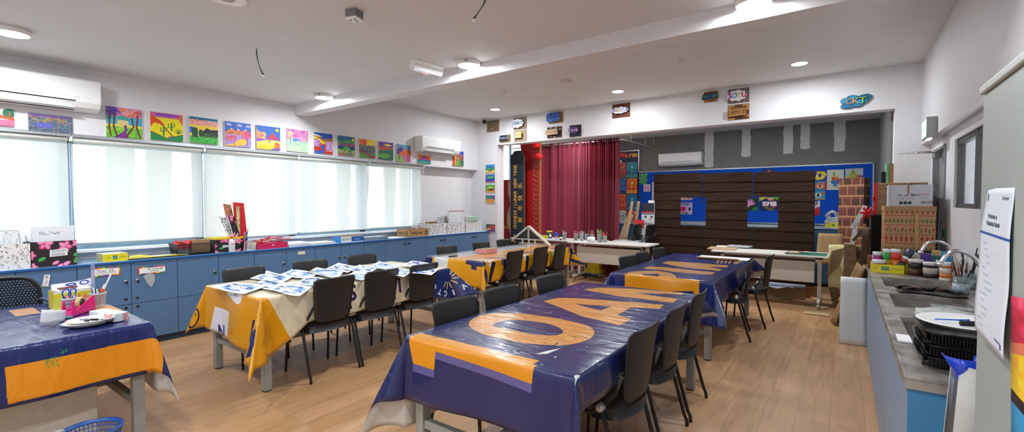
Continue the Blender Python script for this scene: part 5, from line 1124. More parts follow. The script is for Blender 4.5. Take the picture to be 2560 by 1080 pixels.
# piles of paper
def pile(pxl, pxr, pyf, n, hgt, dpt, label, xo=0, m_=paper, seed=1, tilt=0.):
    a = PX(pxl, pyf, FX-xo); b2_ = PX(pxr, pyf, FX-xo); R = random.Random(seed); mb = MB(); th = hgt/n
    for k in range(n):
        o1, o2 = R.uniform(-.006, .006), R.uniform(-.01, .01); mb.rbox((FX-xo-dpt/2+o1, (a.y+b2_.y)/2+o2, TOPZ+th*(k+.5)), dpt, b2_.y-a.y, th*.86, R.uniform(-.03, .03)+tilt)
    return single('paper_stack', mb, m_, label, 'stack of paper')
pile(722, 775, 616, 10, .05, .28, 'thick stack of white paper right of the pink tray')
pile(777, 838, 612, 6, .028, .27, 'loose stack of white paper beside the blue paper box', seed=2)
c_ = Cv(300, 70, 'd8dcdc'); c_.rect(.45, .1, 1, .9, '1f58a8'); c_.text('A4', .28, .5, .5, '6a7478', 0, .4); c_.rect(.05, .3, .15, .7, '9aa2a6'); c_.text('paper', .72, .5, .35, 'dce8f4', 0, .3)
blu = mat('blue_print_card', '2f86d0', .4); t, y0, y1, zt = boxthing('shallow blue and white paper box lid on the worktop', 853, 909, 590, 603, .20, [c_.tex('blue_ream_print', .4), cardboard, blu], 'ream_tray', x=FX-.01)  # blue paper-ream lid, open side up
pile(912, 970, 601, 9, .05, .22, 'stack of glossy magazines on the worktop', seed=5, m_=mat('magazine_blue_grey', '93a4b8', .35, var=.4, scale=30))
pile(976, 1012, 597, 3, .012, .26, 'few white sheets between the magazines and the brown carton', seed=6)
c_ = Cv(500, 150, 'b08a5e'); c_.text('lucky star', .4, .5, .42, '3a2c22', 0, .33, bold=.006); c_.ell(.85, .5, .08, .3, '3a2c22'); c_.text('A3', .85, .5, .36, 'b08a5e', 0, .3, bold=.004)
m_c = c_.tex('carton_print', .8); t, y0, y1, zt = boxthing('brown carton printed with a star and A3 before the spotted boxes', 1022, 1073, 572, 591, .30, [m_c, cardboard, m_c], 'carton', x=FX+.0)
sp = Cv(500, 200, 'e9e9ea'); R = random.Random(9)
for k in range(300): sp.ell(R.random(), R.random(), .011, .022, R.choice(['26282e', '3a3e48', '26282e']), 1, 8, R.uniform(0, 3))
sp2 = Cv(500, 200, 'dfe0e0'); R = random.Random(10)
for k in range(520): sp2.ell(R.random(), R.random(), .006, .013, R.choice(['3a3d44', '5a5f66']), 1, 7, R.uniform(0, 3))
m_sp, m_sp2 = sp.tex('spotted_wrap', .5), sp2.tex('speckled_wrap', .5)
boxthing('spotted white box half hidden behind the brown carton', 1043, 1072, 563, 592, .16, [m_sp, dark, m_sp], x=FX-.24)
boxthing('left of two black-spotted white boxes on the worktop', 1073, 1117, 558, 588, .26, [m_sp, dark, m_sp])
boxthing('right of two black-spotted white boxes on the worktop', 1118, 1163, 556, 586, .26, [m_sp, dark, m_sp])
boxthing('finely speckled white box at the end of the worktop', 1164, 1204, 551, 580, .26, [m_sp2, dark, m_sp2])
def card_on(label, name, cat, px0, px1, py0, py1, m_, dx=.05, th=.01, side=None):
    a = PX(px0, py1, FX-dx); b2_ = PX(px1, py0, FX-dx)
    return single(name, MB().prism([(0, 0), (b2_.y-a.y, 0), (b2_.y-a.y, b2_.z-a.z), (0, b2_.z-a.z)], (FX-dx, a.y, a.z), (0, 1, 0), (0, 0, 1), th, 0, 1), [m_, side or paper], label, cat)
c_ = Cv(200, 110, 'a5804c'); c_.ell(.5, .4, .22, .35, '2f6a2c'); c_.rect(.3, 0, .36, 1, 'd8c8a0'); c_.rect(.7, 0, .76, 1, 'd8c8a0')
card_on('brown framed picture with a green plant on the spotted box', 'small_picture', 'picture', 1058, 1086, 553, 566, c_.tex('plant_picture', .6), .24, .05)
pm = Cv(200, 200, 'cfd4d6'); pm.dabs(120, ['5a6268', '9aa4a8', '2f3a40', '7ab0a0', 'b05050'], (0, 0, 1, 1), .03, 4)
pm2 = pm.tex('art_sheet', .5)
for k, (xa, xb, ya, yb_) in enumerate(((1092, 1108, 542, 562), (1100, 1116, 541, 561), (1108, 1122, 539, 560))):
    card_on('patterned card sheets fanned in the spotted box', 'art_card', 'card', xa, xb, ya, yb_, pm2, .08+.03*k, .004).__setitem__('group', 'cards fanned in the spotted box')
c_ = Cv(200, 160, 'd6dae2'); c_.rect(.1, .1, .75, .85, 'e9ecf4'); [c_.rect(.15, .2+.07*k, .7, .215+.07*k, 'a8b0c0') for k in range(8)]
t = card_on('clear zip bag of white paper with a red seal on the spotted boxes', 'zip_bag', 'bag', 1119, 1158, 527, 557, c_.tex('zip_bag', .25), .06, .03)
card_on('red zip seal', 'x', 'x', 1119, 1158, 526, 528, mat('red_seal', 'd85a50', .4), .058, .033).name = 'zip_seal'
zs = bpy.data.objects['zip_seal']; zs.parent = t; zs.location = zs.location-t.location; [zs.__delitem__(k) for k in ('category',)]; zs['label'] = 'red zip seal'
card_on('stack of pale green files on the end boxes', 'file_stack', 'files', 1158, 1184, 540, 552, mat('pale_green_file', '9cc4b0', .5, var=.2, scale=40), .1, .12)
MBs = MB().box(FX-.3, FX+.005, PX(1170, 583, FX).y, 7.42, TOPZ, TOPZ+.006); single('loose_sheet', MBs, paper, 'single white sheet under the boxes at the worktop end', 'paper')

# ================================================================== things on the teacher table
TZ = .7605
def tp(px_, py_): return PZ(px_, py_, TZ)
# plates
p = tp(221, 812); t = thing('foam_plate', 'lower of two stacked white plates on the teacher table', 'plate', (p.x, p.y, TZ), 0)
prof = [(.001, .002), (.07, .002), (.082, .006), (.102, .02), (.106, .022), (.104, .025), (.082, .011), (.07, .007), (.001, .007)]
pm_ = mat('offwhite_foam', 'e6e2d6', .5, var=.02)
mb = MB().lathe(prof, p, 40, sy=1.12); bpy.data.objects.remove(t)
single('foam_plate', mb, pm_, 'lower of two stacked white plates on the teacher table', 'plate')
mb = MB().lathe(prof, p+Vector((.012, .012, .013)), 40, sy=1.1); single('foam_plate', mb, pm_, 'upper of two stacked white plates, with a pen lying in it', 'plate')
def pen(a, b2_, r, label, body, cap, z=None, name='marker_pen'):
    a, b2_ = Vector(a), Vector(b2_); t = thing(name, label, 'pen', a); k = a.lerp(b2_, .62)
    MB().tube([a, k], r, 8).build('barrel', body, t); MB().tube([k, b2_], r*1.12, 8).build('cap', cap, t); return t
q = p+Vector((.0, .0, .032)); d = (tp(260, 800)-tp(220, 800)).normalized()
pen(q-d*.05+Vector((0, 0, .0)), q+d*.06, .006, 'grey marker with a dark cap lying in the upper plate', mat('grey_barrel', '8c9094', .4), dark)
single('slate_marker', MB().tube([q+d*.07+Vector((.02, 0, 0)), q+d*.1+Vector((.02, .01, 0))], .0075, 8), mat('slate_cap', '3a4450', .4), 'short slate marker end in the upper plate, right one', 'marker')  # loose cap lying in the plate without its pen
single('slate_marker', MB().tube([q+d*-.03+Vector((.04, 0, 0)), q+d*-.01+Vector((.042, .0, 0))], .008, 8), mat('slate_cap', '3a4450', .4), 'short slate marker end in the upper plate, left one', 'marker')
# pink tape dispenser
a = tp(178, 793); b_ = tp(270, 762); dr = (b_-a).normalized(); nn = Vector((-dr.y, dr.x, 0)); L = (b_-a).length*1.05
L = .235; pkm = mat('hot_pink_plastic', 'e01c86', .25)
t = thing('tape_dispenser', 'hot pink tape dispenser on the teacher table', 'tape dispenser', a)
dr = (PZ(276, 760, TZ)-a).normalized(); dr.z = 0; nn = Vector((-dr.y, dr.x, 0))
side = [(0, 0), (L, 0), (L, .095), (L-.03, .1), (.08, .045), (.05, .038), (.04, .06), (.036, .1), (.018, .1), (.012, .06)]
for k in (0, 1): MB().prism(side, a+nn*(.0 if k == 0 else .052), dr, (0, 0, 1), -.008).build('side_wall', pkm, t, bevel=.002)
MB().prism([(.0, 0), (L, 0), (L, .045), (.05, .03), (.01, .04)], a+nn*.05, dr, (0, 0, 1), .044).build('base', pkm, t)
MB().prism([(.018, .08), (.036, .08), (.04, .088), (.016, .088)], a+nn*.05, dr, (0, 0, 1), .044).build('cutter', chrome, t)
cr = a+dr*.135+nn*.028+Vector((0, 0, .068)); Rm = Matrix((dr, Vector((0, 0, 1)), nn)).transposed()
MB().lathe([(.026, -.012), (.038, -.012), (.038, .012), (.026, .012), (.026, -.012)], cr, 28, M3=Rm).build('tape_roll', mat('tape_tan', 'c8b078', .4), t)
MB().lathe([(.001, -.008), (.025, -.008), (.025, .008), (.001, .008)], cr, 20, M3=Rm).build('hub', mat('hub_dark', '4a3a38', .5), t)
# clear cups full of pens
clear = mat('clear_cup', 'dfe6ec', .12, alpha=.35, var=0)
def cup(px_, py_, r, h, label, seed, n, tall=.09, cols=('2a3a80', '26282c', 'c8ccd2', 'd84a2a', '8a8e94', 'b8bcc0')):
    p = tp(px_, py_); t = thing('plastic_tub', label, 'tub', p)
    MB().lathe([(r*.8, 0), (r*.83, .004), (r, h-.01), (r*1.06, h-.006), (r*1.06, h), (r*.97, h), (r*.8, .006), (.001, .006)], p, 28).build('tub_body', clear, t)
    MB().lathe([(r*1.0, h-.012), (r*1.09, h-.012), (r*1.09, h+.003), (r*1.0, h+.003), (r*1.0, h-.012)], p, 28).build('rim', mat('cup_rim', 'cfd6dc', .2, alpha=.7, var=0), t)
    R = random.Random(seed)
    for k in range(n):
        a_ = R.uniform(0, 2*PI); rr_ = r*.5*math.sqrt(R.random()); b0 = p+Vector((rr_*math.cos(a_), rr_*math.sin(a_), .01)); b1_ = p+Vector((r*.8*math.cos(a_), r*.8*math.sin(a_), h+R.uniform(.0, tall)))
        c = R.choice(cols); o = single('pen', MB().tube([b0, b1_], R.uniform(.0035, .0055), 6), mat('pen_'+c, c, .35), 'pens standing in the %s' % label.split(' on ')[0], 'pen', group='pens in the %s' % label.split(' on ')[0])
    return p
p1 = cup(174, 782, .038, .1, 'left clear tub of pens on the teacher table', 1, 12, .02)
p2 = cup(246, 765, .045, .095, 'right clear tub of pens and brushes on the teacher table', 4, 14, .05)
p3 = cup(206, 777, .028, .08, 'small middle clear jar of pens on the teacher table', 7, 6, .04, ('b82a3a', '3a2a3a', 'c86070'))
rul = mat('clear_ruler', 'a9b2dc', .15, alpha=.55, var=0)
single('ruler', MB().rbox(p2+Vector((-.02, -.022, .16)), .003, .028, .30, .5, ry=.02), rul, 'clear plastic ruler standing upright in the right tub', 'ruler')
single('brush_handle', MB().tube([p2+Vector((.0, .01, .06)), p2+Vector((.0, .075, .22))], .006, 8), mat('pale_grey_rod', 'c9ced2', .3), 'long pale grey rod leaning right out of the right tub', 'rod')
t = thing('cutter_knife', 'white and orange craft knife standing in the right tub', 'knife', p2+Vector((.02, .01, .08)))
MB().rbox(p2+Vector((.02, .015, .10)), .012, .022, .05, 0, rx=-.4).build('handle', mat('orange_plastic', 'e0602a', .35), t)
MB().rbox(p2+Vector((.02, .03, .135)), .008, .016, .04, 0, rx=-.4).build('white_end', white_plastic, t)
# scissors with blue handles
def ringtube(mb, c, r1, r2, ux, uy, th=.0045, n=18):
    c, ux, uy = map(Vector, (c, ux, uy)); pts = [c+ux*r1*math.cos(2*PI*i/n)+uy*r2*math.sin(2*PI*i/n) for i in range(n+1)]; mb.tube(pts, th, 6); return mb
blue_h = mat('blue_handle', '1f56b8', .3)
q = p1+Vector((0, 0, .12)); mb = MB(); ringtube(mb, q+Vector((0, -.012, .01)), .02, .03, (0, 1, 0.2), (0, -.2, 1)); ringtube(mb, q+Vector((.01, .014, .012)), .018, .03, (0, 1, .1), (0, .2, 1)); mb.tube([q+Vector((0, 0, -.02)), q+Vector((0, 0, -.10))], .005, 6)
single('scissors', mb, blue_h, 'blue-handled scissors standing in the left tub', 'scissors')
# yellow carton with papers behind the tubs
a = tp(140, 768); by_ = tp(152, 770)
p0 = PZ(150, 775, TZ); t = thing('stationery_carton', 'cut-down yellow paper carton full of stationery on the teacher table', 'carton', p0)
ux = Vector((.0, 1, 0)); c_ = Cv(400, 240, 'd8cc20'); c_.text('Copier', .35, .45, .2, '6a6a20', 0, .5); c_.ell(.15, .3, .2, .35, 'c8cc58'); c_.rect(0, .9, 1, 1, 'e8e4d0')
mb = thickbox(p0+Vector((.0, -.03, 0)), ux, .22, .16, .125, None, None); mb.build('carton_body', [c_.tex('carton_yellow', .5), cardboard, mat('carton_yellow_side', 'b8b040', .6)], t)
MB().prism([(0, 0), (.22, 0), (.23, .06), (.14, .04), (.0, .035)], p0+Vector((-.13, -.02, .13)), ux, (0, 0, 1), .004).build('white_flap', paper, t)
MB().rbox(p0+Vector((-.08, .08, .12)), .13, .19, .02, .1).build('tissue', mat('crumpled_white', 'e6e8ec', .7, var=.15, scale=60, bump=.6), t)
MB().rbox(p0+Vector((-.05, .05, .142)), .03, .1, .012, .3).build('maroon_block', mat('maroon_block', '8a4a50', .6), t)
q = p0+Vector((-.03, .10, .165)); mb = MB(); ringtube(mb, q+Vector((0, -.035, 0)), .024, .014, (0, 1, 0), (.4, 0, .6)); ringtube(mb, q+Vector((0, .035, .006)), .022, .018, (0, 1, 0), (.4, 0, .8)); mb.tube([q+Vector((0, -.01, -.004)), q+Vector((-.06, .0, -.01))], .005, 6)
single('scissors', mb, blue_h, 'blue-handled scissors lying on top of the yellow carton', 'scissors')
# small red bottle, tissue box, papers
pb_ = tp(214, 772); t = thing('paint_tube', 'small red-topped bottle between the tubs on the teacher table', 'bottle', pb_)
MB().lathe([(.016, 0), (.016, .07), (.007, .085), (.007, .1), (.001, .1)], pb_, 14).build('bottle_body', mat('red_tube', 'b82a34', .3), t)
a = tp(243, 795); b_ = tp(322, 800)
dr = (tp(312, 800)-tp(240, 790)); dr.z = 0; dr.normalize(); c0 = tp(280, 795)+Vector((-.03, 0, .026))
c_ = Cv(300, 120, 'd9e2e6'); c_.text('FRAG', .82, .5, .45, 'c8203a', PI/2, .8, bold=.01); c_.text('SAMPLE', .68, .5, .2, 'c86070', PI/2, .9); c_.dabs(30, ['b8c8cc', '8aa0a4'], (0, 0, .6, 1), .03, 3)
t = thing('tape_wrapped_box', 'long pale carton marked in red, beside the plates', 'box', c0-Vector((0, 0, .026)))
c0 = tp(262, 797)+dr*.04+Vector((0, 0, .026)); nrm_ = Vector((-dr.y, dr.x, 0))
MB().obox(c0, dr*.25, nrm_*.08, (0, 0, .052), 0, {0: 1, 1: 1, 4: 1, 5: 1}).build('carton_shell', [c_.tex('frag_print', .35), mat('pale_wrap', 'ccd6da', .35)], t, bevel=.004)
single('folded_paper', MB().obox(c0+Vector((-.07, .06, -.015)), dr*.16, nrm_*.05, (0, 0, .02)).obox(c0+Vector((-.07, .06, -.003)), dr*.13, nrm_*.045, (0, 0, .006)), mat('cream_paper', 'e0d8c4', .7), 'folded cream papers behind the long pale carton', 'paper')
p = tp(135, 808); single('paper_cup_scrap', MB().grid(lambda u, v: (p.x-.02+.02*math.sin(u*3), p.y-.06+.11*u+.01*v, TZ+.0+.09*v*(1-.25*u)+.001), 6, 4), mat('translucent_paper', 'dfe3e8', .6, alpha=.8), 'upright scrap of thin white paper on the teacher table', 'scrap', solid=.001)
p = tp(160, 800); single('glue_stick', MB().tube([p+Vector((0, -.02, .012)), p+Vector((.01, .04, .012))], [.014, .01], 10), mat('teal_plastic', '3f7f84', .3), 'small teal glue stick end lying near the plates', 'glue stick')
a, b_ = tp(97, 828), tp(165, 812); a.z = b_.z = TZ+.006
t = thing('craft_scissors', 'open grey scissors lying in front of the plates', 'scissors', a)
MB().tube([a, a.lerp(b_, .6)], [.001, .005], 6).build('blade', steel, t); mb = MB(); ringtube(mb, b_+Vector((0, 0, .0)), .03, .018, (0, 1, 0), (1, 0, 0)); ringtube(mb, b_+Vector((.035, .0, .0)), .03, .016, (0, 1, 0), (1, .2, 0)); mb.build('handle', mat('clear_violet_handle', '8a92c8', .2, alpha=.8), t)
p = tp(120, 782); single('folded_sheet', MB().prism([(0, 0), (.14, 0), (.12, .12), (.0, .1)], p, (0, 1, 0), (-1, 0, .0), .002), paper, 'white sheet lying behind the thin paper scrap', 'paper')
p = PZ(122, 752, .8); 
# laptop-like dark board edge behind the carton
q = PZ(150, 757, TZ); single('clipboard', MB().rbox((q.x-.05, q.y+.0, TZ+.03), .2, .16, .012, .1, rx=0), mat('navy_board', '24305a', .4), 'dark navy board corner sticking out behind the yellow carton', 'board')
# blue lattice bin on the floor
p = Vector((-3.72, .62, 0)); p = PZ(225, 1072, .29); c0 = Vector((p.x, p.y, 0))
t = thing('waste_bin', 'blue lattice plastic bin on the floor under the teacher table edge', 'bin', c0)
bb = mat('blue_bin_plastic', '1d4f9e', .35); H_, r0, r1_ = .29, .095, .13; mb = MB()
for k in range(11):
    zz = .02+(H_-.03)*k/10; r_ = r0+(r1_-r0)*zz/H_; mb.tube([c0+Vector((r_*math.cos(a_), r_*math.sin(a_), zz)) for a_ in [2*PI*i/36 for i in range(37)]], .0025, 4)
for k in range(44): a_ = 2*PI*k/44; mb.tube([c0+Vector((r0*math.cos(a_), r0*math.sin(a_), .005)), c0+Vector((r1_*math.cos(a_), r1_*math.sin(a_), H_-.01))], .0028, 4)
mb.build('lattice', bb, t)
MB().lathe([(r1_-.006, H_-.02), (r1_+.006, H_-.02), (r1_+.01, H_), (r1_-.004, H_), (r1_-.006, H_-.02)], c0, 36).build('rim', bb, t); MB().lathe([(.001, 0), (r0, 0), (r0, .01), (.001, .01)], c0, 30).build('base', bb, t)
MB().rbox(c0+Vector((-r1_*.45, r1_*-.9, H_+.0)), .03, .05, .03, .4).build('handle_clip', mat('grey_clip', 'b0b4b8', .4), t)
# office chair with mesh back
t = thing('office_chair', 'black office chair with a perforated mesh back behind the teacher table', 'office chair', (-5.3, .55, 0))
def mb_fn(u, v):
    y = .55+(u-.5)*.46*(1-.12*v*v); return (-5.18+.05*(u*2-1)**2+.02*v, y, .60+.33*v)
ho = Cv(460, 330, '18191b', (0, 0, 46, 33))
fr = MB()
def rim_pts(n=40):
    o = []
    for i in range(n+1):
        a_ = 2*PI*i/n; u = .5+.5*math.copysign(abs(math.cos(a_))**.5, math.cos(a_)); v = .5+.5*math.copysign(abs(math.sin(a_))**.5, math.sin(a_)); o.append(Vector(mb_fn(u, v)))
    return o
fr.tube(rim_pts(), .014, 8, cap=False); fr.build('back_frame', black_plastic, t)
# perforated sheet: real holes (quads with the centre left open)
mb = MB(); nu, nv = 24, 17
for j in range(nv):
    for i in range(nu):
        u0, u1, v0, v1 = i/nu, (i+1)/nu, j/nv, (j+1)/nv
        sh = (.5/nu if j % 2 else 0); um, vm = (u0+u1)/2, (v0+v1)/2; n0 = len(mb.v)
        if abs(2*(um+sh)-1)**4+abs(2*vm-1)**4 > .93: continue
        out = [(u0, v0), (u1, v0), (u1, v1), (u0, v1)]; inn = [(um-(um-u0)*.55, vm-(vm-v0)*.5), (um+(um-u0)*.55, vm-(vm-v0)*.5), (um+(um-u0)*.55, vm+(vm-v0)*.5), (um-(um-u0)*.55, vm+(vm-v0)*.5)]
        for q in out+inn: mb.v.append(tuple(mb_fn(min(1, q[0]+sh), q[1])))
        for k in range(4): l = (k+1) % 4; mb.face((n0+k, n0+l, n0+4+l, n0+4+k))
mb.build('mesh_back', black_plastic, t, solid=.006)
MB().rbox((-5.12, .55, .47), .48, .48, .07).build('seat', mat('black_fabric', '1b1c1e', .9), t, bevel=.03)
MB().tube([(-5.2, .55, .68), (-5.26, .55, .5), (-5.12, .55, .44)], .02, 8).build('back_support', black_plastic, t)
MB().tube([(-5.12, .55, .44), (-5.12, .55, .1)], .025, 10).build('gas_lift', chrome, t)
for k in range(5):
    a_ = 2*PI*k/5; e_ = Vector((-5.12+.28*math.cos(a_), .55+.28*math.sin(a_), .075)); l_ = MB().tube([(-5.12, .55, .11), e_], [.025, .014], 8).build('base_arm', black_plastic, t)
    MB().lathe([(.001, -.012), (.028, -.012), (.028, .012), (.001, .012)], e_+Vector((0, 0, -.045)), 14, M3=Matrix.Rotation(PI/2, 3, 'X')).build('castor', black_plastic, l_)
# ================================================================== sheets of blue painting on the near left table
BZ = .7625
R = random.Random(21)
Q = [  # pixel corners of sheets on the table: near-left group then further
 ((524, 722), (612, 738), (672, 718), (585, 706)), ((622, 716), (705, 736), (742, 712), (660, 700)), ((672, 729), (750, 745), (781, 722), (700, 708)),
 ((624, 698), (700, 712), (735, 694), (668, 682)), ((694, 691), (770, 702), (800, 685), (730, 676)), ((765, 686), (845, 700), (862, 680), (792, 672)),
 ((735, 712), (800, 722), (838, 704), (770, 694)), ((812, 676), (868, 686), (900, 670), (846, 662)), ((870, 680), (920, 690), (948, 673), (898, 665)),
 ((862, 700), (905, 706), (930, 692), (888, 684)), ((920, 673), (980, 683), (1000, 668), (948, 660)), ((960, 690), (1010, 698), (1035, 682), (990, 675)),
 ((1000, 668), (1060, 678), (1082, 664), (1030, 657)), ((1030, 690), (1078, 694), (1100, 678), (1052, 672))]
WHO = ['nearest the corner of the yellow banner', 'with a grey edge, second in the front row', 'third in the front row, before the nearest chair', 'lifted at one corner on the cabinet side', 'second along the cabinet side', 'with dark strokes, third along the cabinet side', 'half hidden by the nearest chair back', 'fourth along the cabinet side', 'in the middle behind the second chair', 'showing between the first and second chair', 'fifth along the cabinet side', 'showing between the second and third chair', 'last along the cabinet side', 'showing right behind the third chair']
for k, (qd, who) in enumerate(zip(Q, WHO)):
    P4 = [PZ(x, y, BZ) for x, y in qd]; c_ = Cv(360, 260, 'e6e9ee')
    c_.ell(.5, .5, .36, .36, '3a6cc8', .9); c_.dabs(40, ['2a5cc0', '5a9ae0', '1e3f8a', '8ac0ea', 'e8eef4', '3a4a6a'], (.16, .16, .84, .84), .07, 30+k, .9); c_.dabs(10, ['e9eef6', 'd0dcec'], (.3, .3, .7, .7), .08, 60+k, .9, 2.2); c_.line([(.3, .5), (.45, .62), (.6, .45), (.72, .6)], .02, '1e2f60')
    if k in (1, 5): c_.rect(0, 0, .2, .5, '6a6c70', .6)
    sd = R.uniform(0, 6); lift = .0035+.0016*k; cu = R.uniform(.004, .012)
    def fn(u, v, P4=P4, sd=sd, lift=lift, cu=cu):
        p = (P4[0]*(1-u)+P4[1]*u)*(1-v)+(P4[3]*(1-u)+P4[2]*u)*v; e = (abs(u-.5)*2)**3+(abs(v-.5)*2)**3
        return (p.x, p.y, BZ+lift+cu*e*(.5+.5*math.sin(sd+u*5+v*3)))
    g_ = MB().grid(fn, 10, 8); o = single('blue_painting_sheet', g_, c_.tex('blue_painting', .6), 'curled sheet painted in blue, %s' % who, 'painted sheet', loc=None, solid=.0008, group=None)
# things on the yellow banner table
a = PZ(1190, 634, BZ); t = thing('pink_box', 'open pink box on the yellow banner table', 'box', a)
pkb = mat('pink_card', 'd98a94', .6); uy_ = Vector((0, 1, 0)); a = PZ(1216, 635, BZ)
mb = thickbox((a.x, a.y, BZ), (0, 1, 0), .25, .2, .06, None, None, wall=.005); mb.build('tray', [pkb, mat('pink_inside', 'c9b89a', .7), pkb], t)
a, b_ = PZ(1122, 643, BZ), PZ(1143, 641, BZ)
single('marker_pen', MB().tube([a+Vector((0, 0, .008)), b_+Vector((0, 0, .008))], .009, 8), dark, 'black marker lying at the near end of the yellow banner table', 'pen')
# timber gable frame
ply = mat('pale_stained_timber', 'd3cfc2', .6, var=.08, scale=30); c0 = PZ(1325, 607, BZ); yy = 6.62
L_, Rr, Ap = PY(1275, 607, yy), PY(1372, 608, yy), PY(1322, 566, yy); zb0 = max(BZ+.004, .764); L_.z = Rr.z = zb0
t = thing('gable_frame', 'pale timber gable frame with dark panels standing on the yellow banner table', 'gable frame', ((L_.x+Rr.x)/2, yy, zb0))
def stick(a, b2_, w_, th, nm, m_=ply):
    a, b2_ = Vector(a), Vector(b2_); d = b2_-a; n_ = Vector((0, 1, 0)); s_ = d.cross(n_).normalized()*w_
    return MB().obox((a+b2_)/2, d, n_*th, s_).build(nm, m_, t, bevel=.002)
z1 = Vector((0, 0, .02)); stick(L_+Vector((-.02, 0, .01)), Ap, .03, .06, 'rafter'); stick(Rr+Vector((.02, 0, .01)), Ap, .03, .06, 'rafter')
tz = zb0+(Ap.z-zb0)*.30; fl_ = .74; stick((L_.x*.72+Ap.x*.28, yy, tz), (Rr.x*.72+Ap.x*.28, yy, tz), .018, .05, 'tie_beam')
stick((Ap.x, yy, tz), (Ap.x, yy, Ap.z-.02), .02, .04, 'king_post')
for k in (-1, 0, 1): stick((Ap.x+k*.13-.0, yy, zb0), (Ap.x+k*.13, yy, tz), .018, .03, 'stud')
MB().prism([(L_.x*.7+Ap.x*.3, tz), (Rr.x*.7+Ap.x*.3, tz), (Ap.x, Ap.z-.02)], (0, yy+.02, 0), (1, 0, 0), (0, 0, 1), .004).build('dark_panel', mat('charcoal_panel', '35383a', .7), t)
# ================================================================== stage bay: pin board and pictures
BY = 10.3
def on_y(y, px0, py0, px1, py1):    # rectangle on a wall plane from two pixel corners (left-bottom, right-top)
    a = PY(px0, py0, y); b_ = PY(px1, py1, y); return a.x, a.z, b_.x, b_.z
x0, z0_, x1, z1_ = PY(1598, 560, BY).x, 1.09, .385, 2.165
t = thing('pin_board', 'long bright blue pin board on the dark grey stage wall', 'pin board', ((x0+x1)/2, BY, z0_))
MB().box(x0, x1, BY-.02, BY, z0_, z1_).build('felt', mat('blue_felt', '1152c8', .85, var=.06, scale=120, spec=.2), t)
fr = MB().box(x0-.015, x1+.015, BY-.03, BY, z1_, z1_+.02).box(x0-.015, x1+.015, BY-.03, BY, z0_-.02, z0_).box(x0-.02, x0, BY-.03, BY, z0_-.02, z1_+.02).box(x1, x1+.02, BY-.03, BY, z0_-.02, z1_+.02)
fr.build('frame', alu, t)
def pic(px0, py0, px1, py1, fn, label, y=BY-.022, th=.002, name='pinned_drawing', res=700, cat='drawing'):
    """px0,py0 = left top; px1,py1 = right bottom"""
    a = PY(px0, py1, y); b_ = PY(px1, py0, y); zl = PY(px0, py0, y).z; w, h = b_.x-a.x, zl-a.z
    c_ = Cv(max(40, w*res), max(40, h*res), 'ffffff'); fn(c_)
    return single(name, MB().prism([(0, 0), (w, 0), (w, h), (0, h)], (a.x, y, a.z), (1, 0, 0), (0, 0, 1), th, 0, 1), [c_.tex('pinned_art', .6), paper], label, cat)
def burst(c):
    c.rect(0, 0, 1, 1, '0d4a26')
    for k in range(14): a_ = 2*PI*k/14; c.poly([(.5, .42), (.5+.8*math.cos(a_-.11), .42+.8*math.sin(a_-.11)), (.5+.8*math.cos(a_+.11), .42+.8*math.sin(a_+.11))], '3fd070' if k % 2 else 'a8f0b0')
def pinkbars(c):
    c.rect(0, 0, 1, 1, 'e8e4ee'); [c.rect(.12, .12+.13*k, .88, .18+.13*k, 'd81870') for k in range(6)]; c.ell(.5, .55, .16, .12, 'f0a0c0'); c.rect(.47, .1, .53, .9, 'e8e4ee')
def topwar(c):
    c.rect(0, 0, 1, 1, 'b8b4dc'); c.text('TOP', .42, .84, .28, '2a1630', 0, 1.2, bold=.012); c.text('WAR', .4, .09, .2, '2a1630', 0, 1.2, bold=.01); c.ell(.28, .45, .26, .22, 'e8187a'); c.ell(.28, .45, .12, .12, '58102e'); c.ell(.78, .45, .1, .14, '3a2a4a'); c.dabs(12, ['e85aa0', 'f0d8e8'], (0, .2, .6, .7), .04, 3)
def lotus(c):
    c.rect(0, 0, 1, 1, '16301c'); c.poly([(.4, 0), (1, 0), (1, .3), (.6, .25)], '1f7a34')
    for k in range(9): a_ = math.radians(20+k*24); c.ell(.3+.25*math.cos(a_), .42+.25*math.sin(a_), .28, .06, 'e87ac8' if k % 2 else 'f0a8d8', 1, 14, a_)
def stopart(c):
    c.rect(0, 0, 1, 1, '101a60'); c.poly([(0, .7), (.5, 1), (0, 1)], 'd8c820'); c.poly([(1, .7), (.5, 1), (1, 1)], '58b020'); c.ell(.55, .86, .16, .12, 'd8a888'); c.ell(.3, .45, .12, .2, 'c0182a'); c.ell(.72, .48, .13, .26, 'd84a58'); c.text('STOP WAR', .5, .48, .46, 'f4f2f4', 0, .3, bold=.015); c.dabs(16, ['3a9a30', 'd83040'], (.3, 0, .7, .25), .05, 5)
def eye1(c): c.rect(0, 0, 1, 1, '1c3aa0'); c.poly([(0, .2), (.2, .9), (.8, .85), (1, .6), (.75, .15), (.2, .05)], 'e8d818'); c.ell(.42, .5, .3, .2, 'f0e8d0'); c.ell(.42, .5, .14, .17, '6a2a2a'); c.ell(.42, .5, .06, .08, '101010'); c.line([(.1, .55), (.42, .74), (.75, .5)], .04, '201010')
def eye2(c): c.rect(0, 0, 1, 1, '2a8ac8'); c.ell(.45, .5, .42, .36, 'e07a4a'); c.ell(.45, .5, .3, .2, 'f0e0c8'); c.ell(.45, .5, .13, .18, 'c8602a'); c.ell(.45, .5, .06, .09, '101010'); c.line([(.1, .5), (.45, .75), (.85, .5)], .04, '201010'); c.rect(.85, 0, 1, 1, 'd8402a')
def eye3(c): c.rect(0, 0, 1, 1, '3a9ad0'); c.ell(.35, .5, .3, .3, 'e8e8d8'); c.ell(.35, .5, .15, .25, '1f7a7a'); c.ell(.35, .5, .07, .12, '101010'); c.ell(.82, .7, .14, .2, 'e0602a'); c.rect(0, 0, 1, .12, 'd8a030')
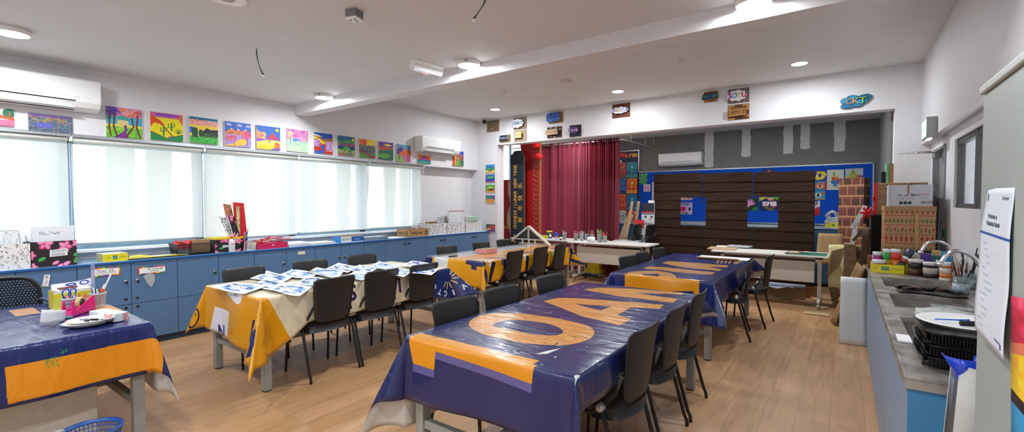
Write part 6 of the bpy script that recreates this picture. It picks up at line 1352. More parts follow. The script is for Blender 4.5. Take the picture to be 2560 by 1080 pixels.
def redbold(c): c.rect(0, 0, 1, 1, 'c8182a'); c.poly([(0, .45), (1, .6), (1, 1), (0, 1)], 'e8e4ea'); c.text('OR', .4, .85, .45, '301018', 0, .8, bold=.02); c.text('ALL', .4, .62, .2, 'b02030', 0, 1)
def fruit(c): c.rect(0, 0, 1, 1, 'd4dad0'); c.ell(.5, .4, .27, .13, '2f7fb8'); c.ell(.5, .22, .14, .05, '2f7fb8'); c.ell(.4, .56, .13, .1, 'd8502a'); c.ell(.56, .58, .12, .1, 'e08a3a'); c.ell(.42, .78, .07, .12, '8ab038'); c.dabs(24, ['6a4a98', '8a6ab0'], (.62, .32, .8, .6), .03, 3); c.ell(.35, .1, .1, .04, 'd8d0a0'); c.ell(.65, .12, .1, .04, 'c8b080')
def fruit2(c): c.rect(0, 0, 1, 1, 'b9c3c6'); c.ell(.45, .45, .22, .28, '9ab848'); c.ell(.45, .75, .08, .2, '8aa838'); c.ell(.72, .3, .14, .16, 'c8605a'); c.ell(.15, .3, .18, .12, 'c8c058'); c.dabs(14, ['6a4a80'], (.75, .1, 1, .4), .05, 4)
pic(1598, 434, 1618, 461, burst, 'green ray-burst picture pinned at the left end of the blue board')
pic(1609, 461, 1626, 479, pinkbars, 'small white card with pink bars pinned under the green burst')
pic(1702, 494, 1731, 500, lambda c: (c.rect(0, 0, 1, 1, 'e8d8b0'), c.dabs(20, ['e0509a', 'e8a830', '8a4ac0'], (0, 0, 1, 1), .1, 3)), 'strip of a bright picture above the pink poster in the left opening')
pic(1700, 506, 1731, 536, topwar, 'lilac poster with TOP WAR and a pink shape, in the left opening')
pic(1866, 494, 1895, 527, lotus, 'pink lotus picture in the right opening')
pic(1898, 493, 1950, 526, stopart, 'dark blue poster with red hands reading STOP WAR')
pic(1906, 424, 1935, 433, lambda c: (c.rect(0, 0, 1, 1, '20202c'), c.dabs(8, ['e0b0c8'], (.3, .2, .8, .8), .06, 2)), 'dark picture strip peeping over the right brown panel')
pic(2037, 426, 2067, 452, eye1, 'yellow fish-eye picture, top of the three eye pictures')
pic(2037, 453, 2066, 476, eye2, 'orange eye picture in the middle of the three eye pictures')
pic(2036, 477, 2063, 499, eye3, 'teal eye picture, lowest of the three eye pictures')
pic(2034, 502, 2050, 538, redbold, 'red and white lettered poster at the edge of the brown panel')
pic(2067, 425, 2110, 475, fruit, 'drawing of a blue fruit bowl on pale paper')
pic(2113, 422, 2158, 452, fruit2, 'drawing of pears on grey paper, right of the fruit bowl')
pic(1630, 455, 1640, 500, lambda c: c.rect(0, 0, 1, 1, 'd8dce6'), 'white sheet showing at the edge of the left brown panel')
pic(1753, 434, 1758, 505, lambda c: (c.rect(0, 0, 1, 1, '2a2a60'), c.rect(0, .8, 1, .95, 'e0c020')), 'strip of a purple and yellow picture between the brown panels')
# colour poster board
a = PY(1597, 377, BY); x0p = PY(1470, 377, BY).x; zb_ = PY(1597, 600, BY).z; zt_ = a.z; x1p = a.x; w, h = x1p-x0p, zt_-zb_
t = thing('colour_display', 'tall navy display board with Warm in orange letters and painted squares', 'display board', ((x0p+x1p)/2, BY, zb_))
c_ = Cv(w*420, h*420, '141d46', (0, 0, w, h))
def sx_(px_): return PY(px_, 450, BY).x-x0p
def sz_(py_): return PY(1570, py_, BY).z-zb_
for k, ch in enumerate('Warm'): c_.text(ch, sx_((1554, 1566, 1576, 1587)[k]), sz_(388), .15, ['e8402a', 'e8602a', 'e88a20', 'f0b020'][k], 0, 1, bold=.012)
c_.rect(0, sz_(378), sx_(1546), sz_(399), '141d46'); c_.text('Cool and', sx_(1516), sz_(389), .15, '2a9ad0', 0, .9, bold=.01)
c_.text('colours', sx_(1541), sz_(402), .1, 'e8e8f4', 0, .9, bold=.006)
cols_x = [1487, 1508, 1528, 1548, 1567.5, 1595]; rows = [405, 445, 484, 525, 568, 598]
pal = [(('c8402a', '7a5a4a', 'e87a40'), ('1a6a9a', '3a9a98', '4ac0e0')), (('1f8ac8', '1a4a90', '2ad0e0'), ('e8502a', 'f0a030', 'f8d8a0')), (('e86a2a', 'c83a1c', 'f0a040'), ('1f6a98', '2a8ab8', '7ac8d8')), (('c8d0c8', '8ab0a0', 'b07aa0'), ('c02a3a', 'd8a888', 'e8e0c8')), (('d8a878', 'b8503a', 'e8d8b8'), ('2a8a5a', '8ab0c8', 'e0e0d8'))]
for r in range(5):
    for q in range(5):
        X0, X1, Z1, Z0 = sx_(cols_x[q]), sx_(cols_x[q+1]), sz_(rows[r]), sz_(rows[r+1]); p_ = pal[r][(q+1) % 2]; cxm, czm = (X0+X1)/2+.0, Z0+(Z1-Z0)*.66; ww = X1-X0
        c_.rect(X0, Z0, X1-.012, Z1-.01, p_[0])
        for k in range(4, 0, -1): c_.ell(cxm, czm, min(ww*.11*k, ww/2-.012), min(ww*.11*k, (Z1-czm)-.012), [p_[2], p_[1], p_[0], p_[1]][k-1])
        c_.rect(X0, Z0, X1-.012, Z0+(Z1-Z0)*.22, p_[1])
        for k in range(4): xx = X0+ww*(.2+.2*k); c_.line([(xx, Z0+.02), (xx+.01, czm)], .008, p_[1] if k % 2 else '3a2a30')
c_.grain(.03)
MB().prism([(0, 0), (w, 0), (w, h), (0, h)], (x0p, BY, zb_), (1, 0, 0), (0, 0, 1), .02, 0, 1).build('display_panel', [c_.tex('colour_wheel_display', .5), alu], t)
MB().box(x1p, x1p+.018, BY-.03, BY, zb_-.02, zt_+.02).box(x0p, x1p, BY-.03, BY, zt_, zt_+.018).build('frame', alu, t)
# back counter under the board
CT = 1.05
t = thing('back_cabinet', 'blue low cabinet under the pin board at the back of the stage', 'cabinet', (-1.8, 10.0, 0))
MB().box(-4.2, .44, 9.78, 10.27, 0.05, CT-.03).build('body', mat('teal_blue_laminate', '39698c', .5), t)
MB().box(-4.2, .45, 9.75, 10.28, CT-.03, CT).build('top', mat('pale_worktop', 'aebfd0', .4), t)
for k in range(9): MB().box(-4.18+k*.51, -3.68+k*.51, 9.765, 9.78, .08, CT-.05).build('door', mat('teal_blue_laminate', '39698c', .5), t)
c_ = Cv(90, 200, '3e6f93'); c_.ell(.5, .5, .3, .12, 'c8b030', .7); c_.line([(.3, .6), (.7, .75)], .06, 'c8b030', .7)
def onb(px_, py_, y=9.95): return PY(px_, py_, y).x
xs = onb(1705, 555); xe = onb(1765, 555)
single('magazine_stack', MB().box(xs-.1, xe+.2, 9.8, 10.05, CT, CT+.02).box(xs, xe, 9.83, 10.1, CT+.02, CT+.035), mat('magazine_mixed', 'b9bcc8', .4, var=.5, scale=40), 'thin stack of magazines seen through the left opening', 'magazines')
xs = onb(1869, 555); xe = onb(1947, 555); single('paper_layer', MB().box(xs-.1, xe+.1, 9.8, 10.05, CT, CT+.012), mat('paper_blueish', 'c8d0dc', .6, var=.1, scale=30), 'thin layer of papers seen through the right opening', 'papers')
xs = onb(2064, 550); xe = onb(2106, 550)
single('ream_box', MB().box(xs, xe, 9.8, 10.08, CT, CT+.075), [rtex()], 'yellow paper ream box on the back counter', 'box')
xm = (xs+xe)/2; mb = MB()
for k in range(7): mb.rbox((xm+random.uniform(-.02, .02), 9.94, CT+.083+.014*k), xe-xs+.0-.01*k, .24, .008, random.uniform(-.15, .15), ry=random.uniform(-.05, .05))
single('paper_bundle', mb, paper, 'ruffled pile of white paper on the yellow ream box', 'papers')
mb = MB().grid(lambda u, v: (xm-.02+.11*math.cos(PI*u)*math.sin(PI*(.1+.8*v)), 9.85-.06*math.sin(PI*u), CT+.175+.13*math.sin(PI*u)*(.6+.4*v)-.0), 12, 8)
single('paper_mask', mb, [mat('mask_white', 'd8dce4', .6)], 'white paper mask lying on the paper pile at the back', 'mask', solid=.003)

# ------------------------------------------------------------------ brown corrugated house-front panels
corr = bpy.data.materials.new('brown_painted_corrugated_card'); corr.use_nodes = True; nt = corr.node_tree; b = nt.nodes['Principled BSDF']
tc = nt.nodes.new('ShaderNodeTexCoord'); mp = nt.nodes.new('ShaderNodeMapping'); mp.inputs['Scale'].default_value = (1.2, 1, 26)
nz = nt.nodes.new('ShaderNodeTexNoise'); nz.inputs['Scale'].default_value = 2; nz.inputs['Detail'].default_value = 6; cr_ = nt.nodes.new('ShaderNodeValToRGB')
cr_.color_ramp.elements[0].position = .3; cr_.color_ramp.elements[0].color = (*lin('1c120c'), 1); cr_.color_ramp.elements[1].position = .75; cr_.color_ramp.elements[1].color = (*lin('3b281b'), 1)
nt.links.new(tc.outputs['Object'], mp.inputs['Vector']); nt.links.new(mp.outputs['Vector'], nz.inputs['Vector']); nt.links.new(nz.outputs['Fac'], cr_.inputs['Fac']); nt.links.new(cr_.outputs['Color'], b.inputs['Base Color']); b.inputs['Roughness'].default_value = .85; b.inputs['Specular IOR Level'].default_value = .2
PYY = 9.0
def panel(px0, px1, ytl, ytr, notches, label, seed):
    """board of overlapping lapped strips with real openings cut out"""
    xa, xb = PY(px0, 500, PYY).x, PY(px1, 500, PYY).x; zt = PY((px0+px1)/2, (ytl+ytr)/2, PYY).z
    t = thing('painted_card_panel', label, 'panel', ((xa+xb)/2, PYY, 0)); R = random.Random(seed); n = 12; mb = MB()
    N = [(PY(a, 500, PYY).x, PY(c, 500, PYY).x, PY((a+c)/2, d, PYY).z, PY((a+c)/2, b2, PYY).z) for a, b2, c, d in notches]
    for k in range(n):
        z0, z1 = zt*k/n, zt*(k+1)/n; segs = [(xa, xb)]; cuts = [z0]+[q for nn in N for q in nn[2:] if z0 < q < z1]+[z1]; cuts.sort()
        sag = R.uniform(-.006, .006)
        for c0, c1 in zip(cuts, cuts[1:]):
            if c1-c0 < .002: continue
            zm = (c0+c1)/2; segs = [(xa, xb)]
            for nn in N:
                if nn[2] < zm < nn[3]:
                    o = []
                    for s0, s1 in segs:
                        if nn[0] > s0: o.append((s0, min(s1, nn[0])))
                        if nn[1] < s1: o.append((max(s0, nn[1]), s1))
                    segs = [q for q in o if q[1]-q[0] > .01]
            f0, f1 = (c0-z0)/(z1-z0), (c1-z0)/(z1-z0)
            for s0, s1 in segs:
                m_ = max(1, int((s1-s0)/.16))
                for j in range(m_):
                    u0, u1 = s0+(s1-s0)*j/m_, s0+(s1-s0)*(j+1)/m_
                    def yy(x, f): return PYY-.02+.013*f+.004*math.sin(x*6+k)+.002*math.sin(x*17+k*2)
                    mb.hexa([(u0, yy(u0, f0), c0), (u1, yy(u1, f0), c0), (u1, PYY+.006, c0), (u0, PYY+.006, c0), (u0, yy(u0, f1), c1), (u1, yy(u1, f1), c1), (u1, PYY+.006, c1), (u0, PYY+.006, c1)])
    mb.build('lapped_card', corr, t)
    if seed != 2: MB().box(*((xa, xa+.02) if seed == 1 else (xb-.02, xb)), PYY+.006, PYY+.25, 0, zt-.02).build('side_flap', mat('raw_card_side', '4c382a', .85), t)
    return t
panel(1635, 1752, 434, 433, [(1702, 493, 1765, 566)], 'left dark brown lapped card panel with half an opening', 1)
panel(1754, 1880, 433, 430, [(1690, 493, 1765, 566), (1869, 492, 1990, 570)], 'middle dark brown lapped card panel between the two openings', 2)
panel(1882, 2035, 430, 428, [(1860, 492, 1946, 570)], 'right dark brown lapped card panel beside the eye pictures', 3)
# brick patterned card pillar
bp_ = Cv(300, 700, '7d4f38', (0, 0, 3, 7)); R = random.Random(2); bp_.rect(0, 0, 3, 7, 'a87a52')
for r in range(12):
    for k in range(-1, 4):
        x = k*1.05+(.5 if r % 2 else 0); c0_ = R.choice(['5a2c20', '6a3428', '4a2620']); bp_.rect(x+.04, r*.6+.05, x+.98, r*.6+.54, c0_); bp_.rect(x+.04, r*.6+.4, x+.98, r*.6+.54, '7a4434', .6)
m_b = bp_.tex('brick_print', .6)
pc = PY(2135, 500, 8.75); zt = PY(2135, 446, 8.75).z
t = thing('brick_print_column', 'square card pillar printed with red-brown bricks', 'pillar', (.13, 8.85, 0))
MB().rbox((.115, 8.9, zt/2), .32, .3, zt, -.28, 0, None).build('wrapped_body', m_b, t)
MB().rbox((.115, 8.9, zt+.004), .325, .305, .008, -.28).build('top_edge', mat('brick_cap', '8a5a3a', .8), t)
# ------------------------------------------------------------------ white flip-top desks on castors
beige = mat('greige_modesty_panel', 'c6c1b6', .5, var=.02); wdesk = mat('desk_white', 'dfddd8', .35, var=.02)
def flipdesk(x0, x1, y0, y1, label, panel_z=(.36, .66)):
    t = thing('flip_top_desk', label, 'desk', ((x0+x1)/2, (y0+y1)/2, 0), 0, 'white desks on castors')
    MB().box(x0, x1, y0, y1, .722, .748).build('tabletop', wdesk, t, bevel=.006)
    MB().box(x0+.16, x1-.16, y0+.08, y0+.1, panel_z[0], panel_z[1]).build('modesty_panel', beige, t, bevel=.012)
    MB().box(x0+.1, x1-.1, (y0+y1)/2-.02, (y0+y1)/2+.02, .67, .71).build('cross_beam', wdesk, t)
    for x in (x0+.11, x1-.11):
        lg = MB().box(x-.025, x+.025, (y0+y1)/2-.03, (y0+y1)/2+.03, .11, .69).box(x-.02, x+.02, y0+.03, y1-.03, .085, .12).build('leg', wdesk, t, bevel=.004)
        for y in (y0+.06, y1-.06):
            w_ = MB().lathe([(.001, -.016), (.034, -.016), (.036, 0), (.034, .016), (.001, .016)], (x, y, .036), 16, M3=Matrix.Rotation(PI/2, 3, 'Y')); w_.tube([(x, y, .04), (x, y, .09)], .012, 6)
            w_.build('castor', chrome if y < (y0+y1)/2 else black_plastic, lg)
        MB().box(x-.045, x+.045, y0+.12, y0+.2, .69, .722).build('hinge', dark, t)
    return t
flipdesk(-4.28, -2.72, 7.75, 8.36, 'white desk on castors before the curtain, holding the roll of tissue')
flipdesk(-5.78, -4.32, 7.98, 8.52, 'white desk on castors behind the timber gable, holding paint pots')
flipdesk(-1.68, -.17, 7.63, 8.24, 'white desk on castors before the brown panels, with a green cutting mat')
# ------------------------------------------------------------------ curtain on a curved rail
CYY = 8.62; CZT = PY(1445, 355, CYY).z; xa, xb = PY(1345, 400, CYY).x, PY(1546, 400, CYY).x
cur = bpy.data.materials.new('maroon_curtain_cloth'); cur.use_nodes = True; nt = cur.node_tree; b = nt.nodes['Principled BSDF']
b.inputs['Base Color'].default_value = (*lin('7f1131'), 1); b.inputs['Roughness'].default_value = .65; b.inputs['Sheen Weight'].default_value = .4
tl = nt.nodes.new('ShaderNodeBsdfTranslucent'); tl.inputs['Color'].default_value = (*lin('c8446c'), 1); mx = nt.nodes.new('ShaderNodeMixShader'); mx.inputs['Fac'].default_value = .35
nz = nt.nodes.new('ShaderNodeTexNoise'); nz.inputs['Scale'].default_value = 18; mpp = nt.nodes.new('ShaderNodeMapping'); mpp.inputs['Scale'].default_value = (1, 1, 9); tcc = nt.nodes.new('ShaderNodeTexCoord'); bn = nt.nodes.new('ShaderNodeBump'); bn.inputs['Strength'].default_value = .25
nt.links.new(tcc.outputs['Object'], mpp.inputs['Vector']); nt.links.new(mpp.outputs['Vector'], nz.inputs['Vector']); nt.links.new(nz.outputs['Fac'], bn.inputs['Height']); nt.links.new(bn.outputs['Normal'], b.inputs['Normal'])
nt.links.new(b.outputs[0], mx.inputs[1]); nt.links.new(tl.outputs[0], mx.inputs[2]); nt.links.new(mx.outputs[0], nt.nodes['Material Output'].inputs['Surface'])
t = thing('stage_curtain', 'maroon pleated stage curtain hanging from the curved rail', 'curtain', ((xa+xb)/2, CYY, 0))
def cfn(u, v):
    dens = 1.0 if u < .72 else 1.0; x = xa+(xb-xa)*(u**.93); z = .04+(CZT-.04)*v
    k = 15+26*max(0, u-.62); amp = .03+.028*(u > .65)+.012*(1-v)
    ph = 2*PI*(11*u+.35*math.sin(u*23)+.2*math.sin(u*41)+12*max(0, u-.55)**1.4*2.2)
    y = CYY+amp*math.sin(ph)+.012*math.sin(ph*2.3+1)*(1-v)-(.07*max(0, u-.85)/.15)*(1-v)
    x += .006*math.sin(ph*1.7)+(.03*max(0, u-.9)/.1)*math.sin(v*2.6)
    return (x, y, z)
MB().grid(cfn, 320, 24).build('pleated_cloth', cur, t)
MB().grid(lambda u, v: tuple(Vector(cfn(u, .965+.04*v))+Vector((0, -.006, 0))), 320, 2).build('heading_tape', mat('curtain_heading', '5e0f28', .7), t)
rail_m = mat('white_curtain_rail', 'c9cacc', .35, .4)
RZ = CZT+.03; t = thing('curtain_rail', 'curved white curtain rail hung from the stage ceiling', 'curtain rail', (-4, CYY, RZ))
xr_ = xb+.12; RZ = 2.72; pts = [(-6.2, CYY, RZ), (xb-.1, CYY, RZ)]+[tuple(PZ(a, b2, RZ)) for a, b2 in ((1556, 349), (1568, 351), (1582, 355), (1600, 360), (1625, 366), (1651, 372.5))]
xe_ = PY(1652, 373, 10.25).x; R_ = .5
pts = [(p[0], max(CYY, min(p[1], 10.27)), p[2]) for p in pts]
MB().tube(pts, .014, 8).build('track', rail_m, t)
for px_ in (1578, 1613, 1640):
    # find the track point whose projection is closest to this pixel
    def proj(p): d = Vector(p)-CAM; return d.dot(RT)/d.dot(FWD)*F_PX+1280
    samples = [Vector(pts[i]).lerp(Vector(pts[i+1]), f/10) for i in range(len(pts)-1) for f in range(10)]
    q = min(samples, key=lambda p: abs(proj(p)-px_)); MB().tube([q, (q.x, q.y, 2.95)], .008, 6).build('hanger', rail_m, t)
# ------------------------------------------------------------------ festival boards at the left of the stage
gold = 'd8a048'; y_ = 8.12
c_ = Cv(200, 900, '18222e', (0, 0, 200, 900))
t = thing('festival_banner_board', 'tall navy board reading Happy Chinese Lunar New Year in gold', 'board', (-5.6, y_, 0))
A_ = PY(1277, 384, y_); B_ = PY(1312, 384, y_); zt = PY(1295, 377, y_).z; w = B_.x-A_.x; Hh = zt; d = Cv(w*600, Hh*600, '1c2938', (0, 0, w, Hh))
d.rect(0, 0, .012, Hh, '8a6a50'); d.rect(w-.012, 0, w, Hh, 'a07a48')
fx = w*.36
def zz_(py_): return PY(1297, py_, y_).z
for txt, p0_, p1_ in (('HAPPY', 655, 583), ('CHINESE', 571, 525), ('/', 521, 517), ('LUNAR', 515, 477), ('NEW', 470, 447), ('YEAR', 440, 412)):
    za, zb2 = zz_(p0_), zz_(p1_); n = len(txt)
    for k, ch in enumerate(txt): d.text(ch, fx, za+(zb2-za)*(k+.5)/n, .115, gold, PI/2, .85, bold=.004)
for ch, py_ in zip('新年快乐', (549, 520, 495, 465)): d.text(ch, w*.72, zz_(py_), .13, gold, PI/2, .95, bold=.002)
pts = [(0, 0), (w*1.02, 0), (w*1.0, Hh-.12), (w*.86, Hh-.05), (w*.8, Hh), (w*.3, Hh), (w*.2, Hh-.05), (0, Hh-.1)]
MB().prism([(p[0], p[1]) for p in pts], (A_.x, y_, 0), (1, 0, 0), (0, 0, 1), .025, 0, 1).build('board_face', [d.tex('new_year_board', .5), mat('board_side', '5a4a40', .7)], t)
y2 = 8.3; A_ = PY(1304, 400, y2); B_ = PY(1353, 400, y2); w = B_.x-A_.x; Hh = PY(1325, 358, y2).z
d = Cv(w*500, Hh*500, 'a0181e', (0, 0, w, Hh)); d.rect(0, 0, w, Hh, 'a3161c'); d.rect(w*.62, 0, w, Hh, '8a1218')
for k in range(28):
    z = k*.1+.05; d.ring(w*.8, z+.06, .07, .006, 'c88a40', 180, 360); d.line([(w*.62, z+.03), (w*.74, z+.0)], .004, 'c88a40')
d.rect(w*.955, 0, w*.975, Hh, 'd8a040')
t = thing('red_festival_panel', 'tall red panel with gold scallops beside the navy board', 'panel', (A_.x+w/2, y2, 0))
pts = [(.02, 0), (w, 0), (w, Hh-.4), (w*.98, Hh)]+[(.0-.0+.02*math.sin(i), Hh*(1-.0)-i*.05) for i in range(1)]+[(.03, Hh-.25)]
MB().prism([(0.05, 0), (w, 0), (w, Hh), (-.02, Hh), (.02, Hh-.3)], (A_.x, y2, 0), (1, 0, 0), (0, 0, 1), .02, 0, 1).build('red_panel', [d.tex('red_scallop', .35), mat('gold_edge', 'b88a4a', .6)], t)
pom = mat('red_pompom', 'e01a18', .8, bump=.8, scale=60)
for k, (px_, py_, s) in enumerate(((1340, 363, .085), (1346, 391, .085))):
    p = PY(px_, py_, y2-.09); mb = MB()
    mb.lathe([(s*math.sin(PI*i/10)*(1+.08*(i % 2))+.0005, -s*.8*math.cos(PI*i/10)) for i in range(11)], p, 16)
    mb.tube([(p.x, p.y, p.z+s*.8), (p.x, y2-.02, min(2.8, p.z+.12))], .003, 4)
    single('red_pompom', mb, pom, '%s of the two red pompoms on the red festival panel' % ('upper', 'lower')[k], 'pompom')
# left red panel with gold band and the scaly dragon
y3 = 8.36; A_ = PY(1238, 500, y3); B_ = PY(1284, 500, y3); w = B_.x-A_.x; Hh = PY(1255, 450, y3).z
d = Cv(w*400, Hh*400, 'b01428', (0, 0, w, Hh)); z = PY(1255, 568, y3).z; d.rect(0, z-.03, w, z+.03, 'd89a20'); d.rect(w*.75, 0, w, Hh, '7a1020')
t = thing('red_festival_panel', 'lower red panel with a gold band at the left edge of the stage', 'panel', (A_.x+w/2, y3, 0))
MB().prism([(0, 0), (w, 0), (w, Hh), (0, Hh)], (A_.x, y3, 0), (1, 0, 0), (0, 0, 1), .02, 0, 1).build('red_sheet', [d.tex('red_band', .4), mat('red_side', '7a1020', .6)], t)
sc_ = Cv(160, 900, '7a5a40', (0, 0, 1, 9)); R = random.Random(3)
for r in range(120):
    for q in range(9): sc_.ell(q/8+(.06 if r % 2 else 0), r*.075, .05, .045, 'b89070'); sc_.ring(q/8+(.06 if r % 2 else 0), r*.075, .05, .012, '3a2a24', 180, 360)
t = thing('dragon_figure', 'scaly brown dragon figure winding up between the red and navy boards', 'dragon', (-6.1, 8.25, 0))
path = [(1286, 640), (1282, 600), (1278, 580), (1271, 558), (1271, 538), (1280, 513), (1277, 495), (1273, 480), (1275, 464)]
PP = [PY(a, b2, 8.25) for a, b2 in path]; PP[0].z = .03; sm = []
for i in range(len(PP)-1):
    for f in range(5): sm.append(PP[i].lerp(PP[i+1], f/5))
sm.append(PP[-1]); n_ = len(sm); mb = MB(); rad = [.035+.012*math.sin(PI*min(1, i/n_*1.3)) for i in range(n_)]
mb.tube(sm, rad, 14); mb.uv = [((i % 14/14, i//14/n_*1.0), ((i % 14+1)/14, i//14/n_), ((i % 14+1)/14, (i//14+1)/n_), (i % 14/14, (i//14+1)/n_)) if len(f) == 4 else None for i, f in enumerate(mb.f)]
mb.build('scaled_body', sc_.tex('dragon_scales', .6), t)
sp_ = MB()
for i in range(4, n_, 1): p = sm[i]; sp_.prism([(0, -.012), (-.04, .02), (0, .02)], (p.x-rad[i]*.8, p.y-.002, p.z), (1, 0, 0), (0, 0, 1), .004)
sp_.build('spines', mat('dragon_spines', '4a3a34', .7), t)
hd = sm[-1]; mb = MB(); mb.prism([(-.05, -.02), (.02, -.05), (.06, .0), (.06, .06), (.03, .08), (.01, .13), (-.01, .08), (-.03, .14), (-.03, .07), (-.06, .1), (-.05, .04)], hd+Vector((0, .03, -.02)), (1, 0, 0), (0, 0, 1), .05)
mb.build('head', mat('dragon_head', 'a87858', .7, var=.3, scale=50), t)

# ------------------------------------------------------------------ pots and bits on the far desks
DZ = .7485
def dpt(px_, y): return Vector((PY(px_, 580, y).x, y, DZ))
pot_m = mat('grey_pot', 'a4a8ac', .4)
def pot(px_, y, label, seed, cols, r=.044, h=.125, n=9, tall=.09):
    p = dpt(px_, y); t = thing('pencil_pot', label, 'pot', p)
    MB().lathe([(r*.78, 0), (r, h), (r*1.05, h), (r*1.05, h+.004), (r*.93, h+.002), (r*.74, .006), (.001, .006)], p, 18).build('pot_body', pot_m, t)
    R = random.Random(seed)
    for k in range(n):
        a_ = R.uniform(0, 2*PI); c = R.choice(cols); e = p+Vector((r*.9*math.cos(a_), r*.9*math.sin(a_), h+R.uniform(.02, tall)))
        single('pencil', MB().tube([p+Vector((r*.3*math.cos(a_), r*.3*math.sin(a_), .01)), e], .0042, 5), mat('pencil_'+c, c, .4), 'pencils standing in the '+label, 'pencil', group='pencils in the '+label)
pot(1440, 8.12, 'leftmost grey pot of the right-hand row', 1, ['c84a6a', 'd86a8a', '5a3a40'])
pot(1454, 7.98, 'grey pot standing in front with white brushes', 2, ['d8d8dc', '8ab0c8', 'b8b8c0'])
pot(1467, 8.14, 'third grey pot behind the tissue roll', 3, ['b8703a', '5a3a30', 'c84040'])
pot(1480, 8.14, 'fourth grey pot behind the tissue roll', 4, ['8a5a3a', 'b83a3a', '3a3a3a'])
pot(1499, 7.98, 'large grey pot of green and pink pencils', 5, ['4a9a48', '58b058', 'e0a8a0', 'd84a4a'], .05, .135, 12, .12)
pot(1512, 7.98, 'grey pot of red pencils beside the curtain edge', 6, ['c02a2a', 'd84a3a'], .042, .12)
pot(1411, 8.12, 'single grey pot on the left desk', 7, ['b8b8c0', '6a6a70'], .042, .12, 5)
p = dpt(1374, 8.3); t = thing('paint_tub', 'black tub with a yellow lid on the left desk', 'tub', p)
MB().lathe([(.05, 0), (.058, .13)], p, 22).build('tub_body', mat('dark_green_tub', '2a3a38', .3), t); MB().lathe([(.062, .125), (.064, .145), (.06, .15), (.001, .15)], p, 22).build('lid', mat('yellow_lid', 'e0d020', .35), t)
p = dpt(1359, 8.08); single('yellow_box', MB().rbox((p.x, p.y, DZ+.035), .15, .12, .07, .1), [rtex()], 'low yellow carton at the left end of the far desk', 'box')
p = dpt(1376, 8.05); t = thing('white_bottle', 'small white bottle with a blue label on the left desk', 'bottle', p)
MB().lathe([(.028, 0), (.028, .07), (.012, .09), (.012, .105), (.001, .105)], p, 14).build('bottle_body', white_plastic, t); MB().lathe([(.0285, .02), (.0285, .055)], p, 14).build('label', mat('blue_label', '2a5ab8', .4), t)
p = dpt(1391, 8.05); t = thing('measuring_cup', 'clear cup with a crumpled blue bag in it', 'cup', p)
MB().lathe([(.03, 0), (.04, .1), (.042, .1)], p, 18).build('cup_body', clear, t); MB().lathe([(.03, .07), (.05, .1), (.04, .13), (.015, .14), (.001, .14)], p, 9).build('blue_bag', mat('blue_bag', '1f4ab8', .3, bump=.5, scale=40), t)
p = dpt(1402, 8.02); t = thing('ink_bottle', 'black ink bottle with a white label on the left desk', 'bottle', p)
MB().lathe([(.026, 0), (.026, .09), (.012, .105), (.012, .125), (.001, .125)], p, 14).build('bottle_body', dark, t); MB().lathe([(.0265, .02), (.0265, .06)], p, 14).build('label', paper, t)
p = dpt(1479, 7.84); t = thing('tissue_roll', 'white tissue roll unrolling over the desk edge', 'tissue roll', p)
MB().lathe([(.022, .0), (.065, 0), (.065, .10), (.022, .10), (.022, 0)], p, 26).build('roll', paper, t); MB().lathe([(.0215, .001), (.0215, .1005), (.018, .1005), (.018, .001)], p, 18).build('core', cardboard, t)
MB().grid(lambda u, v: (p.x-.055-.03*u+.01*math.sin(v*4), p.y-.03-.075*u, DZ+.09*(1-u)**2+.004 if u < .85 else DZ+.004-.06*(u-.85)/.15), 8, 3).build('loose_end', paper, t, solid=.001)
def flatp(px0, px1, py_, dpth, m_, label, name='loose_paper', th=.006, rz=.1, cat='paper', z=None):
    z = DZ if z is None else z; a = PZ(px0, py_, z); b_ = PZ(px1, py_, z); c0 = (a+b_)/2
    return single(name, MB().rbox((c0.x, c0.y, z+th/2), abs(b_.x-a.x), dpth, th, rz), m_, label, cat)
flatp(1447, 1466, 603, .2, paper, 'loose white paper left of the tissue roll', rz=.2)
flatp(1492, 1520, 601, .22, mat('green_grey_paper', '8fa39a', .6), 'grey-green sheet right of the tissue roll', rz=-.15)
flatp(1530, 1610, 603, .25, mat('grey_board', 'b4b8bc', .5), 'grey drawing board lying at the right end of the desk', 'drawing_board', .015, -.05, 'board')
# crates below the curtain desk
t = thing('castor_trolley', 'low wheeled trolley carrying yellow crates under the desk', 'trolley', (-3.75, 8.15, 0))
q = PZ(1487, 690); cx_, cy__ = q.x, q.y-.02
MB().box(cx_-.2, cx_+.2, cy__-.16, cy__+.16, .07, .085).build('deck', mat('grey_deck', '9aa4a8', .4, .3), t)
for a_ in (-1, 1):
    for b2 in (-1, 1): MB().lathe([(.001, -.013), (.032, -.013), (.032, .013), (.001, .013)], (cx_+a_*.19, cy__+b2*.14, .034), 14, M3=Matrix.Rotation(PI/2, 3, 'Y')).build('wheel', dark if a_ < 0 else chrome, t)
yc = mat('yellow_crate', 'd8c41a', .4, var=.1, scale=30)
single('flat_crate', thickbox((cx_-.17, cy__-.13, .086), (1, 0, 0), .36, .26, .07, None, None), [yc, yc, yc], 'lower flat yellow crate on the trolley', 'crate')
single('deep_crate', thickbox((cx_-.1, cy__-.12, .158), (1, 0, 0), .26, .24, .12, None, None), [yc, yc, yc], 'upper deep yellow crate on the trolley', 'crate')
single('orange_bag', MB().rbox((cx_+.0, cy__+.0, .29), .16, .14, .05, .3, ry=.2), mat('orange_bag', 'd8602a', .6, bump=.5, scale=30), 'crumpled orange bag on top of the upper yellow crate', 'bag')
q = PZ(1538, 685); c_ = Cv(120, 100, 'd8d4d0'); c_.rect(0, 0, 1, .35, 'c02a2a'); c_.rect(.4, .5, .9, .7, '9a9a9a')
single('white_carton', MB().box(q.x-.12, q.x+.12, q.y, q.y+.2, 0, .2), [c_.tex('red_white_carton', .5)], 'white carton with a red base on the floor by the curtain', 'carton')
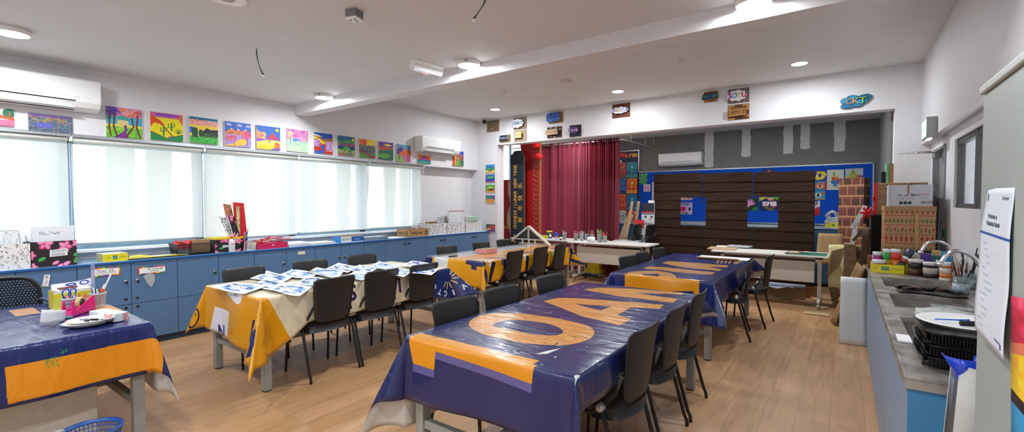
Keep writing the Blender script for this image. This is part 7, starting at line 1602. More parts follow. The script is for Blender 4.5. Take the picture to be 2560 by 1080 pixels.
q = PZ(1452, 690); single('speckled_bin', MB().box(q.x-.07, q.x+.07, q.y+.2, q.y+.4, 0, .36), m_sp2, 'speckled white box on the floor under the desk', 'box')
# snowman box, sticks
ys = 8.95; A_ = PY(1603.5, 560, ys); B_ = PY(1635, 560, ys); w = B_.x-A_.x; Hh = PY(1618, 508, ys).z; d = Cv(w*700, Hh*700, 'cfd5de', (0, 0, w, Hh))
def sz2(py_): return PY(1618, py_, ys).z
d.rect(0, sz2(536), w, Hh, '23232e'); d.rect(0, sz2(532), w, sz2(529), 'c02a4a'); d.rect(0, sz2(533.5), w, sz2(532.5), 'e8e0e8')
for fx in (.33, .8): d.ell(w*fx, sz2(542), .022, .028, '3a4450')
d.poly([(w*.5, sz2(551)), (w*.82, sz2(545)), (w*.78, sz2(549))], 'c8302a')
for k in range(7): a_ = math.radians(205+k*22); d.ell(w*.55+.07*math.cos(a_), sz2(551)+.05*math.sin(a_), .007, .007, '3a3a44')
for k in range(6): d.rect(w*(.05+.16*k), sz2(562), w*(.15+.16*k), sz2(558), 'a82a3a' if k % 2 else '3a3040')
for py_ in (566, 572, 578, 586, 596): d.ell(w*.55, sz2(py_), .022, .022, '3a4450')
t = thing('snowman_box', 'tall white box painted as a snowman with a black hat', 'box', (A_.x+w/2, ys+.1, 0))
MB().box(A_.x, B_.x, ys, ys+.2, 0, Hh, 1, {2: 0}).build('painted_box', [d.tex('snowman_front', .5), mat('snowman_side', 'b9bec8', .6)], t)
MB().rbox((B_.x-.08, ys+.08, Hh+.03), .12, .12, .05, .4).build('cotton_tuft', mat('cotton', 'e8e8ec', .9, bump=1, scale=50), t)
tim = mat('bare_timber', 'c9a882', .7, var=.08, scale=20)
def leanstick(px0, py0, px1, py1, y0, y1, w_, m_, label, name='timber_strip'):
    a, b_ = PY(px0, py0, y0), PY(px1, py1, y1)
    if a.z > .03:   # carry it down to the floor along its own line
        f = a.z/(a.z-b_.z); a = a.lerp(b_, f)
    d_ = b_-a; s_ = Vector((0, 1, 0)).cross(d_).normalized()*w_
    return single(name, MB().obox((a+b_)/2+Vector((0, 0, .0)), d_, s_, Vector((0, .018, 0))), m_, label, 'timber')
leanstick(1571, 562, 1581, 503, 8.93, 9.0, .05, tim, 'pale timber strip leaning up between the two black chairs')
leanstick(1567, 562, 1577, 535, 8.94, 9.0, .12, mat('driftwood', 'b79c78', .8, var=.2, scale=20), 'broad piece of driftwood behind the left black chair', 'driftwood')
leanstick(1585, 590, 1594, 520, 8.92, 8.98, .06, mat('red_white_strip', 'b87878', .5, var=.5, scale=16), 'red and white wrapped strip leaning by the right black chair', 'wrapped_strip')
leanstick(1590, 560, 1597, 503, 8.93, 8.98, .055, mat('driftwood2', 'a88c68', .8, var=.25, scale=20), 'forked driftwood piece standing by the snowman box', 'driftwood')
p = PY(1596, 560, 8.72); single('red_cloth_bundle', MB().rbox((p.x, 8.78, p.z-.0), .16, .06, .16, .2), mat('red_cloth', 'c01f2a', .7, bump=.6, scale=20), 'red cloth bundle hanging behind the right black chair', 'cloth')

# ------------------------------------------------------------------ desk in front of the panels
flatp(1768, 1845, 622, .38, mat('tan_board', 'b89a78', .6, var=.05, scale=10), 'tan board lying across the left end of the right-hand desk', 'drawing_board', .014, .06, 'board')
flatp(1790, 1820, 616, .2, paper, 'white sheets on the tan board', th=.006, rz=.1, z=DZ+.015)
mg = Cv(240, 120, 'ccd4da'); mg.dabs(60, ['3a4a5a', '9ab0c0', 'e8ecee', '6a7a80'], (0, 0, 1, 1), .05, 3)
a = PZ(1848, 617, DZ+.015); single('open_magazine', MB().rbox((a.x, a.y, DZ+.024), .34, .24, .018, -.15), [mg.tex('magazine', .35)], 'open magazine on the right-hand desk with a curved navy edge', 'magazine')
a = PZ(2036, 626, DZ); single('cutting_mat', MB().rbox((-.44, 7.87, DZ+.002), .5, .44, .004, 0), mat('green_mat', '1d6a5a', .5), 'green cutting mat at the right end of the white desk', 'cutting mat')
R = random.Random(5)
for k in range(9):
    col = R.choice(['d8c890', 'c83a30', 'e8e8e8', 'd8b820', 'b82a40', 'e8dcc0']); x = -.5+R.uniform(-.16, .12)
    single('paper_scrap', MB().rbox((x, 7.85+R.uniform(-.08, .08), DZ+.006+.003*k), R.uniform(.06, .16), R.uniform(.02, .06), .003, R.uniform(-1, 1)), mat('scrap_'+col, col, .6), 'coloured offcuts heaped on the green cutting mat', 'offcut', group='offcuts on the cutting mat')
# white sheet on the far end of the far navy table
a = PZ(1840, 642, BZ); single('white_sheet', MB().rbox((-1.28, 6.52, BZ+.003), .62, .3, .003, -.03), paper, 'white sheet lying on the far end of the farther navy banner', 'paper')
single('wooden_board', MB().rbox((-1.33, 6.36, BZ+.009), .5, .1, .012, -.02), mat('mid_brown_board', '8a6844', .5, var=.1, scale=10), 'narrow brown board lying on the farther navy banner', 'board')
# ------------------------------------------------------------------ cardboard and planks by the wall on the right
kraft = mat('beige_card', 'b7a27e', .8, var=.05, scale=4); darkw = mat('dark_stained_plank', '4a3426', .6, var=.15, scale=8, stretch=(1, 1, .3))
def slab(P4, th, m_, label, name='cardboard_sheet', cat='cardboard', bend=0.):
    """P4: bottom-left, bottom-right, top-right, top-left points"""
    P4 = [Vector(p) for p in P4]; n_ = (P4[1]-P4[0]).cross(P4[3]-P4[0]).normalized()
    if n_.dot(CAM-P4[0]) < 0: n_ = -n_
    mb = MB()
    def fn(k): return lambda u, v: ((P4[0]*(1-u)+P4[1]*u)*(1-v)+(P4[3]*(1-u)+P4[2]*u)*v)+n_*(bend*math.sin(PI*v)+th*k)
    g1 = MB().grid(fn(0), 6, 10)
    return single(name, g1, m_, label, cat, solid=th)
def G0(px_, py_): p = PZ(px_, py_, 0); return Vector((p.x, p.y, .004))
slab([PZ(2080, 755, .01), PZ(2096, 748, .01), PY(2116, 618, 7.5), PY(2079, 627, 7.35)], .006, kraft, 'curved beige card sheet leaning by the desk castor', bend=-.05)
slab([PZ(2096, 740, .01), PZ(2120, 735, .01), PY(2162, 616, 7.0), PY(2114, 618, 7.15)], .006, mat('grey_beige_card', 'a99f88', .8, var=.05, scale=4), 'second curved sheet leaning, greyer than the first', bend=.03)
slab([PZ(2130, 720, .01), PZ(2160, 715, .01), PY(2160, 613, 6.95), PY(2140, 613, 7.0)], .005, mat('pale_yellow_card', 'cfc08c', .8), 'pale yellow card behind the leaning sheets', 'card_sheet')
slab([PZ(2076, 802, .01), PZ(2084, 811, .01), PY(2162, 672, 6.4), PY(2143, 655, 6.5)], .006, mat('warm_brown_card', '96764f', .8, var=.08, scale=6), 'brown card strip slanting up to the right, front one')
slab([PZ(2088, 811, .01), PZ(2102, 806, .01), PY(2166, 668, 6.5), PY(2160, 660, 6.6)], .006, cardboard, 'narrow brown card strip behind the slanting one')
slab([PZ(2147, 812, .01), PZ(2158, 812, .01), PY(2176, 571, 6.45), PY(2158, 568, 6.5)], .03, darkw, 'tall dark brown plank standing before the black box', 'plank', 'timber')
wb = slab([PZ(2097, 857, .004), PZ(2166, 866, .004), PY(2167, 696, 6.12), PY(2102, 691, 6.14)], .016, mat('stained_whiteboard', 'd2d8da', .35, var=.05, scale=5), 'white board leaning against the end of the sink cabinet', 'white_board', 'board')
slab([PY(2038, 660, 8.45), PY(2108, 662, 8.45), PY(2107, 585, 8.52), PY(2046, 583, 8.52)], .008, cardboard, 'large flat brown carton standing behind the white desk', 'flat_carton', 'carton').location.z -= .0
o = bpy.context.scene.objects
slab([(PY(2072, 640, 7.9).x, 7.9, .3), (PY(2110, 640, 7.9).x, 7.9, .3), PY(2112, 612, 7.9), PY(2072, 612, 7.9)], .05, mat('cream_card', 'd8cf9c', .8), 'cream card piece behind the curved sheets', 'card_sheet')
# white timber bracket
wt = mat('white_painted_timber', 'c9ced2', .5)
def bar(a, b_, w_, th, nm, t, m_): a, b_ = Vector(a), Vector(b_); d_ = b_-a; s_ = Vector((0, 1, 0)).cross(d_).normalized()*w_; return MB().obox((a+b_)/2, d_, s_, (0, th, 0)).build(nm, m_, t, bevel=.002)
t = thing('timber_bracket', 'white painted angled timber bracket sticking up before the brick pillar', 'timber', PY(2135, 600, 7.3))
bar(PY(2131, 572, 7.3), PY(2164, 514, 7.3), .05, .03, 'upper_arm', t, wt); bar(PY(2133, 604, 7.3), PY(2140, 556, 7.3), .05, .03, 'lower_leg', t, wt)
bar((PY(2133, 604, 7.3).x, 7.3, .5), PY(2134, 596, 7.3), .05, .03, 'lower_leg', t, wt)
t = thing('broken_frame', 'heap of dark broken picture frames below the red bow', 'frame', PY(2150, 600, 7.15))
bar(PY(2133, 602, 7.15), PY(2160, 570, 7.15), .03, .03, 'frame_bar', t, darkw); bar(PY(2137, 607, 7.1), PY(2162, 611, 7.1), .03, .04, 'frame_bar', t, mat('red_brown_bar', '8a5040', .6)); bar(PY(2158, 610, 7.12), PY(2162, 560, 7.12), .03, .04, 'frame_bar', t, mat('tan_bar', '9a7a54', .7))
MB().box(-.0, .12, 7.05, 7.4, 0, PY(2150, 611, 7.15).z).build('frame_stack', mat('stacked_frames', '7a6148', .8, var=.3, scale=20), t)
# cartons
xm_ = Cv(700, 620, 'b98f62', (0, 0, 10, 8.8))
def band(y, kind):
    if kind == 'star':
        for k in range(11):
            for q in range(8): a_ = PI/4*q; xm_.line([(k+.45, y), (k+.45+.3*math.cos(a_), y+.3*math.sin(a_))], .12, '9c3228')
    elif kind == 'deer':
        for k in range(7): x = k*1.5+.3; xm_.rect(x, y-.1, x+.5, y+.1, '9c4030'); xm_.rect(x, y-.3, x+.08, y, '9c4030'); xm_.rect(x+.42, y-.3, x+.5, y, '9c4030'); xm_.line([(x+.5, y), (x+.62, y+.3)], .1, '9c4030'); xm_.poly([(x+.8, y-.28), (x+1.0, y+.3), (x+1.2, y-.28)], '4a6a34')
    else:
        for k in range(13): x = k*.8; xm_.poly([(x+.05, y-.22), (x+.3, y+.22), (x+.55, y-.22)], '3f6a38'); xm_.ell(x+.68, y, .08, .08, 'a8402e')
for k, kd in enumerate(['star', 'tree', 'deer', 'star', 'tree', 'deer', 'star', 'tree', 'deer', 'star'][:10]):
    y = 8.4-k*.9; band(y, kd); xm_.rect(0, y-.5, 10, y-.44, '9c3a2c')
xb0, xb1 = PY(2210, 600, 6.16).x, .735; zt = PY(2270, 517, 6.16).z
m_x = xm_.tex('christmas_wrap', .5); t = thing('wrapped_carton', 'large carton in red and green reindeer wrapping with a tape strip', 'carton', ((xb0+xb1)/2, 6.4, .52))
MB().box(xb0, xb1, 6.16, 6.62, .52, zt).build('wrapped_body', m_x, t, bevel=.004)
MB().box(xb0-.003, xb1, 6.155, 6.63, zt-.045, zt+.004).build('lid_rim', mat('kraft_wrap', 'a98258', .6, var=.1, scale=30), t)
MB().box((xb0+xb1)/2+.06-.02, (xb0+xb1)/2+.06+.01, 6.15, 6.154, .9, zt-.06).build('tape_strip', mat('tape_yellow', 'b8945c', .4), t)
single('support_carton', MB().box(xb0+.01, .73, 6.2, 6.62, 0, .519), cardboard, 'brown carton on the floor under the reindeer-wrapped carton', 'carton', bevel=.004)
# white printed carton on top
x0c, x1c = PY(2223, 500, 6.2).x, PY(2332, 500, 6.2).x; z0c, z1c = zt+.005, PY(2275, 462, 6.2).z; w, h = x1c-x0c, z1c-z0c
d = Cv(w*1100, h*1100, 'cfd2da', (0, 0, w, h)); d.rect(w*.42, h*.55, w*.47, h, 'a08060'); d.text('80', w*.55, h*.52, .035, '3a3e48', 0, 1, bold=.001); d.text('A4', w*.66, h*.52, .035, '3a3e48'); d.rect(w*.2, h*.5, w*.3, h*.54, '4a4e58'); d.rect(w*.35, h*.48, w*.45, h*.54, '7a7e88')
d.text('PAPER', w*.82, h*.54, .026, 'b84a50'); d.rect(w*.72, h*.36, w*.9, h*.38, '8a8e98'); d.rect(w*.72, h*.42, w*.86, h*.44, 'a0a4ac')
for k in range(12): d.rect(w*.74+k*.009, h*.12, w*.74+k*.009+.004, h*.24, '2a2c34')
for k in range(3): d.ell(w*(.28+.1*k), h*.16, .016, .016, '33363e'); d.ring(w*(.24+.13*k), h*.34, .016, .003, '5a5e68')
t = thing('printed_carton', 'white printed paper carton resting on the reindeer-wrapped carton', 'carton', ((x0c+x1c)/2, 6.35, z0c))
MB().box(x0c, x1c, 6.2, 6.55, z0c, z1c, 1, {2: 0}).build('carton_body', [d.tex('carton_print_white', .5), mat('white_card_side', 'b6b9c2', .6)], t)
MB().prism([(0, 0), (.05, .02), (.05, h*.98), (-.045, h*1.03)], (x0c-.003, 6.2, z0c), (-.02, -.55, 0), (0, 0, 1), .004).build('open_flap', mat('white_card_side', 'b6b9c2', .6), t)
# kraft wrapped gift with small prints, red ribbon, black cloth box
gk = Cv(400, 400, 'a98762'); gk.dabs(70, ['5a3a28', '6a4a30', '7a3a2a'], (0, 0, 1, 1), .022, 3, .9, 1.1); m_g = gk.tex('kraft_gift_wrap', .55)
gx0, gx1 = PY(2187, 500, 6.75).x, .73; gz0, gz1 = PY(2200, 537, 6.75).z, PY(2240, 457, 6.75).z
t = thing('gift_box', 'kraft-wrapped gift box with small dark prints and a red bow', 'gift box', ((gx0+gx1)/2, 6.95, gz0))
MB().box(gx0, gx1, 6.75, 7.2, gz0, gz1).build('wrapped_body', m_g, t, bevel=.006)
rib = mat('red_ribbon', 'd01820', .35)
MB().box(gx0-.012, gx0+.02, 6.74, 6.78, gz0-.01, gz1+.01).box(gx0-.01, gx0+.0, 6.74, 7.2, (gz0+gz1)/2-.02, (gz0+gz1)/2+.02).build('ribbon', rib, t)
bw = PY(2168, 532, 6.7); mb = MB()
for k in range(6):
    a_ = 2*PI*k/6; c0 = Vector((bw.x+.0, 6.7, bw.z)); ringtube(mb, c0+Vector((.035*math.cos(a_), 0, .035*math.sin(a_))), .035, .018, (math.cos(a_), 0, math.sin(a_)), (-.3*math.sin(a_), .9, .3*math.cos(a_)), .008, 12)
mb.tube([bw, bw+Vector((.05, .04, .02)), Vector((gx0-.0, 6.76, gz0+.04))], .008, 6)
mb.build('bow', rib, t)
bx0, bx1 = PY(2176, 600, 6.72).x, .72
single('black_box', MB().box(bx0, bx1, 6.7, 7.15, 0, gz0-.002), mat('black_cloth', '0d0d0f', .9), 'black box under the kraft gift box behind the paint bottles', 'box', bevel=.006)
# boards on top of the gift box
a = PY(2221, 456, 6.9); zt2 = PY(2221, 410, 6.9).z
single('green_card_board', MB().box(PY(2214, 440, 6.95).x, PY(2220, 440, 6.95).x, 6.85, 7.1, gz1+.002, zt2), mat('mint_board', '6fae88', .6), 'mint green board standing on the gift box', 'board')
single('brown_card_board', MB().box(PY(2221, 440, 6.95).x, PY(2232, 440, 6.95).x, 6.85, 7.1, gz1+.002, zt2+.0), cardboard, 'brown card board standing on the gift box beside the mint one', 'board')
single('black_case', MB().box(PY(2203, 440, 6.95).x, PY(2213, 440, 6.95).x, 6.9, 7.1, gz1+.002, PY(2208, 430, 6.95).z), dark, 'small black case standing on the gift box', 'case')
# bits on the floor
def floorbit(pts, m_, label, z=.004, th=.008, name='card_offcut', group=None):
    P = [PZ(x, y, z+th) for x, y in pts]; mb = MB().prism([(p.x, p.y) for p in P], (0, 0, z), (1, 0, 0), (0, 1, 0), th)
    return single(name, mb, m_, label, 'offcut', group=group)
floorbit([(2000, 753), (2040, 758), (2078, 767), (2058, 772)], kraft, 'long pointed card offcut on the floor near the desk castor')
floorbit([(2009, 776), (2075, 781), (2074, 790), (2010, 783)], mat('tan_offcut', 'b59c74', .8), 'flat card strip on the floor, nearest the camera')
floorbit([(2019, 735), (2053, 743), (2052, 750), (2034, 750)], tim, 'small pale wood block on the floor beside the desk leg', th=.02)
floorbit([(1900, 742), (1960, 740), (1985, 746), (1940, 748)], kraft, 'flat brown card on the floor under the desk, left one')
floorbit([(1925, 728), (1975, 732), (1972, 735), (1925, 732)], tim, 'thin timber strip on the floor under the desk')
floorbit([(1930, 716), (2000, 716), (2004, 725), (1935, 728)], mat('mid_card', 'a8845a', .8), 'large brown card lying flat under the desk')
yq = 8.5; xa_, xb_ = PY(1878, 720, yq).x, PY(2054, 720, yq).x
single('brown_plank', MB().box(xa_, xb_, yq, yq+.03, 0, .17), mat('orange_brown_board', '8a5c34', .5, var=.1, scale=6, stretch=(.2, 1, 3)), 'long brown plank on edge under the far white desk', 'timber')
mb = MB().tube([(xa_+.1, 8.3, .2), (xb_-.2, 8.3, .2)], .03, 10); mb.grid(lambda u, v: (xa_+.15+(xb_-xa_-.5)*u, 8.27-.1*v, .175+.02*math.sin(u*9)*v), 16, 3)
single('paper_roll', mb, [mat('bluish_paper', 'c9d6ee', .7)], 'roll of bluish-white paper under the far white desk', 'paper roll')
single('crossbar_support', MB().box(xa_+.1, xb_-.2, 8.27, 8.33, 0, .168), cardboard, 'low brown carton carrying the paper roll under the desk', 'carton')

# ================================================================== sink counter
SX, SY0, SY1, SZ = .2, 2.22, 6.0, .85
t = thing('sink_cabinet', 'long pale blue cabinet run under the steel sinks', 'cabinet', (.5, 4.1, 0))
sc_b = mat('pale_blue_laminate', '7f97b4', .4, var=.03, scale=60); sc_e = mat('blue_end_panel', '3f7fae', .45, var=.03)
MB().box(SX+.02, RREC-.005, SY0+.02, SY1, 0.0, SZ-.21).build('body', sc_b, t)
MB().box(SX, RREC-.005, SY0, SY0+.02, 0.0, SZ-.035).build('end_panel', sc_e, t)
MB().box(SX, RREC-.01, SY1-.02, SY1, 0.0, SZ-.035).build('end_panel', sc_e, t)
MB().box(SX+.005, SX+.02, SY0+.02, SY1-.02, SZ-.06, SZ-.035).build('top_rail', mat('teal_rail', '3f8ab0', .4), t)
nd_ = 9
for k in range(nd_):
    a_, b2 = SY0+.022+(SY1-SY0-.044)*k/nd_, SY0+.022+(SY1-SY0-.044)*(k+1)/nd_
    d_ = MB().box(SX, SX+.018, a_+.002, b2-.002, .04, SZ-.063).build('door', sc_b, t, bevel=.0015)
    if k == 1: MB().tube([(SX-.001, a_+.05, .37), (SX-.02, a_+.06, .36), (SX-.02, a_+.07, .30), (SX-.002, a_+.08, .28)], .006, 6).rbox((SX-.01, a_+.05, .375), .02, .03, .03).build('catch', black_plastic, d_)
t = thing('steel_sink_top', 'stained stainless steel counter with three square sinks', 'sink', (.5, 4.1, SZ))
bas = [(2.86, 3.40), (3.71, 4.24), (4.56, 5.09)]; bx0, bx1 = .262, .655
st = bpy.data.materials.new('stained_steel'); st.use_nodes = True; nt = st.node_tree; b = nt.nodes['Principled BSDF']; b.inputs['Metallic'].default_value = .55; b.inputs['Roughness'].default_value = .33
tc = nt.nodes.new('ShaderNodeTexCoord'); nz = nt.nodes.new('ShaderNodeTexNoise'); nz.inputs['Scale'].default_value = 9; nz.inputs['Detail'].default_value = 8; cr_ = nt.nodes.new('ShaderNodeValToRGB')
cr_.color_ramp.elements[0].color = (*lin('807b76'), 1); cr_.color_ramp.elements[0].position = .35; cr_.color_ramp.elements[1].color = (*lin('b2ada7'), 1); cr_.color_ramp.elements[1].position = .65
nt.links.new(tc.outputs['Object'], nz.inputs['Vector']); nt.links.new(nz.outputs['Fac'], cr_.inputs['Fac']); nt.links.new(cr_.outputs['Color'], b.inputs['Base Color'])
rr_ = nt.nodes.new('ShaderNodeMapRange'); rr_.inputs['To Min'].default_value = .25; rr_.inputs['To Max'].default_value = .55; nt.links.new(nz.outputs['Fac'], rr_.inputs['Value']); nt.links.new(rr_.outputs['Result'], b.inputs['Roughness'])
mb = MB().box(SX-.012, bx0, SY0-.012, SY1+.0, SZ-.035, SZ).box(bx1, RREC-.004, SY0-.012, SY1, SZ-.035, SZ)
yy = SY0-.012
for a_, b2 in bas+[(SY1, SY1)]:
    mb.box(bx0, bx1, yy, a_, SZ-.035, SZ); yy = b2
mb.build('worktop', st, t)
MB().box(SX-.012, SX-.002, SY0-.012, SY1, SZ-.001, SZ+.006).box(SX-.002, RREC-.01, SY0-.012, SY0-.002, SZ-.001, SZ+.006).build('raised_edge', st, t)
MB().box(RREC-.016, RREC-.004, SY0, SY1, SZ, SZ+.07).build('splashback', st, t)
for a_, b2 in bas:
    mb = MB(); dz_ = .2
    mb.box(bx0, bx1, a_, b2, SZ-dz_-.004, SZ-dz_).box(bx0-.003, bx0, a_, b2, SZ-dz_, SZ-.036).box(bx1, bx1+.003, a_, b2, SZ-dz_, SZ-.036).box(bx0, bx1, a_-.003, a_, SZ-dz_, SZ-.036).box(bx0, bx1, b2, b2+.003, SZ-dz_, SZ-.036)
    bs = mb.build('basin', mat('basin_steel', '8f8b87', .4, .3, var=.1, scale=12), t); MB().lathe([(.001, .0), (.035, .0), (.04, .003)], ((bx0+bx1)/2, (a_+b2)/2, SZ-dz_+.001), 18).build('drain', chrome, bs)
def tap(y, base, pts, label):
    t = thing('swan_neck_tap', label, 'tap', (base, y, SZ)); P = [PY(a, b2, y) for a, b2 in pts]; P = [Vector((base, y, SZ+.05)), Vector((base, y, P[0].z))]+P[1:]
    s = []; n_ = len(P)
    def cr2(p0, p1, p2, p3, u): return .5*((2*p1)+(p2-p0)*u+(2*p0-5*p1+4*p2-p3)*u*u+(3*p1-p0-3*p2+p3)*u**3)
    for i in range(n_-1):
        p0, p1, p2, p3 = P[max(0, i-1)], P[i], P[i+1], P[min(n_-1, i+2)]
        for f in range(6): s.append(cr2(p0, p1, p2, p3, f/6))
    s.append(P[-1]); MB().tube(s, .0125, 12).build('spout', chrome, t)
    MB().lathe([(.03, 0), (.03, .01), (.022, .02), (.02, .1), (.022, .11), (.014, .13)], (base, y, SZ), 18).build('base', chrome, t)
    e = s[-1]; MB().lathe([(.017, -.03), (.017, 0), (.013, .004)], e, 14, M3=Matrix.Rotation(.5, 3, 'Y')).build('aerator', chrome, t)
    MB().tube([(base+.0, y-.0, SZ+.08), (base+.07, y-.03, SZ+.10)], .009, 8).build('lever', chrome, t)
tap(4.82, .70, [(2383, 660), (2382, 640), (2370, 615), (2345, 604), (2318, 609), (2303, 628)], 'chrome swan-neck tap behind the farthest sink')
tap(3.95, .70, [(2455, 680), (2450, 665), (2432, 642), (2400, 628), (2372, 633), (2352, 656)], 'nearer chrome swan-neck tap, partly behind the paper notice')
# paint bottles and jars
def jar(px_, pyb, r, h, segs, label, name='paint_jar', lid=None, tilt=None, z=None):
    z = SZ+.001 if z is None else z; p = PZ(px_, pyb, z); p.x = min(p.x, RREC-.02-r); t = thing(name, label, 'jar', p)
    z0 = 0
    for k, (f, col, nm) in enumerate(segs):
        z1 = h*f; MB().lathe([(r, z0+.0003), (r, z1)], p, 20).build(nm, mat('jar_'+col, col, .3), t); z0 = z1
    if lid: MB().lathe([(r*lid[2], h), (r*lid[2], h+lid[1]), (r*lid[2]*.9, h+lid[1]+.003), (.001, h+lid[1]+.003)], p, 20).build('lid', mat('lid_'+lid[0], lid[0], .35), t)
    return t
ybx = PZ(2219, 683, SZ).y
c_ = Cv(300, 70, 'e0d420'); c_.rect(.3, .3, .55, .75, '2a7a4a'); c_.text('GOOD', .42, .52, .32, 'e0e8c0', 0, .4); c_.text('DEWSION', .77, .5, .26, '5a5820', 0, .35); c_.text('A4', .12, .5, .25, '6a6820', 0, .4)
x0y, x1y = PZ(2180, 683, SZ).x, PZ(2258, 683, SZ).x; z_h = PY(2219, 662, ybx).z-SZ
t = thing('yellow_tray', 'yellow paper-box lid holding paint bottles at the end of the sink counter', 'tray', ((x0y+x1y)/2, ybx+.1, SZ))
m_y = c_.tex('yellow_tray_print', .4); thickbox((x0y, ybx, SZ+.001), (1, 0, 0), x1y-x0y, .24, z_h, None, None).build('lid_body', [m_y, ylw, ylw], t)
yb_ = ybx+.09
def jy(px_, y, r, h, segs, label, lid=None, name='paint_bottle', dz=.008): q = PY(px_, 640, y); pz = SZ+dz; p = Vector((q.x, y, pz)); t = thing(name, label, 'bottle', p); z0 = 0; \
    [MB().lathe([(r, h*a+.0003), (r, h*b2)], p, 20).build(nm, mat('jar_'+col, col, .3), t) for a, b2, col, nm in segs]; \
    (MB().lathe([(r*lid[2], h), (r*lid[2], h+lid[1]), (.001, h+lid[1]+.002)], p, 20).build('lid', mat('lid_'+lid[0], lid[0], .35), t) if lid else None); return t
jy(2193, yb_+.08, .042, .135, [(0, .3, '7a3040', 'shoulder'), (.3, 1, '96307a', 'bottle_body')], 'purple paint bottle with a white cap in the yellow tray', ('e2e4ea', .032, .85))
jy(2198, yb_-.03, .052, .075, [(0, .6, '5a2430', 'bottle_body'), (.6, 1, '8a3a48', 'neck')], 'squat dark red jar with a white lid in the yellow tray', ('e2e4ea', .028, 1.02), 'paint_jar')
jy(2219, yb_+.04, .038, .17, [(0, .2, '3a8a48', 'base'), (.2, .62, 'c8a830', 'label'), (.62, 1, '3aa050', 'bottle_body')], 'green paint bottle with a white cap in the yellow tray', ('e6e8ee', .03, .9))
jy(2239, yb_+.02, .039, .175, [(0, .2, 'c85a2a', 'base'), (.2, .62, 'd8802a', 'label'), (.62, 1, 'd8482a', 'bottle_body')], 'orange paint bottle with a white cap in the yellow tray', ('e6e8ee', .03, .9))
q = PY(2245, 672, yb_-.03); b2_ = PY(2279, 625, yb_+.02); t = thing('paint_tube', 'slate tube with a red label leaning over the tray edge', 'tube', q)
MB().tube([q, q.lerp(b2_, .35)], .024, 14).build('cap', mat('slate_tube', '3c4658', .35), t); MB().tube([q.lerp(b2_, .35), q.lerp(b2_, .5)], .028, 14).build('label', mat('red_label', 'b8483a', .4), t); MB().tube([q.lerp(b2_, .5), q.lerp(b2_, .62)], .028, 14).build('white_label', white_plastic, t); MB().tube([q.lerp(b2_, .62), b2_], .03, 14).build('tube_body', mat('slate_tube', '3c4658', .35), t)
p = PZ(2281, 684, SZ); single('yellow_bag', MB().rbox((p.x+.01, p.y+.1, SZ+.05), .17, .14, .1, .1), [mat('lime_yellow_card', 'c8d018', .5, var=.15, scale=20)], 'lime yellow carton between the tray and the jars', 'box')
p = PZ(2281, 684, SZ); mb = MB(); c0 = Vector((p.x+.02, p.y+.08, SZ+.14)); ringtube(mb, c0+Vector((-.03, -.02, .02)), .03, .025, (1, 0, 0), (0, -.2, 1), .007, 16); mb.lathe([(.001, -.03), (.035, -.02), (.045, .01), (.03, .04), (.001, .045)], c0+Vector((.03, 0, .0)), 12)
single('knotted_rag', mb, mat('off_white_rag', 'd2cec8', .8, bump=.6, scale=40), 'knotted off-white rag on the lime yellow carton', 'rag')
jar(2289, 688, .052, .115, [(.55, '4a2e22', 'jar_body'), (1, '23262c', 'jar_top')], 'dark brown paint jar with a paint-stained white lid', lid=('d8d4d6', .022, 1.0))
jar(2326, 693, .052, .105, [(.3, '1c1c20', 'jar_base'), (.8, 'b9b2a6', 'label'), (1, '1c1c20', 'jar_top')], 'black paint jar with a grey label and white lid', lid=('dadada', .022, 1.0))
jar(2348, 692, .028, .11, [(.5, '8a3a30', 'jar_body'), (1, 'b8b4b0', 'label')], 'thin red bottle between the black jar and the white jar', lid=('dcdcdc', .03, .9))
jar(2366, 702, .045, .125, [(.2, 'd8d4c8', 'jar_base'), (.5, 'c87a2a', 'stripe'), (.85, 'd4cfc0', 'label'), (1, 'b8742a', 'band')], 'white paint jar with an orange stripe beside the tap', lid=('e2e2e2', .024, 1.0))
jar(2398, 706, .05, .14, [(.6, '9a5a34', 'jar_body'), (1, '8a4a2a', 'jar_top')], 'brown jar behind the tap', lid=('8a4a34', .02, 1.0))
def blk(px0, px1, py0, py1, y, dpth, col, label, name='paint_carton', cat='box'):
    a, b2 = PY(px0, py1, y), PY(px1, py0, y); a.z = SZ; x1_ = min(b2.x, RREC-.02); return single(name, MB().box(a.x, x1_, y, y+dpth, SZ+.001, b2.z), mat('carton_'+col, col, .4, var=.25, scale=30), label, cat)
blk(2262, 2298, 632, 690, 5.62, .1, '22242e', 'dark carton behind the knotted rag')
blk(2300, 2330, 636, 690, 5.50, .1, '5a3a9a', 'violet tub behind the black jar', 'paint_tub', 'tub')
blk(2330, 2352, 641, 690, 5.40, .09, '2a5a60', 'dark teal tub beside the violet tub', 'paint_tub', 'tub')
blk(2333, 2353, 628, 640, 5.75, .1, 'c8a868', 'tan box showing above the teal tub')
blk(2356, 2388, 632, 690, 5.30, .1, '2a8ac0', 'bright blue packet behind the white jar', 'paint_packet', 'packet')
blk(2290, 2340, 628, 690, 5.85, .08, '1c1c24', 'row of black cartons at the back of the sink counter')
blk(2168, 2182, 640, 690, 5.7, .1, '7a4a26', 'small brown carton behind the yellow tray')
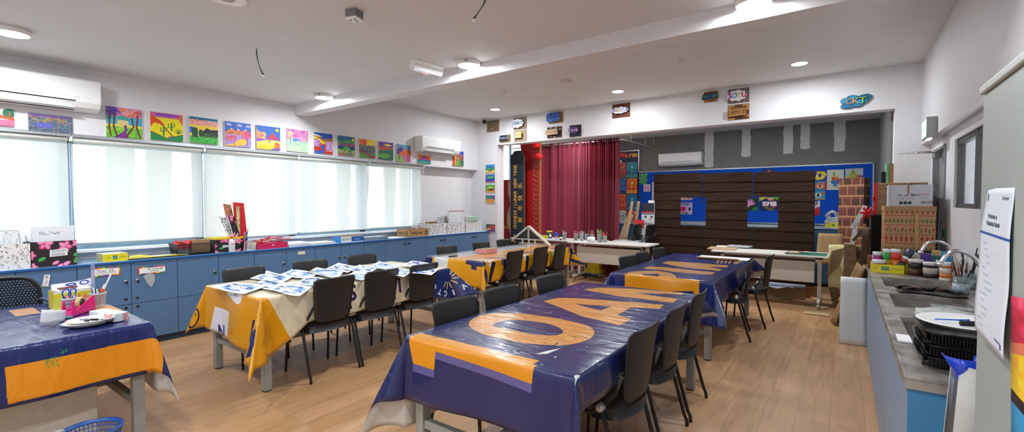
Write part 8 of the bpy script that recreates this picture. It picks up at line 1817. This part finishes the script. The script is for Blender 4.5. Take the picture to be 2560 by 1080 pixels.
# glass jars of brushes
def brushjar(px_, pyb, r, h, label, seed, n=7, big=.16):
    p = PZ(px_, pyb, SZ+.001); p.x = min(p.x, RREC-.03-r); t = thing('glass_jar', label, 'jar', p)
    MB().lathe([(r, 0), (r, h*.85), (r*.9, h), (r*.85, h), (r*.93, h*.84), (r*.93, .006), (.001, .006)], p, 24).build('glass_body', mat('grubby_glass', '8fa6a6', .12, alpha=.4, var=.2, scale=30), t)
    MB().lathe([(r+.001, h*.1), (r+.001, h*.6)], p, 24).build('label', mat('jar_label_blue', '9fb0b8', .5, var=.4, scale=40), t)
    R = random.Random(seed)
    for k in range(n):
        a_ = R.uniform(0, 2*PI); c = R.choice(['1c1c20', 'b8a890', '8a3a30', '23262c', 'c8ccd0']); e = p+Vector((r*1.1*math.cos(a_), r*1.1*math.sin(a_), h+R.uniform(.04, big)))
        single('paint_brush', MB().tube([p+Vector((0, 0, .02)), p.lerp(e, .85), e], [.004, .005, .008 if k % 2 else .003], 6), mat('brush_'+c, c, .5), 'paint brushes standing in the '+label, 'brush', group='brushes in the '+label)
brushjar(2402, 735, .045, .125, 'grubby glass jar beside the near tap', 2)
brushjar(2425, 722, .042, .12, 'second glass jar half behind the notice', 3, 6, .2)
# brushes drying on a cloth
a, b_ = Vector((.33, 4.29, SZ+.002)), Vector((.66, 4.54, SZ+.002))
single('brown_cloth', MB().grid(lambda u, v: (.32+.36*u, 4.26+.3*v+.03*math.sin(u*6), SZ+.006+.006*abs(math.sin(u*9+v*5))), 14, 8), mat('wet_brown_cloth', '2f2926', .8, bump=.5, scale=30), 'dark wet cloth spread between the far and middle sinks', 'cloth', solid=.004)
R = random.Random(6)
for k in range(9):
    x, y = .36+.032*k, 4.33+R.uniform(0, .16); a_ = R.uniform(-.6, .6)+(PI/2 if k % 3 else .3); L = R.uniform(.08, .16); dv = Vector((math.cos(a_), math.sin(a_), 0)); c = ['121214', '121214', '4a2a30', '1c1a1c'][k % 4]
    t = thing('wide_brush', 'dark brushes and spreaders drying on the wet cloth', 'brush', (x, y, SZ+.02), 0, 'brushes drying on the wet cloth')
    z = SZ+.022+.004*(k % 3); MB().obox(Vector((x, y, z)), dv*L, Vector((-dv.y, dv.x, 0))*.03, (0, 0, .016)).build('handle', mat('brushh_'+c, c, .4), t, bevel=.004)
    MB().obox(Vector((x, y, z))+dv*(L/2+.015), dv*.035, Vector((-dv.y, dv.x, 0))*.034, (0, 0, .012)).build('bristles', mat('bristles', '5a4a40', .8), t)
# plastic bag
mb = MB().grid(lambda u, v: (.33+.25*u+.02*v, 3.44+.18*v, SZ+.012+.028*math.sin(PI*u)*math.sin(PI*v)+.012*abs(math.sin(u*17+v*11))), 24, 16)
single('plastic_bag', mb, mat('crinkled_plastic', 'd4dcd8', .1, alpha=.42, var=.2, scale=40, bump=.8), 'crumpled clear plastic bag between the middle and near sinks', 'bag', solid=.001)
for k in range(5): single('bag_content', MB().rbox((.38+.035*k, 3.5+.03*(k % 2), SZ+.016), .045, .03, .02, k), mat('content_%d' % k, ['b8c8b8', 'c8a8a0', 'e0d8c8', 'a0b8b0', 'd0c8b8'][k], .5), 'small pale pieces inside the crumpled clear bag', 'piece', group='pieces inside the clear bag')
p = PZ(2360, 770, SZ); single('flat_plastic', MB().rbox((p.x+.05, p.y, SZ+.008), .22, .1, .003, -.1), mat('clear_sheet', 'cfd6d8', .08, alpha=.35, var=0), 'thin clear plastic sheet beside the crumpled bag', 'plastic')
# black trays, plate, card
t = None
for k in range(3):
    z = SZ+.003+.046*k; cxk, cyk = .40+.004*k, 2.57+.006*k; w2, l2 = .155, .19; mb = MB()
    def ringp(s, zz): return [(cxk+s*w2*math.copysign(abs(math.cos(a_))**.35, math.cos(a_))*1.0, cyk+s*l2*math.copysign(abs(math.sin(a_))**.35, math.sin(a_)), zz) for a_ in [2*PI*i/48 for i in range(48)]]
    rings = [ringp(.84, z), ringp(.93, z+.036), ringp(1.0, z+.04), ringp(1.0, z+.045), ringp(.95, z+.045), ringp(.86, z+.012)]
    for r_ in rings: mb.v += r_
    for i in range(5):
        for j in range(48): a_, b2 = i*48+j, i*48+(j+1) % 48; mb.face((a_, b2, b2+48, a_+48), 0, None, False)
    mb.face(tuple(reversed(range(48)))); mb.face(tuple(range(240, 288)))
    for j in range(26): f = j/25*2-1; mb.rbox((cxk-w2*.9, cyk+f*l2*.8, z+.02), .006, .006, .032); mb.rbox((cxk+f*w2*.8, cyk-l2*.9, z+.02), .006, .006, .032)
    single('black_food_tray', mb, mat('glossy_black_plastic', '0e0e10', .18), '%s of three stacked ribbed black trays at the near end of the sinks' % ('bottom', 'middle', 'top')[k], 'tray')
mb = MB().lathe([(.001, .002), (.10, .002), (.115, .006), (.148, .02), (.152, .022), (.148, .025), (.112, .010), (.1, .006), (.001, .006)], (.40, 2.57, SZ+.144), 40, sy=1.0)
single('foam_plate', mb, white_plastic, 'large white plate with pens on top of the black trays', 'plate')
q = Vector((.40, 2.55, SZ+.163)); single('blue_pen', MB().tube([q+Vector((-.09, .02, 0)), q+Vector((-.02, .05, 0)), q+Vector((.02, .065, 0))], [.003, .003, .006], 8), mat('blue_pen', '2f6ac8', .3), 'blue pen lying in the white plate on the trays', 'pen')
t = thing('dark_marker', 'transparent marker with a dark cap in the white plate on the trays', 'marker', q+Vector((.02, -.02, 0)))
MB().tube([q+Vector((-.02, -.03, .004)), q+Vector((.03, -.015, .004))], .011, 10).build('cap', dark, t); MB().tube([q+Vector((.03, -.015, .004)), q+Vector((.11, .01, .004))], .01, 10).build('barrel', clear, t)
p = PZ(2272, 862, SZ); single('white_card', MB().rbox((.235, 2.83, SZ+.006), .05, .13, .008, .0), paper, 'small white card on the counter edge behind the black trays', 'card')

# ================================================================== tall grey cabinet at the right edge with papers
KX, KY, KZ = .288, 1.70, PX(2458, 240, .288).z
t = thing('tall_metal_cabinet', 'tall pale grey cabinet at the right edge of the photo', 'cabinet', (.55, .6, 0))
kg = mat('pale_grey_green_steel', '9ea6a3', .45, var=.03, scale=3); MB().box(KX, RREC-.005, -.4, KY, .0, KZ).build('body', kg, t, bevel=.004)
ZC_ = PX(2458, 213, KX-.006).z; MB().box(KX-.008, RREC-.005, -.4, KY+.006, KZ+.002, ZC_).build('cornice', mat('pale_grey_cornice', 'b4bbb8', .45), t, bevel=.004)
P4 = [PX(2438, 822, KX-.022), PX(2508, 902, KX-.012), PX(2535, 469, KX-.002), PX(2464, 472, KX-.003)]; 
d = Cv(420, 800, 'ced4de', (0, 0, 21, 40)); d.text('Production in', 8, 32.5, 1.6, '3a4258', 0, .8, bold=.1); d.text('Professional Schools', 9, 30.6, 1.6, '3a4258', 0, .75, bold=.1); d.rect(0, 27.4, 21, 28.1, '2a52a0'); d.text('Subsequent', 15.5, 37.5, 1.3, '4a5268', 0, .8, bold=.05); d.rect(1.6, 36.6, 2.6, 38.4, '3a4258')
R = random.Random(4)
for k in range(14): y = 25-k*1.7; x = 3+(k*5) % 4; L = R.uniform(2, 6); d.rect(x, y, x+L, y+.35, '8a94a8', .7)
d.dabs(60, ['c8d0dc', 'b8c2d2'], (4, 5, 19, 24), .5, 3, .25); d.rect(15, 2.6, 19, 3.2, '6a7490'); d.rect(18.5, 1.6, 19.6, 3.0, '4a5a90')
def pfn(u, v):
    p = (P4[0]*(1-u)+P4[1]*u)*(1-v)+(P4[3]*(1-u)+P4[2]*u)*v; return p+Vector((-.004*math.sin(PI*v*1.2)*(1-u)-.0015*math.sin(v*11), 0, 0))
t = single('paper_notice', MB().grid(pfn, 10, 24), [d.tex('notice_print', .6)], 'curled white printed notice with a blue rule on the grey cabinet', 'notice', solid=.0008)
P4b = [PX(2528, 1100, KX-.003), PX(2640, 1200, KX-.003), PX(2640, 760, KX-.003), PX(2528, 740, KX-.003)]
d = Cv(300, 600, 'c81a3a', (0, 0, 1, 2)); d.poly([(0, 1.35), (1, 1.5), (1, 1.15), (0, 1.1)], 'e07a5a'); d.poly([(0, 1.2), (1, 1.3), (1, .5), (0, .7)], 'f0c81c'); d.poly([(0, .72), (.4, .6), (1, .45), (1, .35), (.4, .45), (0, .55)], '1c1014'); d.poly([(0, .55), (.4, .45), (1, .4), (1, 0), (0, 0)], '2a9ad0'); d.dabs(40, ['d82a50', 'e8406a', 'b01a3a'], (0, 1.4, 1, 2), .06, 3, .5); d.dabs(30, ['f0a020', 'f0e040'], (0, .7, 1, 1.2), .06, 5, .5); d.ell(.4, 1.45, .06, .03, '2a1a30')
single('sunset_painting', MB().grid(lambda u, v: (P4b[0]*(1-u)+P4b[1]*u)*(1-v)+(P4b[3]*(1-u)+P4b[2]*u)*v, 4, 8), [d.tex('sunset_art', .5)], 'vivid red, yellow and blue painting stuck on the grey cabinet at the right edge', 'painting', solid=.001)
# rolled sheet standing in the gap
cx2, cy2 = PY(2440, 915, 1.92).x, 1.92; zt = PY(2440, 912, 1.92).z
t = thing('rolled_sheet', 'grey-white rolled sheet with blue film inside, standing beside the grey cabinet', 'roll', (cx2, cy2, 0))
def rfn(u, v):
    a_ = -2.6+u*5.6; r = .042+.010*u+.012*(1-v); return (cx2+r*math.cos(a_)*1.05-.045*(1-v), cy2+r*math.sin(a_), .001+(zt-.001)*v-.02*u*v)
MB().grid(rfn, 28, 6).build('outer_sheet', mat('roll_grey', 'b9b9b6', .6), t, solid=.002)
def bfn(u, v):
    a_ = -3.4+u*5.0; r = .026+.05*v*v*max(0, -math.cos(a_)); return (cx2+r*math.cos(a_), cy2+r*math.sin(a_), zt-.14+.16*v-.0*u)
MB().grid(bfn, 24, 4).build('blue_film', mat('blue_film', '1440c8', .15, coat=.5), t, solid=.001)
EXPO = 0.24
sc = bpy.context.scene
sc.view_settings.view_transform = 'Standard'; sc.view_settings.look = 'None'; sc.view_settings.gamma = 1; sc.view_settings.use_curve_mapping = False
sc.view_settings.exposure = EXPO
